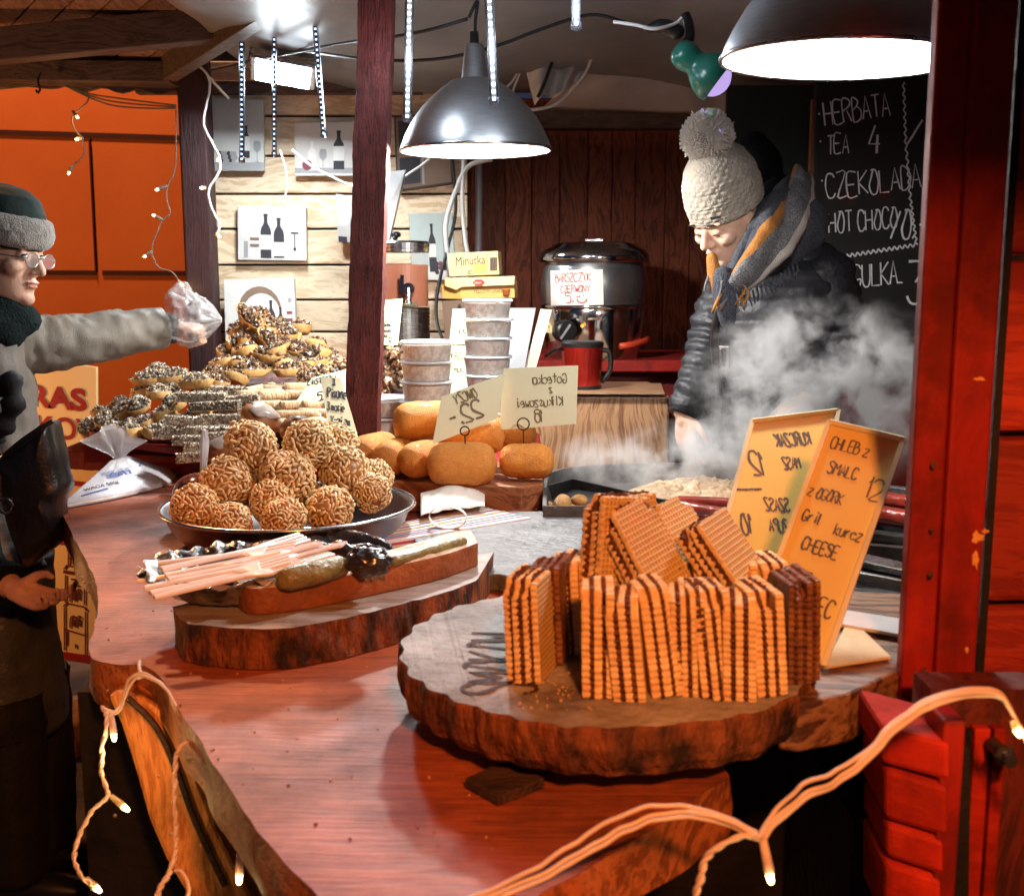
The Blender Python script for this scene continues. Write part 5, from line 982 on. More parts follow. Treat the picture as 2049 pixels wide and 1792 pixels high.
def wafer(seed, ns=3, th=.0084, cr=.0040, choc=False):
    random.seed(seed); t = thing('layered_wafer', 'w', 'wafer', (0, 0, 0), 'layered wafers on the round board')
    mb = MB(); mc = MB(); x = -(ns*th+(ns-1)*cr)/2
    for k in range(ns):
        oy, oz = random.uniform(-.002, .002), random.uniform(-.0015, .0015)
        def outl(f, ph, amp):
            pts = []; ny, nz = 36, 56
            for i in range(ny): pts.append((-WD/2+WD*i/ny, 0))
            for i in range(nz): pts.append((WD/2, WH*i/nz))
            for i in range(ny): pts.append((WD/2-WD*i/ny, WH))
            for i in range(nz): pts.append((-WD/2, WH-WH*i/nz))
            out = []
            for (a, b) in pts:
                d = amp*(math.sin((a+b*1.0)*2*PI/.0072+ph)+1.2*noise.noise(V((a*120+seed, b*120, k*5))))
                cn = max(0, 1-((WD/2-abs(a))+(WH-b))/.016)*.008*max(0, noise.noise(V((seed*3.1, k*2.3, a*9)))+.15)*3
                a -= cn*(1 if a > 0 else -1); b -= cn
                out.append(V((0, (a+oy)*f+d*(1 if abs(a) > WD/2-3e-3 else 0)*(1 if a > 0 else -1), (b-WH/2)*f+WH/2+oz+d*(0 if abs(a) > WD/2-3e-3 else 1)*(1 if b > WH/2 else -.3))))
            return out
        o1 = outl(1, k*1.7, .0008); xs_ = [x, x+th*.18, x+th*.82, x+th]
        rings = [[V((xs_[i]+.0005*noise.noise(V((p.y*60, p.z*60, k+seed))), p.y*(.985 if i in (0, 3) else 1), (p.z-WH/2)*(.985 if i in (0, 3) else 1)+WH/2)) for p in o1] for i in range(4)]
        mb.mi = 1; mb.loft(rings, caps=False); mb.mi = 0; mb.add(rings[0], [tuple(range(len(o1)-1, -1, -1))]); mb.add(rings[3], [tuple(range(len(o1)))]); x += th
        if k < ns-1:
            o2 = outl(.985, 2, .0030); mc.loft([[V((x-.0004, p.y, p.z)) for p in o2], [V((x+cr+.0004, p.y, p.z)) for p in o2]]); x += cr
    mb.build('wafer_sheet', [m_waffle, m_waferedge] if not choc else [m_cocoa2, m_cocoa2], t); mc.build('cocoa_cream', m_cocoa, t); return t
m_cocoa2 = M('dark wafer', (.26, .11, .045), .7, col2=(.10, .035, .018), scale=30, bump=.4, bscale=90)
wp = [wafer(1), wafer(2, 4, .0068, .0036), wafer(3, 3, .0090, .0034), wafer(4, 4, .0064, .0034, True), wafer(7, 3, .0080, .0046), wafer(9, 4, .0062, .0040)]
used = [False]*6
def putw(k, p, rz, tx=0, ty=0, label='', sc_=1):
    o = wp[k] if not used[k] else dup(wp[k]); used[k] = True
    o.location = p; OFF[o.name] = V(p); o.rotation_euler = Euler((R(tx), R(ty), R(rz)), 'XYZ'); o.scale = (1, 1, sc_); o['label'] = label
ords = ['first', 'second', 'third', 'fourth', 'fifth', 'sixth', 'seventh', 'eighth', 'ninth', 'tenth', 'eleventh']
xs0 = [1202, 1271, 1332, 1390, 1440, 1492, 1536]
for i, u in enumerate(xs0):
    k = [0, 4, 2, 5, 1, 4, 0][i]
    p = PZ(u, 1395+6*math.sin(i*1.7), ZR+.001)+V((0, .034, 0))
    putw(k, p, [-4, -9, 5, -7, 3, -10, 8][i], [0, 3, -2, 4, -3, 2, 0][i], [-1, -6, -8, -3, -7, -2, -5][i], 'upright layered wafer, %s from the left in the front row on the round board' % ords[i], [1, .97, 1.02, .96, 1.0, .94, .98][i])
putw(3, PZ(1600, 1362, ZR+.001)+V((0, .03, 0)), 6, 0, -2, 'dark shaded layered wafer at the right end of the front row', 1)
putw(1, PZ(1046, 1368, ZR+.001)+V((.012, .036, 0)), -18, 0, -3, 'layered wafer standing apart at the left, turned toward the viewer', 1.0)
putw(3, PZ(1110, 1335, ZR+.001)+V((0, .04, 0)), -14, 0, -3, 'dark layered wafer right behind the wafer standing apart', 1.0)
putw(2, PZ(1150, 1318, ZR+.001)+V((0, .05, 0)), -12, 0, -4, 'layered wafer in the shade, third of the left group', .97)
# second row and the ones tipped on top
for i, u in enumerate((1215, 1290, 1360, 1430, 1500, 1560)):
    putw([5, 0, 4, 1, 0, 2][i], PZ(u, 1310, ZR+.001)+V((0, .05, 0)), [-3, 4, -5, 2, -4, 5][i], 0, -3, 'layered wafer standing in the hidden second row behind the front wafers, %s from left' % ords[i], .92)
def tip(k, u, v, y, rz, tx, ty, lab):
    putw(k, P(u, v, y), rz, tx, ty, lab, 1.12); o = bpy.context.scene.collection.objects[-1]
tip(0, 1222, 1205, 1.22, -52, -8, -4, 'layered wafer leaning at the top left of the pile with its waffle face showing')
tip(1, 1338, 1212, 1.20, -46, 10, -28, 'layered wafer tipped diagonally in the middle of the pile top')
tip(4, 1425, 1190, 1.26, -44, 8, -34, 'layered wafer tipped diagonally behind the middle of the pile top')
tip(5, 1520, 1225, 1.21, -40, 8, -36, 'layered wafer tipped over at the right end of the pile top')
tip(2, 1270, 1190, 1.29, -48, -2, -10, 'layered wafer leaning behind the top left one')
# wafer crumbs
random.seed(5); mb = MB()
for i in range(60): mb.chunk(PZ(random.uniform(1010, 1190), random.uniform(1340, 1420), ZR+.0015), random.uniform(.0008, .0022))
o = mb.build('wafer_crumbs', m_waffle); tag(o, kind='stuff')
mb = MB()
for i in range(150): mb.chunk(PZ(random.uniform(210, 1200), random.uniform(1100, 1700), ZC+.001), random.uniform(.0006, .0022))
o = mb.build('table_crumbs', M('dark crumbs', (.45, .27, .14), .8, island=.8)); tag(o, kind='stuff')
# ---- menu stand beside the wafers
m_inkpale = M('dim marker', (.05, .028, .012), .7); m_menuy = M('yellow menu paper', (.78, .62, .15), .5, col2=(.70, .53, .10), scale=3, spec=.4)
def plate(nm, q, parent, m, th): 
    n_ = (q[1]-q[0]).cross(q[3]-q[0]).normalized(); return MB().prism(q, n_*th).build(nm, m, parent)
m_acr = M('acrylic sheet', (.92, .95, .97), .06, alpha=.05, spec=.5, coat=.15)
def menu(name, label, pts, lines, mir, ink):
    q = planar(pts); t = thing(name, label, 'menu stand', q[3]); n_ = (q[1]-q[0]).cross(q[3]-q[0]).normalized(); n_ = n_ if n_.y < 0 else -n_
    MB().prism(q, -n_*.0012).build('menu_paper', m_menuy, t)
    q2 = [p+n_*.004 for p in q]; MB().prism(q2, n_*-.003).build('acrylic_front', m_acr, t)
    mb = MB(); mb.beam(q[0]+n_*.002, q[1]+n_*.002, .008, .006); mb.build('top_edge', m_clear2, t)
    mb = MB(); mb.beam(q[1]+n_*.002, q[2]+n_*.002, .006, .008, up=n_); mb.build('side_edge', m_clear2, t)
    mb = MB(); mb.beam(q[0]+n_*.002, q[3]+n_*.002, .006, .006, up=n_); mb.build('side_edge', m_clear2, t)
    for tx, s_, t_, h, wd in lines: ontext(t, q, s_, t_, s_+.1, tx, h, ink, xs=.62, wd=wd, mirror=mir, d=.0006)
    return t, q, n_
m_clear2 = M('bright acrylic edge', (.86, .80, .52), .15, alpha=.9)
t, q, n_ = menu('menu_stand', 'further yellow acrylic menu stand with reversed writing behind the wafers', [(1504, 843, 1.62), (1675, 822, 1.66), (1610, 1180, 1.50), (1420, 1160, 1.46)], [('KURCZAK', .36, .19, .075, .0034), ('MASZ', .50, .33, .065, .0030), ('12', .16, .36, .14, .0036), ('~~~~~~~~~', .04, .47, .04, .0026), ('SZASZ', .40, .58, .07, .0032), ('ZUPA', .50, .70, .065, .0030), ('10,-', .06, .72, .11, .0034), ('~~~~~~~', .02, .82, .04, .0026)], True, m_inkpale)
t, q, n_ = menu('menu_stand', 'nearer yellow acrylic menu stand tilted sideways in front of the red post', [(1660, 845, 1.40), (1808, 880, 1.36), (1648, 1335, 1.175), (1500, 1275, 1.21)], [('CHLEB z', .12, .12, .055, .0022), ('SMALC', .20, .235, .055, .0022), ('12', .74, .30, .10, .0026), ('z OGORK', .05, .36, .05, .0022), ('Gril', .10, .47, .05, .0024), ('kurcz', .55, .49, .05, .0022), ('CHEESE', .22, .59, .055, .0026), ('~~~~~~~~', .06, .69, .035, .0024), ('. SMALEC', .12, .82, .07, .0026)], False, m_inkpale)
foot = [PZ(1650, 1338, 1.076), PZ(1782, 1318, 1.076), PZ(1700, 1238, 1.076)]
MB().prism(foot, (0, 0, .003)).build('foot_plate', M('cream foot', (.70, .60, .38), .4, bump=.2), t)
# ---- flat griddle pan, potatoes, sausages, rails
gd = thing('griddle_pan', 'big dark steel griddle pan steaming behind the stone top', 'pan', PZ(1300, 1000, 1.0))
rim = [(1086, 1012), (1088, 965), (1100, 944), (1150, 933), (1250, 927), (1350, 926), (1450, 931), (1600, 948), (1740, 975), (1810, 1005), (1815, 1040), (1560, 1026), (1300, 1014)]
r0 = spline(PT(rim+rim[:1], 1.055), 5)[:-1]; cen = sum(r0, V())/len(r0)
mb = MB(); mb.loft([[V((p.x, p.y, 1.004)) for p in r0], [p for p in r0], [p+(cen-p)*.022 for p in r0], [V((p.x, p.y, 1.008))+(cen-V((p.x, p.y, cen.z)))*.06 for p in r0]], caps=False)
mb.build('pan_wall', M('seasoned steel', (.14, .14, .145), .45, .7, col2=(.06, .06, .06), scale=14, rvar=.15, bump=.3), gd, smooth=False)
mb = MB(); fl_ = [V((p.x, p.y, 1.009))+(cen-V((p.x, p.y, cen.z)))*.05 for p in r0]; mb.add(fl_, [tuple(range(len(fl_)))]); mb.build('pan_floor', M('greasy steel', (.30, .30, .30), .35, .8, col2=(.12, .12, .12), scale=10, rvar=.2), gd)
mb = MB(); mb.prism([P(1146, 958, 2.55), P(1345, 1004, 2.40), P(1345, 1016, 2.40), P(1146, 1000, 2.55)], (.004, .006, 0)); mb.prism([P(1146, 958, 2.55), P(1092, 972, 2.42), P(1092, 1010, 2.42), P(1146, 1000, 2.55)], (.0, .006, 0)); mb.build('divider_plate', M('sooty plate', (.02, .02, .022), .5, .4, bump=.4), gd)
MB().prism(PT([(1092, 1016), (1345, 1014), (1150, 975), (1094, 985)], 1.018), (0, 0, -.004)).build('dark_tray', m_black, gd)
m_potato = M('roast potato', (.62, .36, .11), .4, col2=(.40, .19, .05), scale=14, bump=.4, bscale=50, coat=.2, rand=.15)
pts = [(1160, 1001, 15, 'round roast potato farthest back in the griddle corner'), (1125, 1012, 20, 'biggest roast potato in the middle of the griddle corner'), (1096, 1013, 11, 'half hidden roast potato next to the cheese board'), (1143, 1018, 11, 'small roast potato in front in the griddle corner')]
for i, (u, v, r_, lab) in enumerate(pts):
    if i == 0: po = MB().ball((0, 0, 0), 1, 20, 14, (1.15, .9, .85), jit=.12).build('roast_potato', m_potato, org=(0, 0, 0), smooth=True); tag(po, lab, 'potato', 'potatoes in the griddle'); o = po
    else: o = po.copy(); COL.objects.link(o); o['label'] = lab
    s_ = r_*2.42/F; o.location = PZ(u, v, 1.022+s_*.7); o.scale = (s_,)*3; o.rotation_euler = (i, i*2, i*1.3)
def pile(a, b):
    th = a*2*PI; r_ = b; c = PZ(1400, 985, 1.012); h = .03*(1-b**2); return c+V((.17*r_*math.cos(th), .10*r_*math.sin(th), h*(1+.5*noise.noise(V((r_*math.cos(th)*6, r_*math.sin(th)*6, 0))))+.006*noise.noise(V((r_*math.cos(th)*22, r_*math.sin(th)*22, 1)))))
o = MB().sheet(pile, 90, 30).build('fried_cabbage', M('fried cabbage', (.62, .48, .32), .45, col2=(.30, .18, .09), scale=40, contrast=.4, bump=.8, bscale=80), smooth=True); tag(o, 'pale heap of steaming fried cabbage on the griddle', 'food heap', kind=None)
m_saus = M('glossy red sausage', (.30, .035, .018), .22, col2=(.18, .02, .012), scale=18, bump=.4, bscale=60, coat=.7)
def saus(pts, r_, lab):
    o = MB().limb(spline(pts, 5), [r_]*(5*(len(pts)-1)+1), 14).build('sausage', m_saus, smooth=True); tag(o, lab, 'sausage', 'sausages on the grill')
saus([P(1358, 1004, 2.22), P(1420, 1006, 2.2), P(1520, 1012, 2.15)], .013, 'long red sausage at the back left of the grill beside the menu stand')
saus([P(1362, 1014, 2.17), P(1420, 1024, 2.12), P(1520, 1040, 2.05)], .014, 'long red sausage in front at the left of the grill')
saus([P(1700, 992, 2.05), P(1770, 1000, 2.0), P(1850, 1012, 1.95)], .016, 'plump red sausage behind the menu stand by the red post')
saus([P(1690, 1022, 2.0), P(1760, 1030, 1.95), P(1850, 1045, 1.9)], .018, 'plump red sausage nearest in front, right of the menu stand')
gl_ = thing('grill_unit', 'stainless grill unit with rails and a round vent hole beside the red post', 'grill', PZ(1740, 1200, .95))
mb = MB(); mb.beam(P(1560, 1050, 2.02), P(1860, 1082, 1.86), .035, .012); mb.build('dark_rail', m_steeldark, gl_); MB().beam(P(1560, 1085, 1.94), P(1860, 1110, 1.8), .02, .02).build('dark_rail', m_steeldark, gl_)
for a_, b_, w_, h_ in ((P(1540, 955, 2.35), P(1870, 1000, 2.18), .02, .035), (P(1560, 1085, 1.86), P(1860, 1150, 1.70), .05, .012), (P(1560, 1125, 1.72), P(1860, 1182, 1.60), .012, .02)): MB().beam(a_, b_, w_, h_).build('steel_rail', m_steel, gl_, bevel=.002)
a, b = P(1560, 1150, 1.66), P(1860, 1215, 1.55)
MB().prism([a, b, b+V((0, -.01, -.075)), a+V((0, -.01, -.075))], (0, .01, 0)).build('front_plate', m_steeldark, gl_)
MB().lathe([(0, 0), (.024, 0), (.024, .004), (0, .004)], 28, P(1762, 1218, 1.572), Matrix.Rotation(PI/2, 3, 'X')).build('vent_hole', m_black, gl_)
MB().prism(PT([(1560, 1205), (1860, 1252), (1860, 1285), (1560, 1232)], 1.078), (0, 0, .004)).build('white_ledge', M('pale ledge', (.66, .64, .66), .5), gl_)
# ---- sugar bag
bg_ = thing('plastic_bag', 'knotted white plastic bag marked 580g standing at the left of the counter', 'bag', PZ(240, 990, ZC))
bl = [(118, 1019), (180, 1008), (260, 992), (330, 972), (352, 958), (356, 946), (330, 942), (270, 952), (210, 975), (150, 1001)]
b0 = spline(PT(bl+bl[:1], ZC+.003), 5)[:-1]; neck = P(238, 912, 2.72); nn = len(b0)
cb_ = sum(b0, V())/nn
def bagring(f, zf, amp, k): return [V((p.x*(1-f)+neck.x*f, p.y*(1-f)+neck.y*f, ZC+.003+(neck.z-ZC)*zf))+(p-cb_)*amp*noise.noise(V((i*.55, k*2.0, 0))) for i, p in enumerate(b0)]
rg = [bagring(0, 0, 0, 0), bagring(.03, .10, .05, 1), bagring(.20, .30, .06, 2), bagring(.46, .52, .08, 3), bagring(.70, .75, .10, 4), bagring(.86, .9, .06, 5)]
MB().loft(rg).build('bag_body', M('white filled plastic', (.55, .55, .58), .32, coat=.3, col2=(.44, .43, .47), scale=9, bump=.6, bscale=16), bg_, smooth=True)
MB().loft([[V((p.x, p.y, p.z)) for p in bagring(.02, .02, 0, 0)], [p+V((0, -.002, 0)) for p in bagring(.035, .12, .05, 1)]], caps=False).build('sugar_filling', M('cream filling', (.68, .50, .38), .5), bg_, smooth=True)
def fl2(a, b):
    th = a*2*PI; r_ = .012+.046*b**1.3*(1+.35*math.sin(th*4+b)+.25*noise.noise(V((math.cos(th)*3, math.sin(th)*3, b*2)))); return neck+V((r_*math.cos(th)*1.15-.012*b, r_*math.sin(th)*.6, -.006+.062*b*(1+.3*math.cos(th*2+2.5))))
MB().sheet(fl2, 60, 12).build('knotted_top', M('clear film', (.9, .92, .95), .15, trans=.3, alpha=.5, coat=.5, bump=.4, bscale=25), bg_, smooth=True)
qa, qb = PZ(140, 1012, ZC+.002), PZ(330, 970, ZC+.002); nk = neck+V((0, -.01, -.02)); e_ = (qb-qa).normalized()
def bp_(s_, t_): return qa+(qb-qa)*s_+((nk-(qa+(qb-qa)*.62)))*t_
upb = (nk-(qa+(qb-qa)*.62)).normalized(); nb = e_.cross(upb); nb = nb if nb.y < 0 else -nb
fonttext('WAGA 580g', bp_(.14, .14)+nb*.016, e_, upb, .014, M('bag print black', (.04, .04, .06), .5), 'lettering', bg_, 1.0, .01)
mb = MB(); random.seed(2); x = 0
for i in range(20):
    wd = random.choice((.0014, .0022, .0034)); c = bp_(.40, .36)+nb*.017+e_*x; mb.prism([c, c+e_*wd, c+e_*wd+upb*.022, c+upb*.022], nb*.0005); x += wd+random.choice((.0012, .002))
mb.build('barcode_print', M('bag print blue', (.05, .08, .30), .5), bg_)
m_bagblue = bpy.data.materials['bag print blue']; mb = MB()
for (s0_, t0_, s1_, t1_) in ((.10, .04, .36, .05), (.30, .60, .30, .72), (.30, .60, .80, .62), (.78, .62, .84, .76)):
    a, b = bp_(s0_, t0_)+nb*.017, bp_(s1_, t1_)+nb*.017; mb.beam(a, b, .004, .0008, up=nb)
for k in range(4): a, b = bp_(.36, .50+.03*k)+nb*.016, bp_(.66, .50+.03*k)+nb*.016; mb.beam(a, b, .0012, .0008, up=nb)
mb.build('blue_print_line', m_bagblue, bg_)
body_ = [c for c in bpy.data.objects if c.parent == bg_ and c.name.startswith('bag_body')][0]
for c in [c for c in bpy.data.objects if c.parent == bg_ and (c.name.startswith('lettering') or 'print' in c.name)]:
    m_ = c.modifiers.new('w', 'SHRINKWRAP'); m_.target = body_; m_.wrap_method = 'NEAREST_SURFACEPOINT'; m_.wrap_mode = 'ABOVE_SURFACE'; m_.offset = .0015
# ---- pastries
random.seed(12)
m_shell = M('shortcrust', (.72, .44, .17), .6, col2=(.58, .32, .10), scale=30, bump=.3, bscale=80, rand=.12)
m_nut = M('chopped nuts with coconut', (.62, .55, .44), .6, col2=(.20, .14, .09), scale=120, contrast=.2, island=.75)
m_choc = M('chocolate nuts', (.085, .034, .018), .32, col2=(.42, .28, .17), scale=110, contrast=.12, island=.9, coat=.3)
m_cho2 = M('chocolate glaze', (.07, .025, .012), .25, coat=.4)
def tart(name, sx, sy, mtop, seed, h=.022, lab='', grp='', n=70):
    random.seed(seed); t = thing(name, lab, 'tartlet', (0, 0, 0), grp)
    MB().lathe([(0, 0), (.70, 0), (.76, .002), (1.0, h), (.96, h+.001), (.9, h-.004), (0, h-.004)], 44, fr=lambda a, i: 1+(.035*math.cos(a*22) if 1 < i < 5 else 0)).xf(Matrix.Diagonal((sx, sy, 1, 1))).build('shell', m_shell, t, smooth=True)
    mb = MB(); mb.ball((0, 0, h-.004), 1, 14, 8, (sx*.86, sy*.86, .012))
    for i in range(n):
        a = random.random()*6.28; r_ = math.sqrt(random.random()); mb.chunk((sx*.88*r_*math.cos(a), sy*.88*r_*math.sin(a), h+.002+.017*(1-r_*r_)+random.uniform(-.003, .005)), random.uniform(.003, .0065))
    mb.build('nut_topping', mtop, t); return t
G1, G2 = 'nut tartlets heaped on the left', 'tartlets piled high at the back'
tA = tart('nut_tartlet', .058, .026, m_nut, 1, lab='boat-shaped tartlet heaped with pale chopped nuts on top of the left pile', grp=G1, n=110)
tB = tart('nut_tartlet', .034, .034, m_nut, 2, lab='round tartlet topped with pale chopped nuts in the left heap', grp=G1, n=90)
tC = tart('chocolate_tartlet', .034, .034, m_choc, 3, lab='round tartlet topped with dark chocolate nuts in the tall heap before the canvas print', grp=G2)
tD = tart('chocolate_tartlet', .058, .027, m_choc, 4, lab='boat-shaped tartlet with dark topping in the tall heap before the canvas print', grp=G2, n=90)
def place(tp, used_, u, v, y, tilt=.5, sc_=1.0, lab=None):
    o = tp if not used_.get(tp.name) else dup(tp); used_[tp.name] = 1
    o.location = P(u, v, y); OFF[o.name] = V(o.location); o.rotation_euler = (random.uniform(-tilt, tilt), random.uniform(-tilt, tilt), random.uniform(-.5, .5) if tp in (tA, tD) else random.random()*6); o.scale = (sc_,)*3
    if lab: o['label'] = lab
    return o
U = {}
place(tA, U, 392, 778, 2.98, .12, 1.0)
tA['label'] = 'boat-shaped tartlet heaped high with pale nuts crowning the left heap'
place(tB, U, 318, 800, 2.96, .2, 1.0)
for (u, v, y) in ((285, 815, 2.93), (252, 828, 2.95), (218, 845, 2.93), (190, 858, 2.95), (340, 790, 3.04), (300, 782, 3.08), (360, 812, 2.92), (398, 830, 2.88), (330, 838, 2.88), (295, 850, 2.87), (260, 858, 2.87), (225, 866, 2.87), (370, 850, 2.84), (410, 855, 2.83), (335, 866, 2.82), (300, 872, 2.81), (265, 874, 2.82), (440, 828, 2.92), (430, 800, 3.02), (455, 815, 3.02), (240, 812, 3.1), (270, 795, 3.14), (205, 835, 3.08), (380, 875, 2.80), (345, 770, 3.12), (300, 760, 3.14), (315, 748, 3.12)):
    place(tB, U, u+random.uniform(-5, 5), v+8, y, .55, random.uniform(.9, 1.1), 'round tartlet topped with pale chopped nuts in the left heap')
for (u, v, y) in ((300, 770, 3.05), (345, 765, 3.06)):
    place(tA, U, u, v, y, .3, .95, 'boat-shaped nut tartlet just behind the crown of the left heap')
# tall heap
place(tD, U, 535, 722, 3.30, .12, 1.0); tD['label'] = 'boat-shaped chocolate tartlet showing its whole side in the middle of the tall heap'
place(tC, U, 565, 700, 3.36, .3)
for (u, v, y) in ((455, 738, 3.32), (478, 722, 3.36), (500, 745, 3.28), (520, 700, 3.40), (595, 705, 3.36), (620, 722, 3.36), (610, 745, 3.3), (640, 738, 3.34), (470, 700, 3.44), (495, 685, 3.44), (540, 680, 3.42), (575, 678, 3.42), (512, 665, 3.46), (535, 655, 3.46), (560, 660, 3.46), (588, 688, 3.44), (450, 715, 3.44), (435, 742, 3.40), (660, 748, 3.36), (500, 715, 3.34), (480, 668, 3.5), (600, 668, 3.48), (630, 700, 3.44), (570, 740, 3.27), (655, 722, 3.44), (520, 640, 3.48), (502, 650, 3.49)):
    place(tC, U, u, v, y, .55, random.uniform(.9, 1.15), 'round tartlet with dark chocolate topping in the tall heap before the canvas print')
for (u, v, y) in ((500, 754, 3.24), (588, 754, 3.24)):
    place(tD, U, u, v, y, .12, 1.05, 'boat-shaped chocolate tartlet on the bottom row of the tall heap')
for (u, v, y, rx) in ((498, 640, 3.42, .6), (540, 690, 3.36, .5)):
    o = place(tD, U, u, v, y, .1, 1.0, 'boat-shaped tartlet tipped on edge near the summit of the tall heap'); o.rotation_euler = (rx, .75, -.3)
for (u, v, y) in ((428, 756, 3.28), (448, 764, 3.24), (470, 768, 3.2), (412, 770, 3.2), (436, 778, 3.16), (620, 764, 3.2), (648, 762, 3.22), (672, 760, 3.24), (640, 722, 3.4), (668, 735, 3.4), (545, 672, 3.44), (492, 700, 3.38), (556, 716, 3.3), (478, 742, 3.26)):
    place(tC, U, u, v, y, .6, random.uniform(.95, 1.2), 'round tartlet with dark chocolate topping in the tall heap before the canvas print')
# stand and tray under the tall heap
zs2 = P(560, 764, 3.35).z
t = thing('pastry_tray', 'foil lined tray on a dark stand under the tall tartlet heap', 'tray', V((P(560, 764, 3.35).x, 3.4, ZS)))
xa, xb = P(418, 760, 3.3).x, P(700, 760, 3.3).x
MB().box(((xa+xb)/2, 3.42, (ZS+zs2)/2), (xb-xa-.02, .34, zs2-ZS-.01)).build('stand', m_darkwood, t)
MB().sheet(lambda a, b: V((xa-.01+(xb-xa+.02)*a, 3.23+.36*b, zs2+.002+.006*noise.noise(V((a*20, b*20, 0)))+.012*(abs(a-.5)*2)**8)), 50, 20).build('foil_lining', M('printed foil', (.5, .42, .42), .25, .8, col2=(.35, .05, .06), scale=9, bump=.6, bscale=40), t, smooth=True)
t = thing('red_tray', 'dark red tray under the left heap of nut tartlets', 'tray', V((P(300, 870, 2.95).x, 2.95, ZS)))
zt5 = P(200, 868, 2.85).z
MB().prism([P(160, 850, 2.98), P(205, 876, 2.80), P(420, 905, 2.72), P(500, 880, 2.9), P(330, 820, 3.25), P(200, 826, 3.25)], (0, 0, -.018)).build('tray', m_redpaint, t, bevel=.003)
MB().box((P(300, 900, 2.98).x, 3.02, (ZS+P(250, 895, 2.9).z)/2-.005), (.28, .30, .05)).build('riser', m_redpaint, t)
# rolls, bars, doughnuts
m_roll = M('baked wafer roll', (.72, .50, .30), .55, col2=(.55, .33, .16), scale=30, stretch=(4, 1, 1), bump=.5, bscale=60, rand=.15)
m_cream = M('white cream', (.86, .82, .76), .5)
rl = thing('cream_roll', 'r', 'pastry roll', (0, 0, 0), 'cream filled pastry rolls')
def rollf(a, b): th = a*2*PI*1.25; r_ = .0135+.0035*a; return V((-.06+.12*b, r_*math.cos(th), r_*math.sin(th)))
MB().sheet(rollf, 26, 6).build('pastry_tube', m_roll, rl, smooth=True, solid=.002)
mb = MB(); mb.ball((-.060, 0, 0), .0125, 12, 8, (.7, 1, 1)); mb.ball((.060, 0, 0), .0125, 12, 8, (.7, 1, 1)); mb.build('cream_filling', m_cream, rl, smooth=True)
first = True; labr = 'pale cream filled pastry roll stacked on the tray behind the seed balls'
for row, (v, y) in enumerate(((850, 2.78), (832, 2.83), (812, 2.88), (792, 2.95), (780, 3.02))):
    for k in range(5):
        u = 505+row*4+k*46+random.uniform(-6, 6)
        if row == 1 and k < 2: continue
        o = rl if first else dup(rl); first = False
        o.location = P(u, v+random.uniform(-3, 3), y); OFF[o.name] = V(o.location); o.rotation_euler = (random.random()*6, random.uniform(-.06, .06), random.uniform(-.3, .25)+(1.1 if k == 0 and row == 4 else 0)); o['label'] = labr
bar = thing('nut_bar', 'b', 'pastry bar', (0, 0, 0), 'nut coated pastry bars')
random.seed(9); mb = MB(); mb.box((0, 0, 0), (.13, .026, .020))
for i in range(260): 
    x_, s_ = random.uniform(-.066, .066), random.choice((0, 1, 2)); y_ = random.uniform(-.014, .014); mb.chunk((x_, y_ if s_ == 0 else (.0135 if s_ == 1 else -.0135), .0105 if s_ == 0 else random.uniform(-.01, .01)), .0032)
mb.build('coated_bar', m_nut, bar)
MB().box((0, 0, -.0105), (.128, .025, .004)).build('wafer_base', m_roll, bar)
first = True
for (u, v, y, rz, lab) in ((405, 793, 2.86, -.12, 0), (470, 800, 2.86, -.05, 0), (430, 812, 2.82, -.1, 0), (385, 842, 2.76, .1, 0), (455, 838, 2.76, -.15, 0), (430, 862, 2.70, .05, 0), (400, 880, 2.66, -.1, 0), (465, 872, 2.66, .1, 0), (425, 896, 2.62, .0, 0), (410, 912, 2.6, .06, 0), (475, 905, 2.6, -.05, 0), (360, 868, 2.76, .2, 0), (480, 822, 2.84, .1, 0), (440, 780, 2.98, -.06, 0)):
    o = bar if first else dup(bar); first = False
    o.location = P(u, v, y); OFF[o.name] = V(o.location); o.rotation_euler = (random.uniform(-.1, .1), random.uniform(-.08, .08), rz); o['label'] = 'nut coated pastry bar in the low stack between the left heap and the bowl'
t = thing('bar_tray', 'dark tray under the nut bars and pastry rolls behind the bowl', 'tray', V((-.55, 2.7, ZS)))
MB().box((P(470, 900, 2.66).x+.08, 2.92, ZS+.006), (.46, .36, .010)).build('tray', m_black, t, bevel=.002)
MB().box((P(470, 900, 2.66).x+.06, 2.92, ZS+.04), (.44, .28, .055)).build('riser', m_darkwood, t)
m_dough = M('fried dough', (.42, .16, .045), .45, col2=(.30, .10, .03), scale=9, bump=.2); m_glaze = M('sugar glaze', (.66, .58, .52), .3, coat=.4, col2=(.50, .40, .34), scale=40)
dn = thing('glazed_doughnut', 'd', 'doughnut', (0, 0, 0), 'glazed doughnuts')
MB().ball((0, 0, 0), .048, 24, 16, (1, 1, .68), jit=.04).build('dough', m_dough, dn, smooth=True); MB().lathe([(0, .0345), (.014, .0342), (.026, .0315), (.034, .0275), (.037, .0235), (.035, .022)], 28, fr=lambda a, i: 1+(.14*math.sin(a*3+1)+.06*math.sin(a*7) if i > 2 else 0)).build('glaze', m_glaze, dn, smooth=True)
for i, (u, v, y, lab) in enumerate(((520, 838, 2.60, 'brown doughnut with white glaze running over one side behind the topmost seed balls'), (455, 905, 2.42, 'dark glazed doughnut behind the left of the bowl next to the nut bars'), (600, 862, 2.52, 'glazed doughnut right behind the gap between the topmost seed balls'))):
    o = dn if i == 0 else dup(dn); o.location = P(u, v, y); OFF[o.name] = V(o.location); o.rotation_euler = (.25, [.5, -.3, .1][i], i*1.3); o['label'] = lab
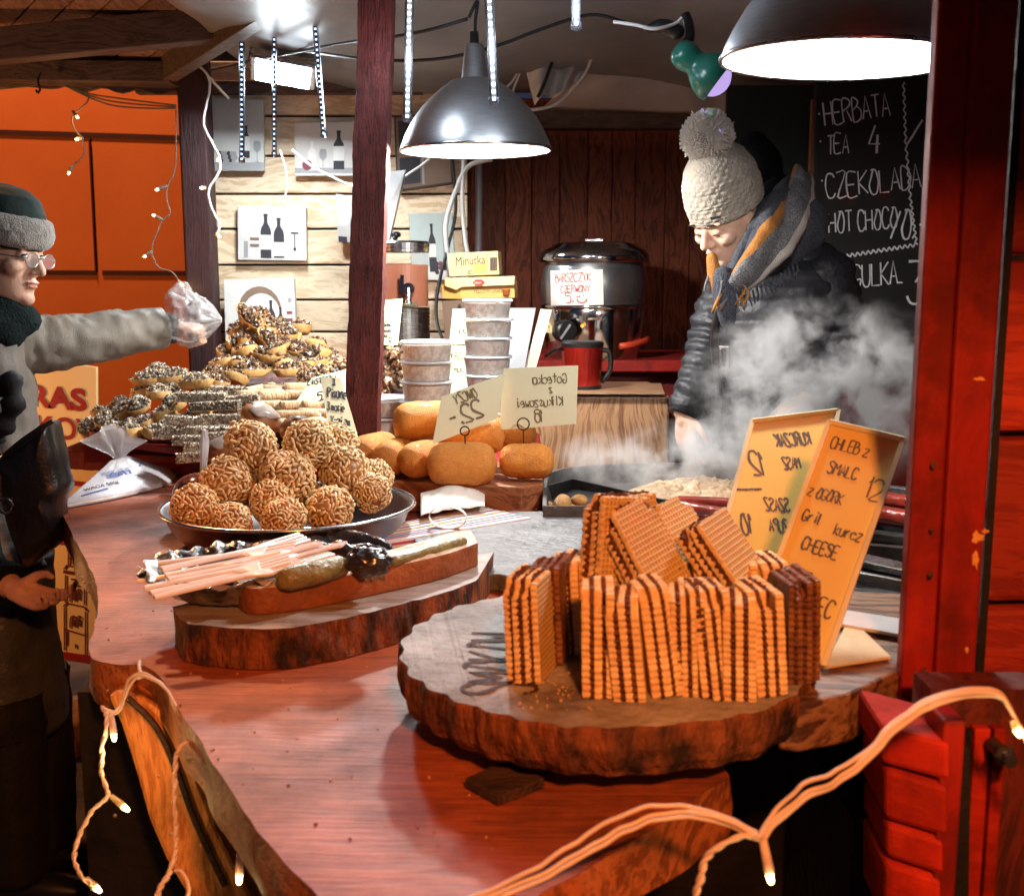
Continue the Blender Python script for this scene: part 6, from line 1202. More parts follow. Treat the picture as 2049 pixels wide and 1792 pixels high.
# broken chocolate pastry heap right behind the leaning post and meringues left of it
random.seed(31); ck = MB()
for i in range(26): ck.chunk((random.gauss(0, .012), random.gauss(0, .012), random.gauss(0, .010)), random.uniform(.010, .018), (1, .8, .7))
cp0 = ck.build('chocolate_rock', m_choc, org=(0, 0, 0)); tag(cp0, 'craggy chocolate coated biscuit in the heap right behind the leaning post', 'biscuit', 'craggy chocolate biscuits')
spots = [(790, 712), (778, 735), (800, 742), (768, 752), (785, 765), (805, 768), (770, 775), (792, 700), (812, 725), (760, 720), (690, 735), (672, 745), (655, 752), (700, 752), (630, 756), (682, 757), (775, 692), (805, 790), (760, 790)]
for i, (u, v) in enumerate(spots):
    o = cp0 if i == 0 else cp0.copy()
    if i: COL.objects.link(o)
    o.location = P(u, v, 3.15+.05*(i % 3)); o.rotation_euler = (i, i*1.7, i*.6); o.scale = (random.uniform(.9, 1.25),)*3
    o['label'] = 'craggy chocolate coated biscuit in the heap %s the leaning post' % ('right behind' if u > 740 else 'just left of')
t = thing('biscuit_tray', 'dark stand under the chocolate biscuits behind the leaning post', 'tray', V((P(730, 780, 3.25).x, 3.25, ZS)))
za = P(730, 775, 3.25).z; MB().box((P(722, 780, 3.25).x, 3.30, (ZS+za)/2), (.30, .26, za-ZS)).build('stand', m_darkwood, t)
# ================================================================ PEOPLE
m_skin = M('skin', (.74, .47, .35), .5, col2=(.64, .37, .26), scale=14, sss=.15, bump=.12, bscale=220)
def frame(org, X, Z):
    X = V(X).normalized(); Z = V(Z); Z = (Z-X*Z.dot(X)).normalized(); Y = Z.cross(X)
    m = Matrix((X, Y, Z)).transposed().to_4x4(); m.translation = V(org); return m
def hand(mb, mat_, s=1.0, curls=((.5, .6, .4),)*4, spread=.06, flip=1, thumb=None, wrist=.05):
    st = len(mb.v); ys = (.029, .010, -.009, -.027); L_ = ((.043, .026, .021), (.048, .030, .022), (.044, .028, .021), (.034, .021, .018))
    for i, y in enumerate(ys):
        k = V((.088-.004*abs(i-1), y, 0)); mb.limb([V((.005, y*.62, 0)), V((.045, y*.85, .002)), k], [.0135, .0130, .0105], 10)
        a = 0; p = k; pts = [p]; sp_a = spread*(1.5-i)
        for j in range(3):
            a += curls[i][j]; p = p+V((math.cos(a)*math.cos(sp_a), math.sin(sp_a)*math.cos(a), -math.sin(a)))*L_[i][j]; pts.append(p)
        mb.limb(pts, [.0096, .0085, .0076, .0062], 10)
    th = thumb or [(.018, .020, -.006), (.044, .044, -.014), (.070, .054, -.022), (.092, .056, -.032)]
    mb.limb([V(p) for p in th], [.0150, .0118, .0100, .0080], 10)
    mb.limb([V((-wrist, 0, 0)), V((-.01, 0, 0)), V((.02, 0, 0))], [.023, .023, .024], 12, 1.0)
    mb.xf(mat_ @ Matrix.Diagonal((s, s*flip, s, 1)), st)
def head(mb, mat_, s=1.0, smile=0):
    st = len(mb.v)
    secs = [(-.118, .050, .022, .022), (-.106, .046, .036, .032), (-.088, .034, .056, .046), (-.064, .018, .072, .056), (-.036, .006, .084, .064), (-.006, .0, .091, .070), (.026, -.004, .095, .074), (.056, -.006, .092, .073), (.084, -.010, .075, .062), (.104, -.012, .045, .040), (.112, -.012, .015, .014)]
    mb.loft([[V((cx+rx*math.cos(t)*(1.0 if math.cos(t) < 0 else 1.0), ry*math.sin(t), z)) for t in [2*PI*j/24 for j in range(24)]] for z, cx, rx, ry in secs])
    B = lambda c, r, sc3: mb.ball(c, r, 14, 10, sc3)
    mb.limb([V((.088, 0, .016)), V((.101, 0, -.006)), V((.112, 0, -.026))], [.0085, .0095, .0115], 10)
    for sg in (-1, 1):
        B((.098, sg*.0115, -.031), .0085, (1.1, .9, .85)); B((.084, sg*.033, .026), .018, (.62, 1.35, .42)); B((.064, sg*.043, -.022), .027, (.9, .8, .8)); B((.080, sg*.033, .004), .0125, (.95, 1.25, .85))
        B((-.004, sg*.074, -.008), .026, (.75, .28, 1.1))
    B((.091, 0, -.053), .011, (1.0, 2.1, .48)); B((.088, 0, -.064), .011, (1.0, 1.8, .55)); B((.077, 0, -.092), .02, (1, 1.2, .85)); B((.070, 0, -.075), .02, (.8, 1.5, .6))
    mb.limb([V((-.015, 0, -.06)), V((-.03, 0, -.14)), V((-.045, 0, -.20))], [.055, .053, .058], 16)
    mb.xf(mat_ @ Matrix.Scale(s, 4), st)
m_eye = M('eye white', (.75, .72, .70), .2, coat=.5); m_iris = M('brown iris', (.05, .025, .015), .15, coat=.6); m_lash = M('dark hair', (.018, .012, .010), .5); m_lip = M('lip', (.48, .16, .13), .4)
def eyes(mat_, parent, openf=1.0, s=1.0):
    for sg in (-1, 1):
        mb = MB(); mb.ball((.0845, sg*.033, .004), .0105, 16, 12); mb.xf(mat_ @ Matrix.Scale(s, 4)); 
        if openf > .3: mb.build('eyeball', m_eye, parent, smooth=True); mb = MB(); mb.ball((.0925, sg*.033, .0035), .0048, 12, 8, (.55, 1, 1)); mb.xf(mat_ @ Matrix.Scale(s, 4)); mb.build('iris', m_iris, parent, smooth=True)
        mb = MB(); mb.tube([V((.0935-.35*abs(t)*.012, sg*.033+t*.012, .0105*openf-.004*(1-openf)-.004*t*t)) for t in (-1, -.5, 0, .5, 1)], .0016, 6)
        mb.tube([V((.1005-.006*abs(t), sg*.033+t*.019, .031-.005*t*t)) for t in (-1, -.5, 0, .5, 1)], [.0012, .0026, .003, .0026, .0012], 6); mb.xf(mat_ @ Matrix.Scale(s, 4)); mb.build('brow_and_lashes', m_lash, parent)
    mb = MB(); mb.ball((.0955, 0, -.0535), .0085, 14, 8, (.8, 2.2, .42)); mb.ball((.0925, 0, -.0632), .0085, 14, 8, (.85, 1.9, .5)); mb.xf(mat_ @ Matrix.Scale(s, 4)); mb.build('lips', m_lip, parent, smooth=True)
def ell(c, rx, ry, n=40, rot=0, f=None):
    out = []
    for j in range(n):
        t = 2*PI*j/n; k = f(t) if f else 1; x, y = rx*k*math.cos(t), ry*k*math.sin(t); out.append(V(c)+V((x*math.cos(rot)-y*math.sin(rot), x*math.sin(rot)+y*math.cos(rot), 0)))
    return out
def interp(rows, n):
    out = []; k = len(rows)-1
    for i in range(n+1):
        t = i/n*k; a = min(int(t), k-1); f = t-a; f = f*f*(3-2*f)*.5+f*.5; out.append([rows[a][j]*(1-f)+rows[a+1][j]*f for j in range(len(rows[0]))])
    return out
# ---------------------------------------------------------------- the customer on the left
YK = 2.55
K = lambda u, v, dy=0: P(u, v, YK+dy)
cu = thing('person', 'customer in grey coat and fleece trimmed hat reaching over the pastries', 'person', V((K(-20, 1000).x, YK, 0)))
HK = frame(K(-4, 508), (.97, -.16, -.14), (.13, 0, 1))
mb = MB(); head(mb, HK, 1.0)
sh_, el_, wr_ = K(-10, 690, .02), K(150, 682, .12), K(338, 655, .28)
mb.limb([K(-45, 640), K(-40, 760), K(-40, 1000), K(-40, 1250)], [.06, .08, .08, .09], 14)
mb.limb([K(-40, 660), sh_, el_, wr_], [.06, .055, .042, .030], 12)
HH = frame(wr_+V((.012, 0, 0)), (.93, .15, -.10), (.2, -.35, 1)); hand(mb, HH, .78, ((1.3, 1.4, .9),)*4, flip=1, thumb=[(.018, .020, -.006), (.040, .034, -.016), (.062, .036, -.028), (.078, .026, -.034)])
e2, w2 = K(-60, 1120, -.12), K(18, 1172, -.25)
mb.limb([K(-70, 760, -.06), e2, w2], [.045, .04, .03], 12)
HL = frame(w2+V((.012, -.008, -.004)), (.93, -.12, -.30), (.10, .45, -.9)); hand(mb, HL, .90, ((.35, .55, .5), (.45, .6, .5), (.55, .7, .5), (.65, .8, .6)), flip=-1, thumb=[(.018, .020, -.010), (.042, .040, -.030), (.066, .040, -.046), (.086, .032, -.052)])
mb.limb([K(-40, 1230), K(-30, 1330), K(-28, 1400)], [.09, .07, .05], 12)
mb.build('body', m_skin, cu, remesh=.0042, soft=4)
eyes(HK, cu, 1.0)
# glasses
mb = MB(); gl = MB()
for sg in (-1, 1):
    c = V((.107, sg*.033, -.002)); ring_ = [c+V((-.010*abs(math.sin(t))*0, .025*math.cos(t), .0165*math.sin(t))) for t in [2*PI*i/24 for i in range(25)]]
    mb.tube(ring_, .0011, 6); gl.add([c+V((0, .0245*math.cos(2*PI*i/24), .016*math.sin(2*PI*i/24))) for i in range(24)], [tuple(range(24))])
    mb.tube([c+V((0, sg*.025, .004)), c+V((-.035, sg*.046, .006)), c+V((-.11, sg*.046, .004))], .0013, 6)
mb.tube([V((.107, -.010, .002)), V((.112, 0, .005)), V((.107, .010, .002))], .0013, 6)
mb.xf(HK); gl.xf(HK); gf = mb.build('glasses_frame', M('silver wire', (.6, .6, .6), .25, 1), cu); gl.build('lens', M('spectacle lens', (.9, .95, 1), .04, alpha=.16, spec=.9, coat=.5), gf)
# hat
mb = MB(); rows = [(.018, .101, .086), (.06, .108, .092), (.10, .104, .090), (.132, .088, .078), (.152, .060, .052), (.160, .02, .018)]
mb.loft([ell((-.006, 0, z), rx, ry, 40, f=lambda t: 1+.01*math.sin(6*t)) for z, rx, ry in interp(rows, 18)]); mb.xf(HK); hat = mb.build('hat_crown', M('dark green suede', (.022, .038, .038), .8, col2=(.012, .022, .022), scale=14, spec=.2, bump=.2), cu, smooth=True)
mb = MB()
def brim(a, b):
    t = a*2*PI; ph = b*2*PI; d = .023*(1+.16*noise.noise(V((math.cos(t)*9, math.sin(t)*9, ph*1.5)))+.14*noise.noise(V((math.cos(t)*30, math.sin(t)*30, ph*4))))
    return V((-.006+(.103+d*math.cos(ph))*math.cos(t), (.089+d*math.cos(ph))*math.sin(t), .062+.006*math.cos(t)*-1+.036*math.sin(ph)*(1+.1*noise.noise(V((t*5, ph, 0))))))
mb.sheet(brim, 110, 24); mb.xf(HK)
m_fleece = M('pale fleece', (.40, .39, .36), .95, col2=(.29, .28, .26), scale=60, bump=1.0, bscale=260, sheen=.6); mb.build('fleece_trim', m_fleece, cu, smooth=True)
mb = MB()
for tt in (-.3, .35):
    mb.tube([V((-.006+.104*math.cos(a)*math.cos(tt), .090*math.sin(tt)*math.cos(a)+.0, .07+.09*math.sin(a))) for a in [PI/2*i/8 for i in range(9)]], .0016, 5)
mb.xf(HK); mb.build('hat_seam', m_lash, cu)
mb = MB(); random.seed(4); mb.limb([HK @ V((-.05, -.068, .02)), HK @ V((-.045, -.07, -.03)), HK @ V((-.05, -.06, -.09))], [.03, .032, .02], 12); mb.limb([HK @ V((-.045, .068, .02)), HK @ V((-.045, .07, -.03)), HK @ V((-.05, .06, -.09))], [.03, .032, .02], 12); mb.build('hair', m_lash, cu, smooth=True)
# dark green scarf
mb = MB(); cS = K(-26, 636)
def scarf(a, b, c=cS, R0=.072, r0=.038):
    t = a*2*PI; ph = b*2*PI; d = r0*(1+.18*math.sin(ph*2+t*3)+.15*noise.noise(V((math.cos(t)*3, math.sin(t)*3, ph))))
    return c+V(((R0+d*math.cos(ph))*math.cos(t)*1.0, (R0*.95+d*math.cos(ph))*math.sin(t), .012*math.cos(t)*-1+d*1.35*math.sin(ph)))
mb.sheet(scarf, 60, 20); mb.build('scarf', M('dark green knit', (.012, .020, .021), .95, bump=.8, bscale=150, spec=.1), cu, smooth=True)
# coat: torso and skirt, reaching sleeve, lower sleeve
m_coat = M('grey olive coat cloth', (.27, .245, .205), .48, col2=(.21, .19, .16), scale=8, bump=.25, bscale=420, spec=.4)
m_coatdark = M('dark shiny padded coat', (.085, .092, .088), .38, col2=(.055, .06, .06), scale=10, bump=.8, bscale=24)
def zk(v): return K(0, v).z
rows = [(zk(628), -30, .07, .07), (zk(655), -34, .115, .10), (zk(720), -36, .125, .13), (zk(800), -34, .125, .14), (zk(900), -36, .125, .13), (zk(1020), -40, .125, .13), (zk(1130), -36, .135, .14)]
cloth = lambda z, k: (lambda t: 1+.035*math.sin(t*5+z*3)-.07*max(0, 1-abs(noise.noise(V((math.cos(t)*2.2+k, math.sin(t)*2.2, z*2.5))))*5)+.045*noise.noise(V((math.cos(t)*2.5, math.sin(t)*2.5, z*7+k)))+.02*math.sin(z*70+2*math.sin(t*2)))
mb = MB(); mb.loft([ell((K(u, 900).x, YK, z), rx, ry, 56, f=cloth(z, 0)) for z, u, rx, ry in interp(rows, 60)]); mb.build('coat_body', M('dark olive coat cloth', (.20, .178, .155), .6, col2=(.15, .132, .115), scale=8, bump=.6, bscale=20), cu, smooth=True)
rows = [(zk(1110), -36, .138, .145), (zk(1250), -34, .132, .15), (zk(1380), -30, .138, .16), (zk(1440), -28, .140, .162), (zk(1452), -28, .132, .152)]
quilt = lambda z: (lambda t: 1+.03*abs(math.sin(z*34+.6*math.sin(t*6)))+.05*noise.noise(V((math.cos(t)*3, math.sin(t)*3, z*5))))
mb = MB(); mb.loft([ell((K(u, 900).x, YK, z), rx, ry, 56, f=quilt(z)) for z, u, rx, ry in interp(rows, 44)]); mb.build('coat_skirt', m_coatdark, cu, smooth=True)
m_trouser = M('black trousers', (.012, .012, .013), .7, bump=.4, bscale=30)
for dy in (-.08, .08):
    mb = MB(); rows = [(zk(1440), -12, .105, .10), (.55, 2, .095, .09), (.3, 8, .08, .08), (.08, 10, .07, .075)]
    mb.loft([ell((K(u, 900).x, YK+dy, z), rx, ry, 28, f=cloth(z, dy*9)) for z, u, rx, ry in interp(rows, 26)]); mb.build('trouser_leg', m_trouser, cu, smooth=True)
    MB().limb([V((K(0, 900).x-.04, YK+dy, .045)), V((K(0, 900).x+.06, YK+dy, .045)), V((K(0, 900).x+.15, YK+dy, .035))], [.05, .048, .038], 14).build('boot', m_black, cu, smooth=True)
def sleeve(pts, rs, m, name, parent, wr=.10, nn=10, fl=1.0, freq=60, quilt_=0):
    sp_p = spline(pts, nn); n = len(sp_p); rr = []
    for i in range(n):
        t = i/(n-1)*(len(rs)-1); a = min(int(t), len(rs)-2); rr.append(rs[a]*(1-t+a)+rs[a+1]*(t-a))
    T = [(sp_p[min(i+1, n-1)]-sp_p[max(i-1, 0)]).normalized() for i in range(n)]; x = V((0, 0, 1)); rings = []; L_ = 0
    for i in range(n):
        x = (x-T[i]*x.dot(T[i])).normalized(); y = T[i].cross(x); L_ += (sp_p[i]-sp_p[i-1]).length if i else 0; ring_ = []
        for j in range(28):
            t = 2*PI*j/28; q_ = sp_p[i]*14+V((math.cos(t)*1.3, math.sin(t)*1.3, L_*6)); k = 1+wr*noise.noise(q_)+wr*.55*noise.noise(V((L_*freq*.5+math.sin(t+.8)*1.6, math.cos(t)*1.2, 3)))
            k -= wr*1.0*max(0, 1-abs(noise.noise(V((L_*11+.8*math.sin(t), math.cos(t)*1.1, math.sin(t)*1.1+2))))*5); k -= wr*.6*max(0, 1-abs(noise.noise(V((L_*24+1.2*math.sin(t+1), math.cos(t)*1.6+7, math.sin(t)*1.6))))*5)
            if quilt_: k += quilt_*abs(math.sin(L_*PI/.042+.25*math.sin(t*2)))-quilt_*.6
            ring_.append(sp_p[i]+(x*math.cos(t)+y*math.sin(t)*fl)*rr[i]*k)
        rings.append(ring_)
    return MB().loft(rings).build(name, m, parent, smooth=True)
sleeve([K(-60, 690, .0), K(0, 695, .03), K(60, 690, .07), K(150, 682, .13), K(240, 668, .20), K(328, 655, .27)], [.088, .080, .074, .068, .060, .052], m_coat, 'sleeve', cu, .085, 16)
mb = MB(); a, b = K(318, 656, .265), K(352, 658, .285); ax = (b-a).normalized()
pts = [a+(b-a)*i/8 for i in range(9)]
x = V((0, 0, 1)); x = (x-ax*x.dot(ax)).normalized(); y = ax.cross(x)
mb.loft([[p+(x*math.cos(t)+y*math.sin(t))*(.040-.004*i/8)*(1+.045*math.sin(t*26)) for t in [2*PI*j/104 for j in range(104)]] for i, p in enumerate(pts)]); mb.build('knit_cuff', M('grey ribbed knit', (.10, .10, .10), .9, bump=.3), cu, smooth=True)
sleeve([K(-90, 760, -.05), K(-80, 940, -.08), K(-60, 1100, -.13), K(-30, 1150, -.18), K(24, 1174, -.25)], [.085, .075, .066, .058, .05], M('dark green fleece sleeve', (.010, .017, .016), .95, bump=1, bscale=120, spec=.1), 'sleeve', cu, .09)
mb = MB(); mb.tube(spline([K(-5, 780, -.13), K(18, 760, -.14), K(28, 800, -.15), K(10, 845, -.15), K(-10, 870, -.14)], 5), [.022+.006*math.sin(i*1.3) for i in range(21)], 12); mb.build('scarf_end', m_trouser, cu, smooth=True)
# plastic bag worn as a glove
def glovebag(a, b):
    th = a*2*PI; c = K(392, 636, .275); ax_ = V((1, .12, -.10)).normalized(); t = b*1.0
    L0 = .085*(-1+2.0*b); r_ = [.044, .060, .064, .060, .050, .030, .004]; q_ = t*6; i = min(int(q_), 5); rr = r_[i]*(1-q_+i)+r_[i+1]*(q_-i)
    k = 1.08+.24*noise.noise(V((math.cos(th)*1.7, math.sin(th)*1.7, b*2.2)))+.13*noise.noise(V((math.cos(th)*4.5, math.sin(th)*4.5, b*5)))-.22*max(0, 1-abs(noise.noise(V((math.cos(th)*2.2, math.sin(th)*2.2, b*2.5+4))))*6)
    up_ = .022*max(0, .5-b)*2
    p = c+ax_*L0*.78+V((0, math.sin(th)*rr*k*.8, math.cos(th)*rr*k*(1+1.0*max(0, .55-b)*(1 if math.cos(th) > 0 else .2)))); return p
m_glove = M('crumpled thin polythene', (.88, .90, .93), .16, alpha=.34, bump=1, bscale=34, coat=.3, spec=.6)
o = MB().sheet(glovebag, 72, 40).build('polythene_bag', m_glove, smooth=True); tag(o, 'crumpled clear polythene bag pulled over the reaching hand of the customer', 'bag')
# handbag on the arm
hb = thing('handbag', 'black leather handbag hanging at the side of the customer', 'handbag', K(60, 1120, -.22))
m_leather = M('black grained leather', (.013, .013, .014), .3, coat=.25, bump=.2, bscale=140)
out = spline([(4, 912), (30, 886), (70, 862), (106, 838), (116, 868), (128, 930), (137, 975), (126, 1000), (124, 1080), (100, 1102), (62, 1126), (42, 1080), (14, 990), (4, 930), (4, 912)], 5) if 0 else None
ol = [(4, 915), (40, 882), (75, 858), (106, 840), (118, 880), (130, 940), (138, 976), (125, 1008), (123, 1080), (98, 1104), (62, 1128), (40, 1078), (12, 990)]
o3 = spline([K(u, v, -.22) for u, v in ol+ol[:1]], 6)[:-1]; ce = sum(o3, V())/len(o3)
lay = [(-.058, .45), (-.052, .80), (-.036, .97), (0, 1.0), (.036, .97), (.052, .80), (.058, .45)]
mb = MB(); mb.loft([[ce+(p-ce)*f+V((0, dy+.008*noise.noise(p*22+V((0, dy*30, 0))), .0))+(p-ce)*.03*noise.noise(V((p.x*16, dy*20, p.z*16))) for p in o3] for dy, f in lay]); mb.build('bag_body', m_leather, hb, smooth=True)
mb = MB(); mb.tube(spline([K(4, 915, -.27), K(40, 884, -.28), K(75, 860, -.28), K(106, 842, -.27)], 5), .005, 8); mb.build('zip_piping', m_leather, hb, smooth=True)
mb = MB(); mb.tube(spline([K(8, 925, -.25), K(-30, 870, -.27), K(-60, 930, -.27), K(-70, 1050, -.25)], 6), .010, 8, flat=.4); mb.build('strap', m_leather, hb, smooth=True)
mb = MB(); c = K(10, 1012, -.29); mb.tube([c+V((.016*math.cos(t), 0, .016*math.sin(t))) for t in [2*PI*i/20 for i in range(21)]], .003, 6); mb.build('ring', m_chrome, hb)
# ---------------------------------------------------------------- the seller behind the griddle
YV = 3.08
W = lambda u, v, dy=0: P(u, v, YV+dy)
se = thing('person', 'seller in black quilted jacket and grey bobble hat bending over the steaming griddle', 'person', V((W(1560, 900).x, YV+.1, 0)))
HS = frame(W(1456, 436, -.10), (-.70, -.50, -.50), (-.34, -.30, .9))
mb = MB(); head(mb, HS, 1.0)
neck_ = HS @ V((-.045, 0, -.19)); mb.limb([neck_, W(1560, 540, .02), W(1560, 760, .08), W(1560, 950, .12)], [.06, .11, .12, .12], 14)
wS = W(1366, 822, -.08); mb.limb([W(1470, 590, .05), W(1420, 715, .04), wS], [.06, .045, .028], 12)
hand(mb, frame(wS+V((.003, -.004, -.01)), (.06, -.22, -1), (-.72, -.55, .1)), .92, ((.25, .35, .25), (.35, .45, .3), (.5, .6, .4), (.6, .7, .5)), flip=1)
eR, wR = W(1672, 700, -.06), W(1620, 800, -.14); mb.limb([W(1620, 560, -.02), eR, wR], [.06, .045, .028], 12); hand(mb, frame(wR, (-.8, -.3, -.4), (.1, -.5, .8)), .92, ((.6, .7, .5),)*4, flip=-1)
mb.limb([W(1560, 940, .12), P(1565, 1050, YV+.13)], [.12, .10], 12)
mb.build('body', m_skin, se, remesh=.0045, soft=4)
eyes(HS, se, .2)
# hat: chunky knit stitches as real relief
mb = MB(); rows = [(.018, .104, .090), (.028, .108, .094), (.07, .110, .097), (.115, .103, .092), (.155, .084, .076), (.180, .060, .055), (.196, .035, .032), (.2, .01, .01)]
RW = interp(rows, 120); mb2 = []
for i, (z, rx, ry) in enumerate(RW):
    def kf_(t, i=i):
        row = i/4.6; cc = t*24/(2*PI)*1.0+(.5 if int(row) % 2 else 0); return 1+.040*abs(math.sin(PI*row))**.6*(abs(math.cos(PI*cc))**.7)+.012*noise.noise(V((math.cos(t)*8, math.sin(t)*8, i*.2)))
    mb2.append(ell((-.008-.0006*i*.2, 0, z+.004), rx, ry, 192, f=kf_))
mb.loft(mb2); mb.xf(HS); m_pom = M('cream wool pompom', (.74, .69, .62), .95, spec=.1); m_knit = M('pale grey wool', (.43, .385, .32), .95, col2=(.31, .28, .24), scale=20, bump=.8, bscale=300, spec=.1); mb.build('knit_hat', m_knit, se, smooth=True)
random.seed(6); mb = MB(); pc_ = HS @ V((-.02, 0, .222)); mb.ball(pc_, .045, 16, 12)
for i in range(3200):
    d = V((random.gauss(0, 1), random.gauss(0, 1), random.gauss(0, 1))).normalized(); s_ = random.uniform(.058, .071); a = d.orthogonal().normalized()*.0022; b = d.cross(a); j = V((random.uniform(-.006, .006), random.uniform(-.006, .006), random.uniform(-.006, .006)))
    p0 = pc_+d*.03; p1 = pc_+d*s_+j; mb.add([p0+a, p0-a*.5+b*.87, p0-a*.5-b*.87, p1+a*.9, p1-a*.45+b*.8, p1-a*.45-b*.8], [(0, 1, 4, 3), (1, 2, 5, 4), (2, 0, 3, 5), (3, 4, 5)])
mb.build('pompom', m_pom, se)
mb = MB(); c = HS @ V((.105, -.055, .045)); mb.box(HS @ V((.090, .064, .042)), (.004, .03, .008)); 
mb = MB().box((0, 0, 0), (.026, .003, .007)); mb.xf(frame(P(1432, 436, YV-.225), (1, -.3, .18), (0, 0, 1))); mb.build('hat_tag', m_black, se)
# dark hood standing behind the head
mb = MB()
def hood(a, b):
    th = -.2+a*PI*1.15; r_ = 1+.06*noise.noise(V((a*5, b*5, 0))); u = 1512+52*math.cos(th)*r_*(1-.2*b); v = 350-88*math.sin(th)*r_*(1-.3*b)+60*(1-math.sin(max(0, min(PI, th)))); return W(u, v, .06+.14*b)
hb_ = W(1508, 350, .12); mb.ball(hb_, .11, 28, 18, (.72, .8, 1.08), jit=.12); mb.limb([W(1520, 380, .12), W(1555, 470, .12)], [.085, .10], 20); m_jacket = M('black quilted nylon', (.016, .016, .020), .5, col2=(.010, .010, .013), scale=12, bump=.6, bscale=34, spec=.35); mb.build('hood', M('black fleece hood', (.006, .006, .008), .95, spec=.1, bump=.5), se, smooth=True)
# scarf with tweed, mustard and white stripes
tweed = M('navy tweed', (.018, .020, .034), .95, col2=(.07, .075, .09), scale=260, contrast=.2, bump=.6, bscale=250); must = M('mustard wool', (.42, .17, .035), .95, col2=(.34, .13, .03), scale=60, bump=.6, bscale=250); tgrey = M('grey tweed', (.26, .25, .25), .95, col2=(.05, .055, .075), scale=280, contrast=.25, bump=.6, bscale=250); swhite = M('cream wool', (.66, .60, .55), .95, bump=.6, bscale=250)
inn = [W(1436, 572, -.26), W(1458, 540, -.26), W(1488, 478, -.22), W(1520, 420, -.14), W(1552, 380, -.02), W(1585, 352, .08)]
out_ = [W(1476, 592, -.24), W(1528, 556, -.24), W(1585, 500, -.20), W(1616, 440, -.12), W(1630, 395, .0), W(1622, 352, .10)]
si, so = spline(inn, 8), spline(out_, 8)
mb = MB(); ns = 16; pts = []
for k in range(ns+1):
    b = k/ns
    for i in range(len(si)):
        p = si[i]*(1-b)+so[i]*b; bul = math.sin(b*PI); p = p+V((-.02*bul, -.05*bul-.016*math.sin(b*11+i*.16)*bul, .012*bul+.012*math.sin(b*12+i*.22)*bul))+V((0, -.016*noise.noise(p*18), .008*noise.noise(p*25))); pts.append(p)
L0 = len(si); o0_ = 0
fsx = [[], [], [], []]
for k in range(ns):
    b = (k+.5)/ns; mi = 0 if b < .36 else (1 if b < .47 else (2 if b < .86 else 3))
    for i in range(L0-1): fsx[mi].append((k*L0+i, k*L0+i+1, (k+1)*L0+i+1, (k+1)*L0+i))
mb.v = pts
for mi in range(4): mb.f += fsx[mi]; mb.m += [mi]*len(fsx[mi])
mb.build('scarf', [tweed, must, tgrey, swhite], se, smooth=True, solid=.016)
mb = MB()
def wrap(a, b):
    t = a*2*PI; ph = b*2*PI; c = W(1545, 500, .0); d = .045*(1+.15*noise.noise(V((math.cos(t)*3, math.sin(t)*3, ph)))); q_ = V(((.105+d*math.cos(ph))*math.cos(t), (.10+d*math.cos(ph))*math.sin(t), d*1.5*math.sin(ph)+.07*math.cos(t)+.0)); return c+q_
mb.sheet(wrap, 50, 18); mb.build('scarf_wrap', tweed, se, smooth=True)
random.seed(8); mb = MB(); mb.mi = 0
mb.limb([W(1447, 552, -.28), W(1450, 585, -.285), W(1456, 640, -.28)], [.026, .032, .022], 14)
mb.mi = 1
for i in range(34):
    a = W(random.uniform(1440, 1490), random.uniform(560, 582), -.29+random.uniform(-.02, .02)); mb.mi = 1 if i % 3 else 2; mb.tube(spline([a, a+V((random.uniform(-.02, .012), -.006, -.02)), a+V((random.uniform(-.03, .02), -.004, -.05-random.random()*.015))], 3), [.0032]*6+[.0012], 5)
for i in range(16):
    a = W(random.uniform(1420, 1436), random.uniform(528, 548), -.24); mb.mi = 1 if i % 2 else 2; mb.tube(spline([a, a+V((random.uniform(-.012, .012), 0, -.02)), a+V((random.uniform(-.018, .018), 0, -.05))], 3), [.0032]*6+[.0012], 5)
for i in range(14):
    a = W(1490+i*8, 590-i*5, -.25); mb.mi = 0; mb.tube([a, a+V((.004, -.004, -.02)), a+V((random.uniform(-.006, .012), -.002, -.036))], [.003, .0026, .001], 5)
mb.build('scarf_fringe', [tweed, must, tgrey, swhite], se, smooth=True)
mb = MB(); mb.limb([W(1424, 515, -.22), W(1430, 548, -.235), W(1436, 580, -.235)], [.014, .02, .018], 12); mb.build('scarf_front', must, se, smooth=True)
# jacket torso with real quilting
zs_ = lambda v: W(0, v).z
rows = [(zs_(470), 1592, .05, .07, .10), (zs_(492), 1590, .100, .10, .08), (zs_(525), 1580, .145, .13, .05), (zs_(575), 1568, .178, .155, .03), (zs_(640), 1562, .190, .165, .03), (zs_(695), 1556, .178, .160, .05), (zs_(720), 1552, .172, .155, .06), (zs_(750), 1550, .180, .162, .07), (zs_(850), 1546, .198, .175, .09), (zs_(960), 1545, .205, .18, .11), (zs_(1080), 1548, .20, .18, .12)]
def jk(z):
    def f(t): 
        q_ = abs(math.sin((z*PI/.052)+.22*math.sin(t*2)))**.55; belt = 1 if abs(z-zs_(715)) > .02 else 0
        return 1+.040*q_*belt+.035*noise.noise(V((math.cos(t)*4, math.sin(t)*4, z*14)))+.012*noise.noise(V((t*14, z*50, 0)))
    return f
mb = MB(); mb.loft([ell((W(u, 700).x, YV+dy-.03, z), rx, ry, 88, rot=R(-22), f=jk(z)) for z, u, rx, ry, dy in interp(rows, 190)]); mb.build('jacket_body', m_jacket, se, smooth=True)
sleeve([W(1480, 565, .04), W(1448, 620, .02), W(1425, 690, .0), W(1404, 745, -.03), W(1385, 790, -.06), W(1366, 832, -.08)], [.085, .080, .072, .062, .054, .044], m_jacket, 'jacket_sleeve', se, .07, 14, quilt_=.12)
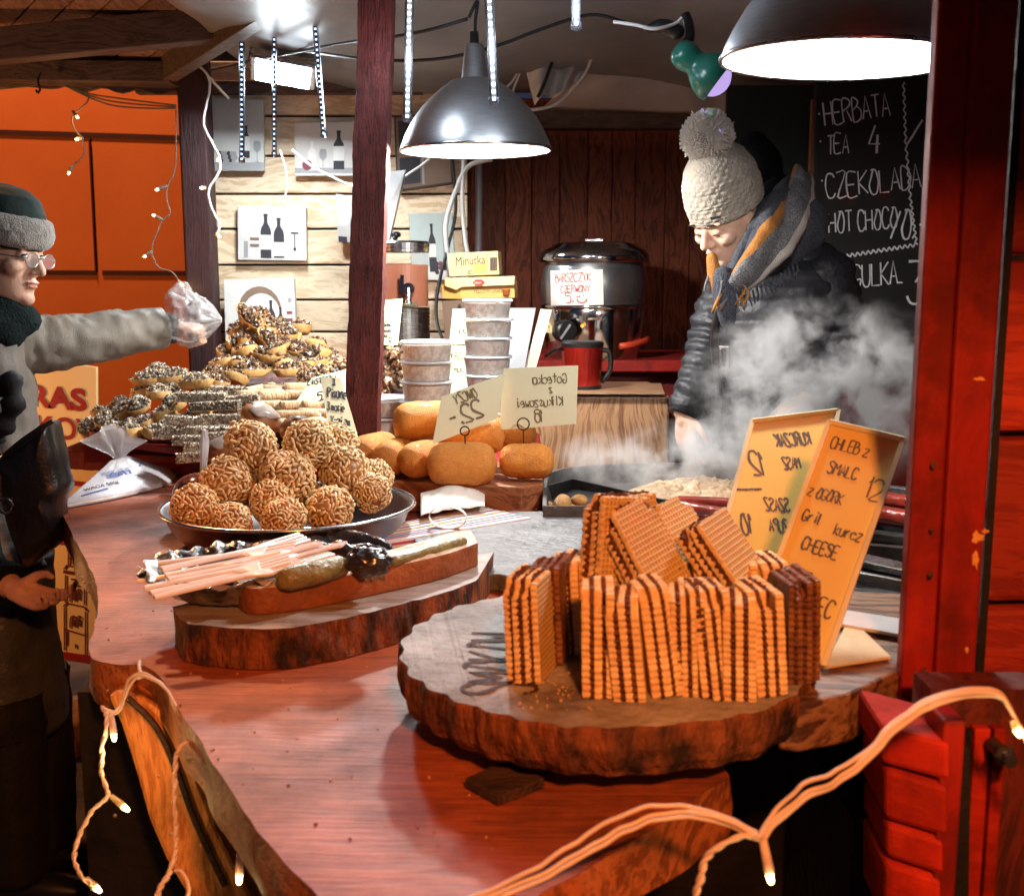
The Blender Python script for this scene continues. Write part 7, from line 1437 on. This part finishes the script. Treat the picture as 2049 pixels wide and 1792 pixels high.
sleeve([W(1610, 540, -.02), W(1645, 565, -.06), W(1662, 620, -.07), W(1672, 690, -.08), W(1655, 745, -.11), W(1620, 795, -.14)], [.085, .09, .084, .074, .064, .052], m_jacket, 'jacket_sleeve', se, .07, 14, quilt_=.12)
bz = zs_(715); xb_ = W(1553, 700).x
mb = MB(); mb.loft([ell((xb_, YV+.03, z), .178*1.05, .160*1.05, 60, rot=R(-22)) for z in (bz-.022, bz+.022)], caps=False); mb.build('belt', M('black belt webbing', (.012, .012, .013), .45), se, solid=.004)
mb = MB(); c = W(1443, 716, -.095); fr = frame(c, (.75, -.66, 0), (0, 0, 1))
for q_ in (((0, 0, .028), (.05, .008, .008)), ((0, 0, -.028), (.05, .008, .008)), ((-.022, 0, 0), (.008, .008, .06)), ((.022, 0, 0), (.008, .008, .06)), ((0, -.002, 0), (.008, .008, .05))): mb.box(q_[0], q_[1], M=fr)
mb.build('belt_buckle', m_steeldark, se, bevel=.001)
mb = MB(); mb.tube(spline([W(1450, 575, -.20), W(1434, 640, -.195), W(1430, 700, -.165), W(1440, 800, -.15), W(1432, 880, -.15)], 6), .011, 8); mb.build('zip_placket', M('black zip tape', (.01, .01, .01), .35, coat=.3), se, smooth=True)
mb = MB(); mb.ball(W(1434, 606, -.215), .006, 10, 8); mb.ball(W(1444, 608, -.212), .006, 10, 8); mb.build('press_stud', m_chrome, se, smooth=True)
rows = [(.62, .12, .11), (.4, .10, .1), (.1, .09, .1)]
for dx in (-.09, .09):
    mb = MB(); mb.loft([ell((xb_+dx, YV+.16, z), rx, ry, 24) for z, rx, ry in interp(rows, 10)]); mb.build('trouser_leg', m_trouser, se, smooth=True)
# thing held in the seller's fingers
o = MB().limb([P(1380, 886, YV-.17), P(1391, 893, YV-.18), P(1400, 890, YV-.185)], [.010, .012, .009], 12).build('sausage_piece', m_saus, smooth=True); tag(o, 'small red sausage piece held in the fingers of the seller', 'sausage')
# ================================================================ STRING LIGHTS
def lights(name, label, cords, bulbs, y, r_=.003, mcord=None, bsize=.0045, power=0, group=None):
    """cords: pixel paths (u, v, y); bulbs: (holder start, bulb tip)"""
    t = thing(name, label, 'string lights', P(*cords[0][0]), group)
    for c in cords:
        pts = spline([P(*p) for p in c], 8); jit = [p+V((noise.noise(p*60)*.002, noise.noise(p*60+V((3, 3, 3)))*.002, noise.noise(p*50+V((9, 0, 0)))*.002)) for p in pts]
        MB().tube(jit, r_, 8).build('cord', mcord or m_cordstring, t, smooth=True)
    for a, b in bulbs:
        a, b = P(*a), P(*b); d = (b-a).normalized(); L_ = max((b-a).length, bsize*3)
        h = MB().tube([a, a+d*L_*.7, a+d*L_*.78], [bsize*.8, bsize*1.05, bsize*.9], 10).build('bulb_holder', m_bulbglass if L_ < .03 else (mcord or m_cordstring), t, smooth=True)
        MB().limb([a+d*L_*.78, a+d*L_*.98], [bsize*.8, bsize*.6], 10).build('bulb', m_fairy, h, smooth=True)
        if power: lamp('fairy_light', 'POINT', b+d*.012+V((0, -.008, 0)), power, (1, .58, .22), .006)
    return t
def twist(path, off=3, n=10, turns=5):
    """second strand winding around a pixel path"""
    sp_ = spline([V(p) for p in path], n); return [[(p.x+off*math.sin(i/len(sp_)*turns*2*PI), p.y+off*.5*math.cos(i/len(sp_)*turns*2*PI), p.z+.002*math.cos(i/len(sp_)*turns*2*PI)) for i, p in enumerate(sp_)], [(p.x-off*math.sin(i/len(sp_)*turns*2*PI), p.y-off*.5*math.cos(i/len(sp_)*turns*2*PI), p.z-.002*math.cos(i/len(sp_)*turns*2*PI)) for i, p in enumerate(sp_)]]
yl = 1.20
c1 = twist([(208, 1412, 1.3), (214, 1440, 1.28), (206, 1500, 1.26), (203, 1548, 1.25), (216, 1592, 1.24), (186, 1620, 1.23), (163, 1662, 1.22), (149, 1710, 1.2), (160, 1748, 1.18), (188, 1772, 1.17)], 2.2, 10, 10)
c2 = [[(204, 1412, 1.3), (232, 1422, 1.3), (246, 1395, 1.3), (256, 1362, 1.3), (280, 1346, 1.3), (312, 1358, 1.29), (336, 1385, 1.27), (362, 1440, 1.24), (400, 1500, 1.19), (440, 1540, 1.15), (462, 1600, 1.10), (476, 1650, 1.06), (492, 1668, 1.04), (520, 1690, 1.03), (560, 1740, 1.0), (620, 1785, .97), (680, 1830, .93)],
      [(208, 1416, 1.3), (236, 1426, 1.29), (250, 1398, 1.29), (260, 1367, 1.29), (282, 1351, 1.29), (314, 1364, 1.28), (342, 1392, 1.26), (368, 1446, 1.23), (406, 1504, 1.18), (446, 1546, 1.14), (468, 1604, 1.09), (480, 1652, 1.05), (496, 1674, 1.03), (530, 1702, 1.02), (566, 1752, .99), (640, 1806, .95)]]
c3 = twist([(392, 1478, 1.2), (360, 1494, 1.19), (352, 1530, 1.17), (350, 1600, 1.12), (352, 1660, 1.09), (350, 1710, 1.07), (340, 1740, 1.05), (322, 1775, 1.03), (310, 1800, 1.02)], 2.6, 10, 9)
c4 = [[(350, 1742, 1.05), (368, 1748, 1.04), (376, 1775, 1.03), (372, 1800, 1.02)]]+twist([(490, 1690, 1.04), (505, 1715, 1.02), (540, 1745, 1.0), (560, 1790, .98), (566, 1830, .96)], 2.5, 8, 5)
lights('string_lights', 'orange lit string lights hooked along the left edge of the wooden counter slab', c1+c2+c3+c4, [((222, 1428, 1.27), (229, 1480, 1.26)), ((222, 1592, 1.24), (256, 1620, 1.23)), ((172, 1758, 1.18), (200, 1782, 1.17)), ((375, 1516, 1.19), (414, 1518, 1.18)), ((482, 1690, 1.05), (478, 1766, 1.04))], yl, .0018, None, .0042, .14)
hk = thing('wire_hook', 'small pale hook on the slab corner holding the string lights', 'hook', P(280, 1330, 1.33)); MB().tube(spline([P(279, 1322, 1.33), P(279, 1338, 1.31), P(285, 1352, 1.30), P(276, 1356, 1.29)], 5), .0022, 8).build('wire', m_cordwhite, hk, smooth=True)
yr = .88
def strands(path, offs): return [[(u+o_[0], v+o_[1], y+o_[2]) for u, v, y in path] for o_ in offs]
pA = [(820, 1850, .82), (960, 1800, .83), (1060, 1760, .84), (1160, 1705, .85), (1250, 1655, .86), (1330, 1628, .87), (1410, 1630, .87), (1470, 1650, .87), (1520, 1672, .87)]
pB = [(1520, 1672, .87), (1560, 1630, .88), (1610, 1590, .88), (1690, 1548, .89), (1745, 1500, .90), (1790, 1450, .91), (1840, 1415, .91), (1900, 1392, .92), (1960, 1383, .92), (2000, 1392, .92), (2025, 1425, .92), (2052, 1480, .92), (2080, 1540, .92)]
pC = [(1520, 1672, .87), (1490, 1672, .87), (1440, 1690, .86), (1412, 1720, .86), (1400, 1760, .86), (1390, 1800, .86), (1380, 1850, .86)]
sA = strands(pA, [(0, 0, 0), (4, 9, .003), (-6, -9, .004)]); sA[2] = [(u, v-14*math.sin(min(1, max(0, (u-1000)/400))*PI), y) for u, v, y in sA[2]]
sB = strands(pB, [(0, 0, 0), (5, 7, .003), (-2, -6, .005)]); sB[2] = [(u, v-16*math.sin(min(1, max(0, (u-1530)/200))*PI), y) for u, v, y in sB[2]]
lights('string_lights', 'thick pale string light cable looping up to the red post in the right foreground', sA+sB+twist(pC, 4, 8, 5), [((1527, 1680, .87), (1543, 1764, .868)), ((2028, 1440, .92), (2040, 1470, .915))], yr, .0020, None, .0042, .14)
# icicle strands hanging over the passage and on the pine wall
m_cordgrey = M('thin grey brown cord', (.20, .14, .10), .6)
YI = 4.0
i1 = [(228, 222, YI), (214, 240, YI), (190, 262, YI), (182, 280, YI), (196, 310, YI), (208, 340, YI), (212, 380, YI), (204, 400, YI), (188, 412, YI), (176, 430, YI)]
i1 = [(178, 190, YI), (174, 205, YI), (152, 225, YI), (144, 240, YI), (152, 262, YI), (165, 278, YI), (168, 305, YI), (162, 318, YI), (146, 332, YI)]
lights('string_lights', 'short icicle strand of three warm bulbs hanging from the eaves over the passage', [i1], [((145, 222, YI), (156, 236, YI)), ((166, 277, YI), (152, 279, YI)), ((146, 330, YI), (137, 348, YI))], YI, .0028, m_cordgrey, .006, .12)
i2 = [(352, 220, YI), (352, 280, YI), (350, 340, YI), (336, 372, YI), (334, 400, YI), (340, 428, YI), (326, 440, YI), (316, 462, YI), (306, 485, YI), (305, 510, YI), (318, 535, YI), (345, 545, YI), (364, 572, YI)]
lights('string_lights', 'long icicle strand of warm bulbs beside the corner post over the passage', [i2], [((336, 372, YI), (312, 380, YI)), ((326, 440, YI), (306, 430, YI)), ((306, 502, YI), (288, 514, YI)), ((356, 560, YI), (366, 572, YI))], YI, .0028, m_cordgrey, .006, .12)
YJ2 = 3.9
i3 = [(378, 124, YJ2), (400, 134, YJ2), (415, 150, YJ2), (420, 175, YJ2), (412, 215, YJ2), (408, 250, YJ2), (424, 285, YJ2), (440, 318, YJ2), (438, 345, YJ2), (420, 375, YJ2), (418, 400, YJ2), (430, 430, YJ2), (440, 450, YJ2), (432, 472, YJ2)]
i3b = [(415, 150, YJ2), (432, 170, YJ2), (458, 198, YJ2)]
lights('string_lights', 'white fairy light wire winding down the pine wall beside the corner post', [i3, i3b], [((440, 310, YJ2), (436, 322, YJ2)), ((412, 376, YJ2), (406, 376, YJ2)), ((432, 466, YJ2), (440, 474, YJ2))], YJ2, .0042, m_cordwhite, .006)
cable([(P(560, 300, 4.0)), P(572, 340, 4.0), P(574, 380, 4.0), P(565, 400, 4.0)], .003, m_cordwhite, 'thin white wire end trailing on the pine wall under the floodlight')
cable([P(585, 300, 3.95), P(620, 330, 3.95), P(660, 352, 3.95), P(700, 370, 3.95), P(760, 380, 3.9), P(830, 340, 3.9), P(860, 318, 3.9)], .0045, m_cordwhite, 'white wire drooping across the pine wall to the leaning post')
t = thing('eave_wires', 'bundle of dark wires strung under the fascia over the passage', 'cable', P(260, 215, 4.02))
for k in range(3): MB().tube(spline([P(-20, 172+4*k, 4.03), P(60, 166+3*k, 4.03), P(110, 165, 4.03), P(180, 188+4*k, 4.03), P(230, 196+8*k, 4.02), P(300, 205+6*k, 4.02), P(352, 211+3*k, 4.0)], 6), .003, 6).build('wire', m_cordgrey, t, smooth=True)
t = thing('iron_hook', 'small dark iron hook hanging from the eaves beam', 'hook', P(78, 170, 3.9)); MB().tube(spline([P(82, 145, 3.9), P(76, 162, 3.9), P(80, 178, 3.9), P(76, 186, 3.9), P(72, 180, 3.9)], 5), .004, 6).build('wire', m_black, t, smooth=True)
# ================================================================ STEAM
def steam(name, label, c, size, dens, seed, scale, lo=.50, hi=.72):
    m = bpy.data.materials.new(name); m.use_nodes = True; nt = m.node_tree; L = nt.links.new
    nt.nodes.remove(nt.nodes['Principled BSDF']); out = nt.nodes['Material Output']
    pv = N(nt, 'ShaderNodeVolumePrincipled'); pv.inputs['Color'].default_value = (.99, .99, 1, 1); pv.inputs['Anisotropy'].default_value = .0
    tc = N(nt, 'ShaderNodeTexCoord'); mp = N(nt, 'ShaderNodeMapping'); L(tc.outputs['Object'], mp.inputs[0]); mp.inputs['Location'].default_value = (seed, seed*1.7, 0)
    wn = N(nt, 'ShaderNodeTexNoise', i_Scale=scale*.8, i_Detail=2); L(mp.outputs[0], wn.inputs['Vector'])
    ws = N(nt, 'ShaderNodeVectorMath', operation='SCALE'); L(wn.outputs['Color'], ws.inputs[0]); ws.inputs['Scale'].default_value = .10
    wa = N(nt, 'ShaderNodeVectorMath', operation='ADD'); L(mp.outputs[0], wa.inputs[0]); L(ws.outputs[0], wa.inputs[1])
    nz = N(nt, 'ShaderNodeTexNoise', i_Scale=scale, i_Detail=8, i_Roughness=.66); L(wa.outputs[0], nz.inputs['Vector'])
    mr = N(nt, 'ShaderNodeMapRange'); L(nz.outputs[0], mr.inputs[0]); mr.inputs[1].default_value = lo; mr.inputs[2].default_value = hi
    # fade to the sides of the plume
    dv = N(nt, 'ShaderNodeVectorMath', operation='DIVIDE'); L(tc.outputs['Object'], dv.inputs[0]); dv.inputs[1].default_value = (size[0]/2, size[1]/2, size[2]/2)
    ln = N(nt, 'ShaderNodeVectorMath', operation='LENGTH'); L(dv.outputs[0], ln.inputs[0])
    fd = N(nt, 'ShaderNodeMapRange'); L(ln.outputs['Value'], fd.inputs[0]); fd.inputs[1].default_value = 1.0; fd.inputs[2].default_value = .35; fd.inputs[3].default_value = 0; fd.inputs[4].default_value = 1
    m1 = N(nt, 'ShaderNodeMath', operation='MULTIPLY'); L(mr.outputs[0], m1.inputs[0]); L(fd.outputs[0], m1.inputs[1])
    m2 = N(nt, 'ShaderNodeMath', operation='MULTIPLY'); L(m1.outputs[0], m2.inputs[0]); m2.inputs[1].default_value = dens; L(m2.outputs[0], pv.inputs['Density']); L(pv.outputs[0], out.inputs['Volume'])
    mb = MB().box((0, 0, 0), size); mb.xf(Matrix.Translation(c)); o = mb.build('steam', m, org=c); tag(o, label, kind='stuff'); return o
steam('steam big', 'billowing white steam rising from the griddle in front of the seller', P(1650, 790, 2.62), (.70, .30, .50), 48, 2.0, 9.0, .48, .70)
steam('steam low', 'thin steam drifting low over the griddle pan', P(1390, 925, 2.60), (.74, .26, .22), 34, 5.0, 10.0, .47, .72)
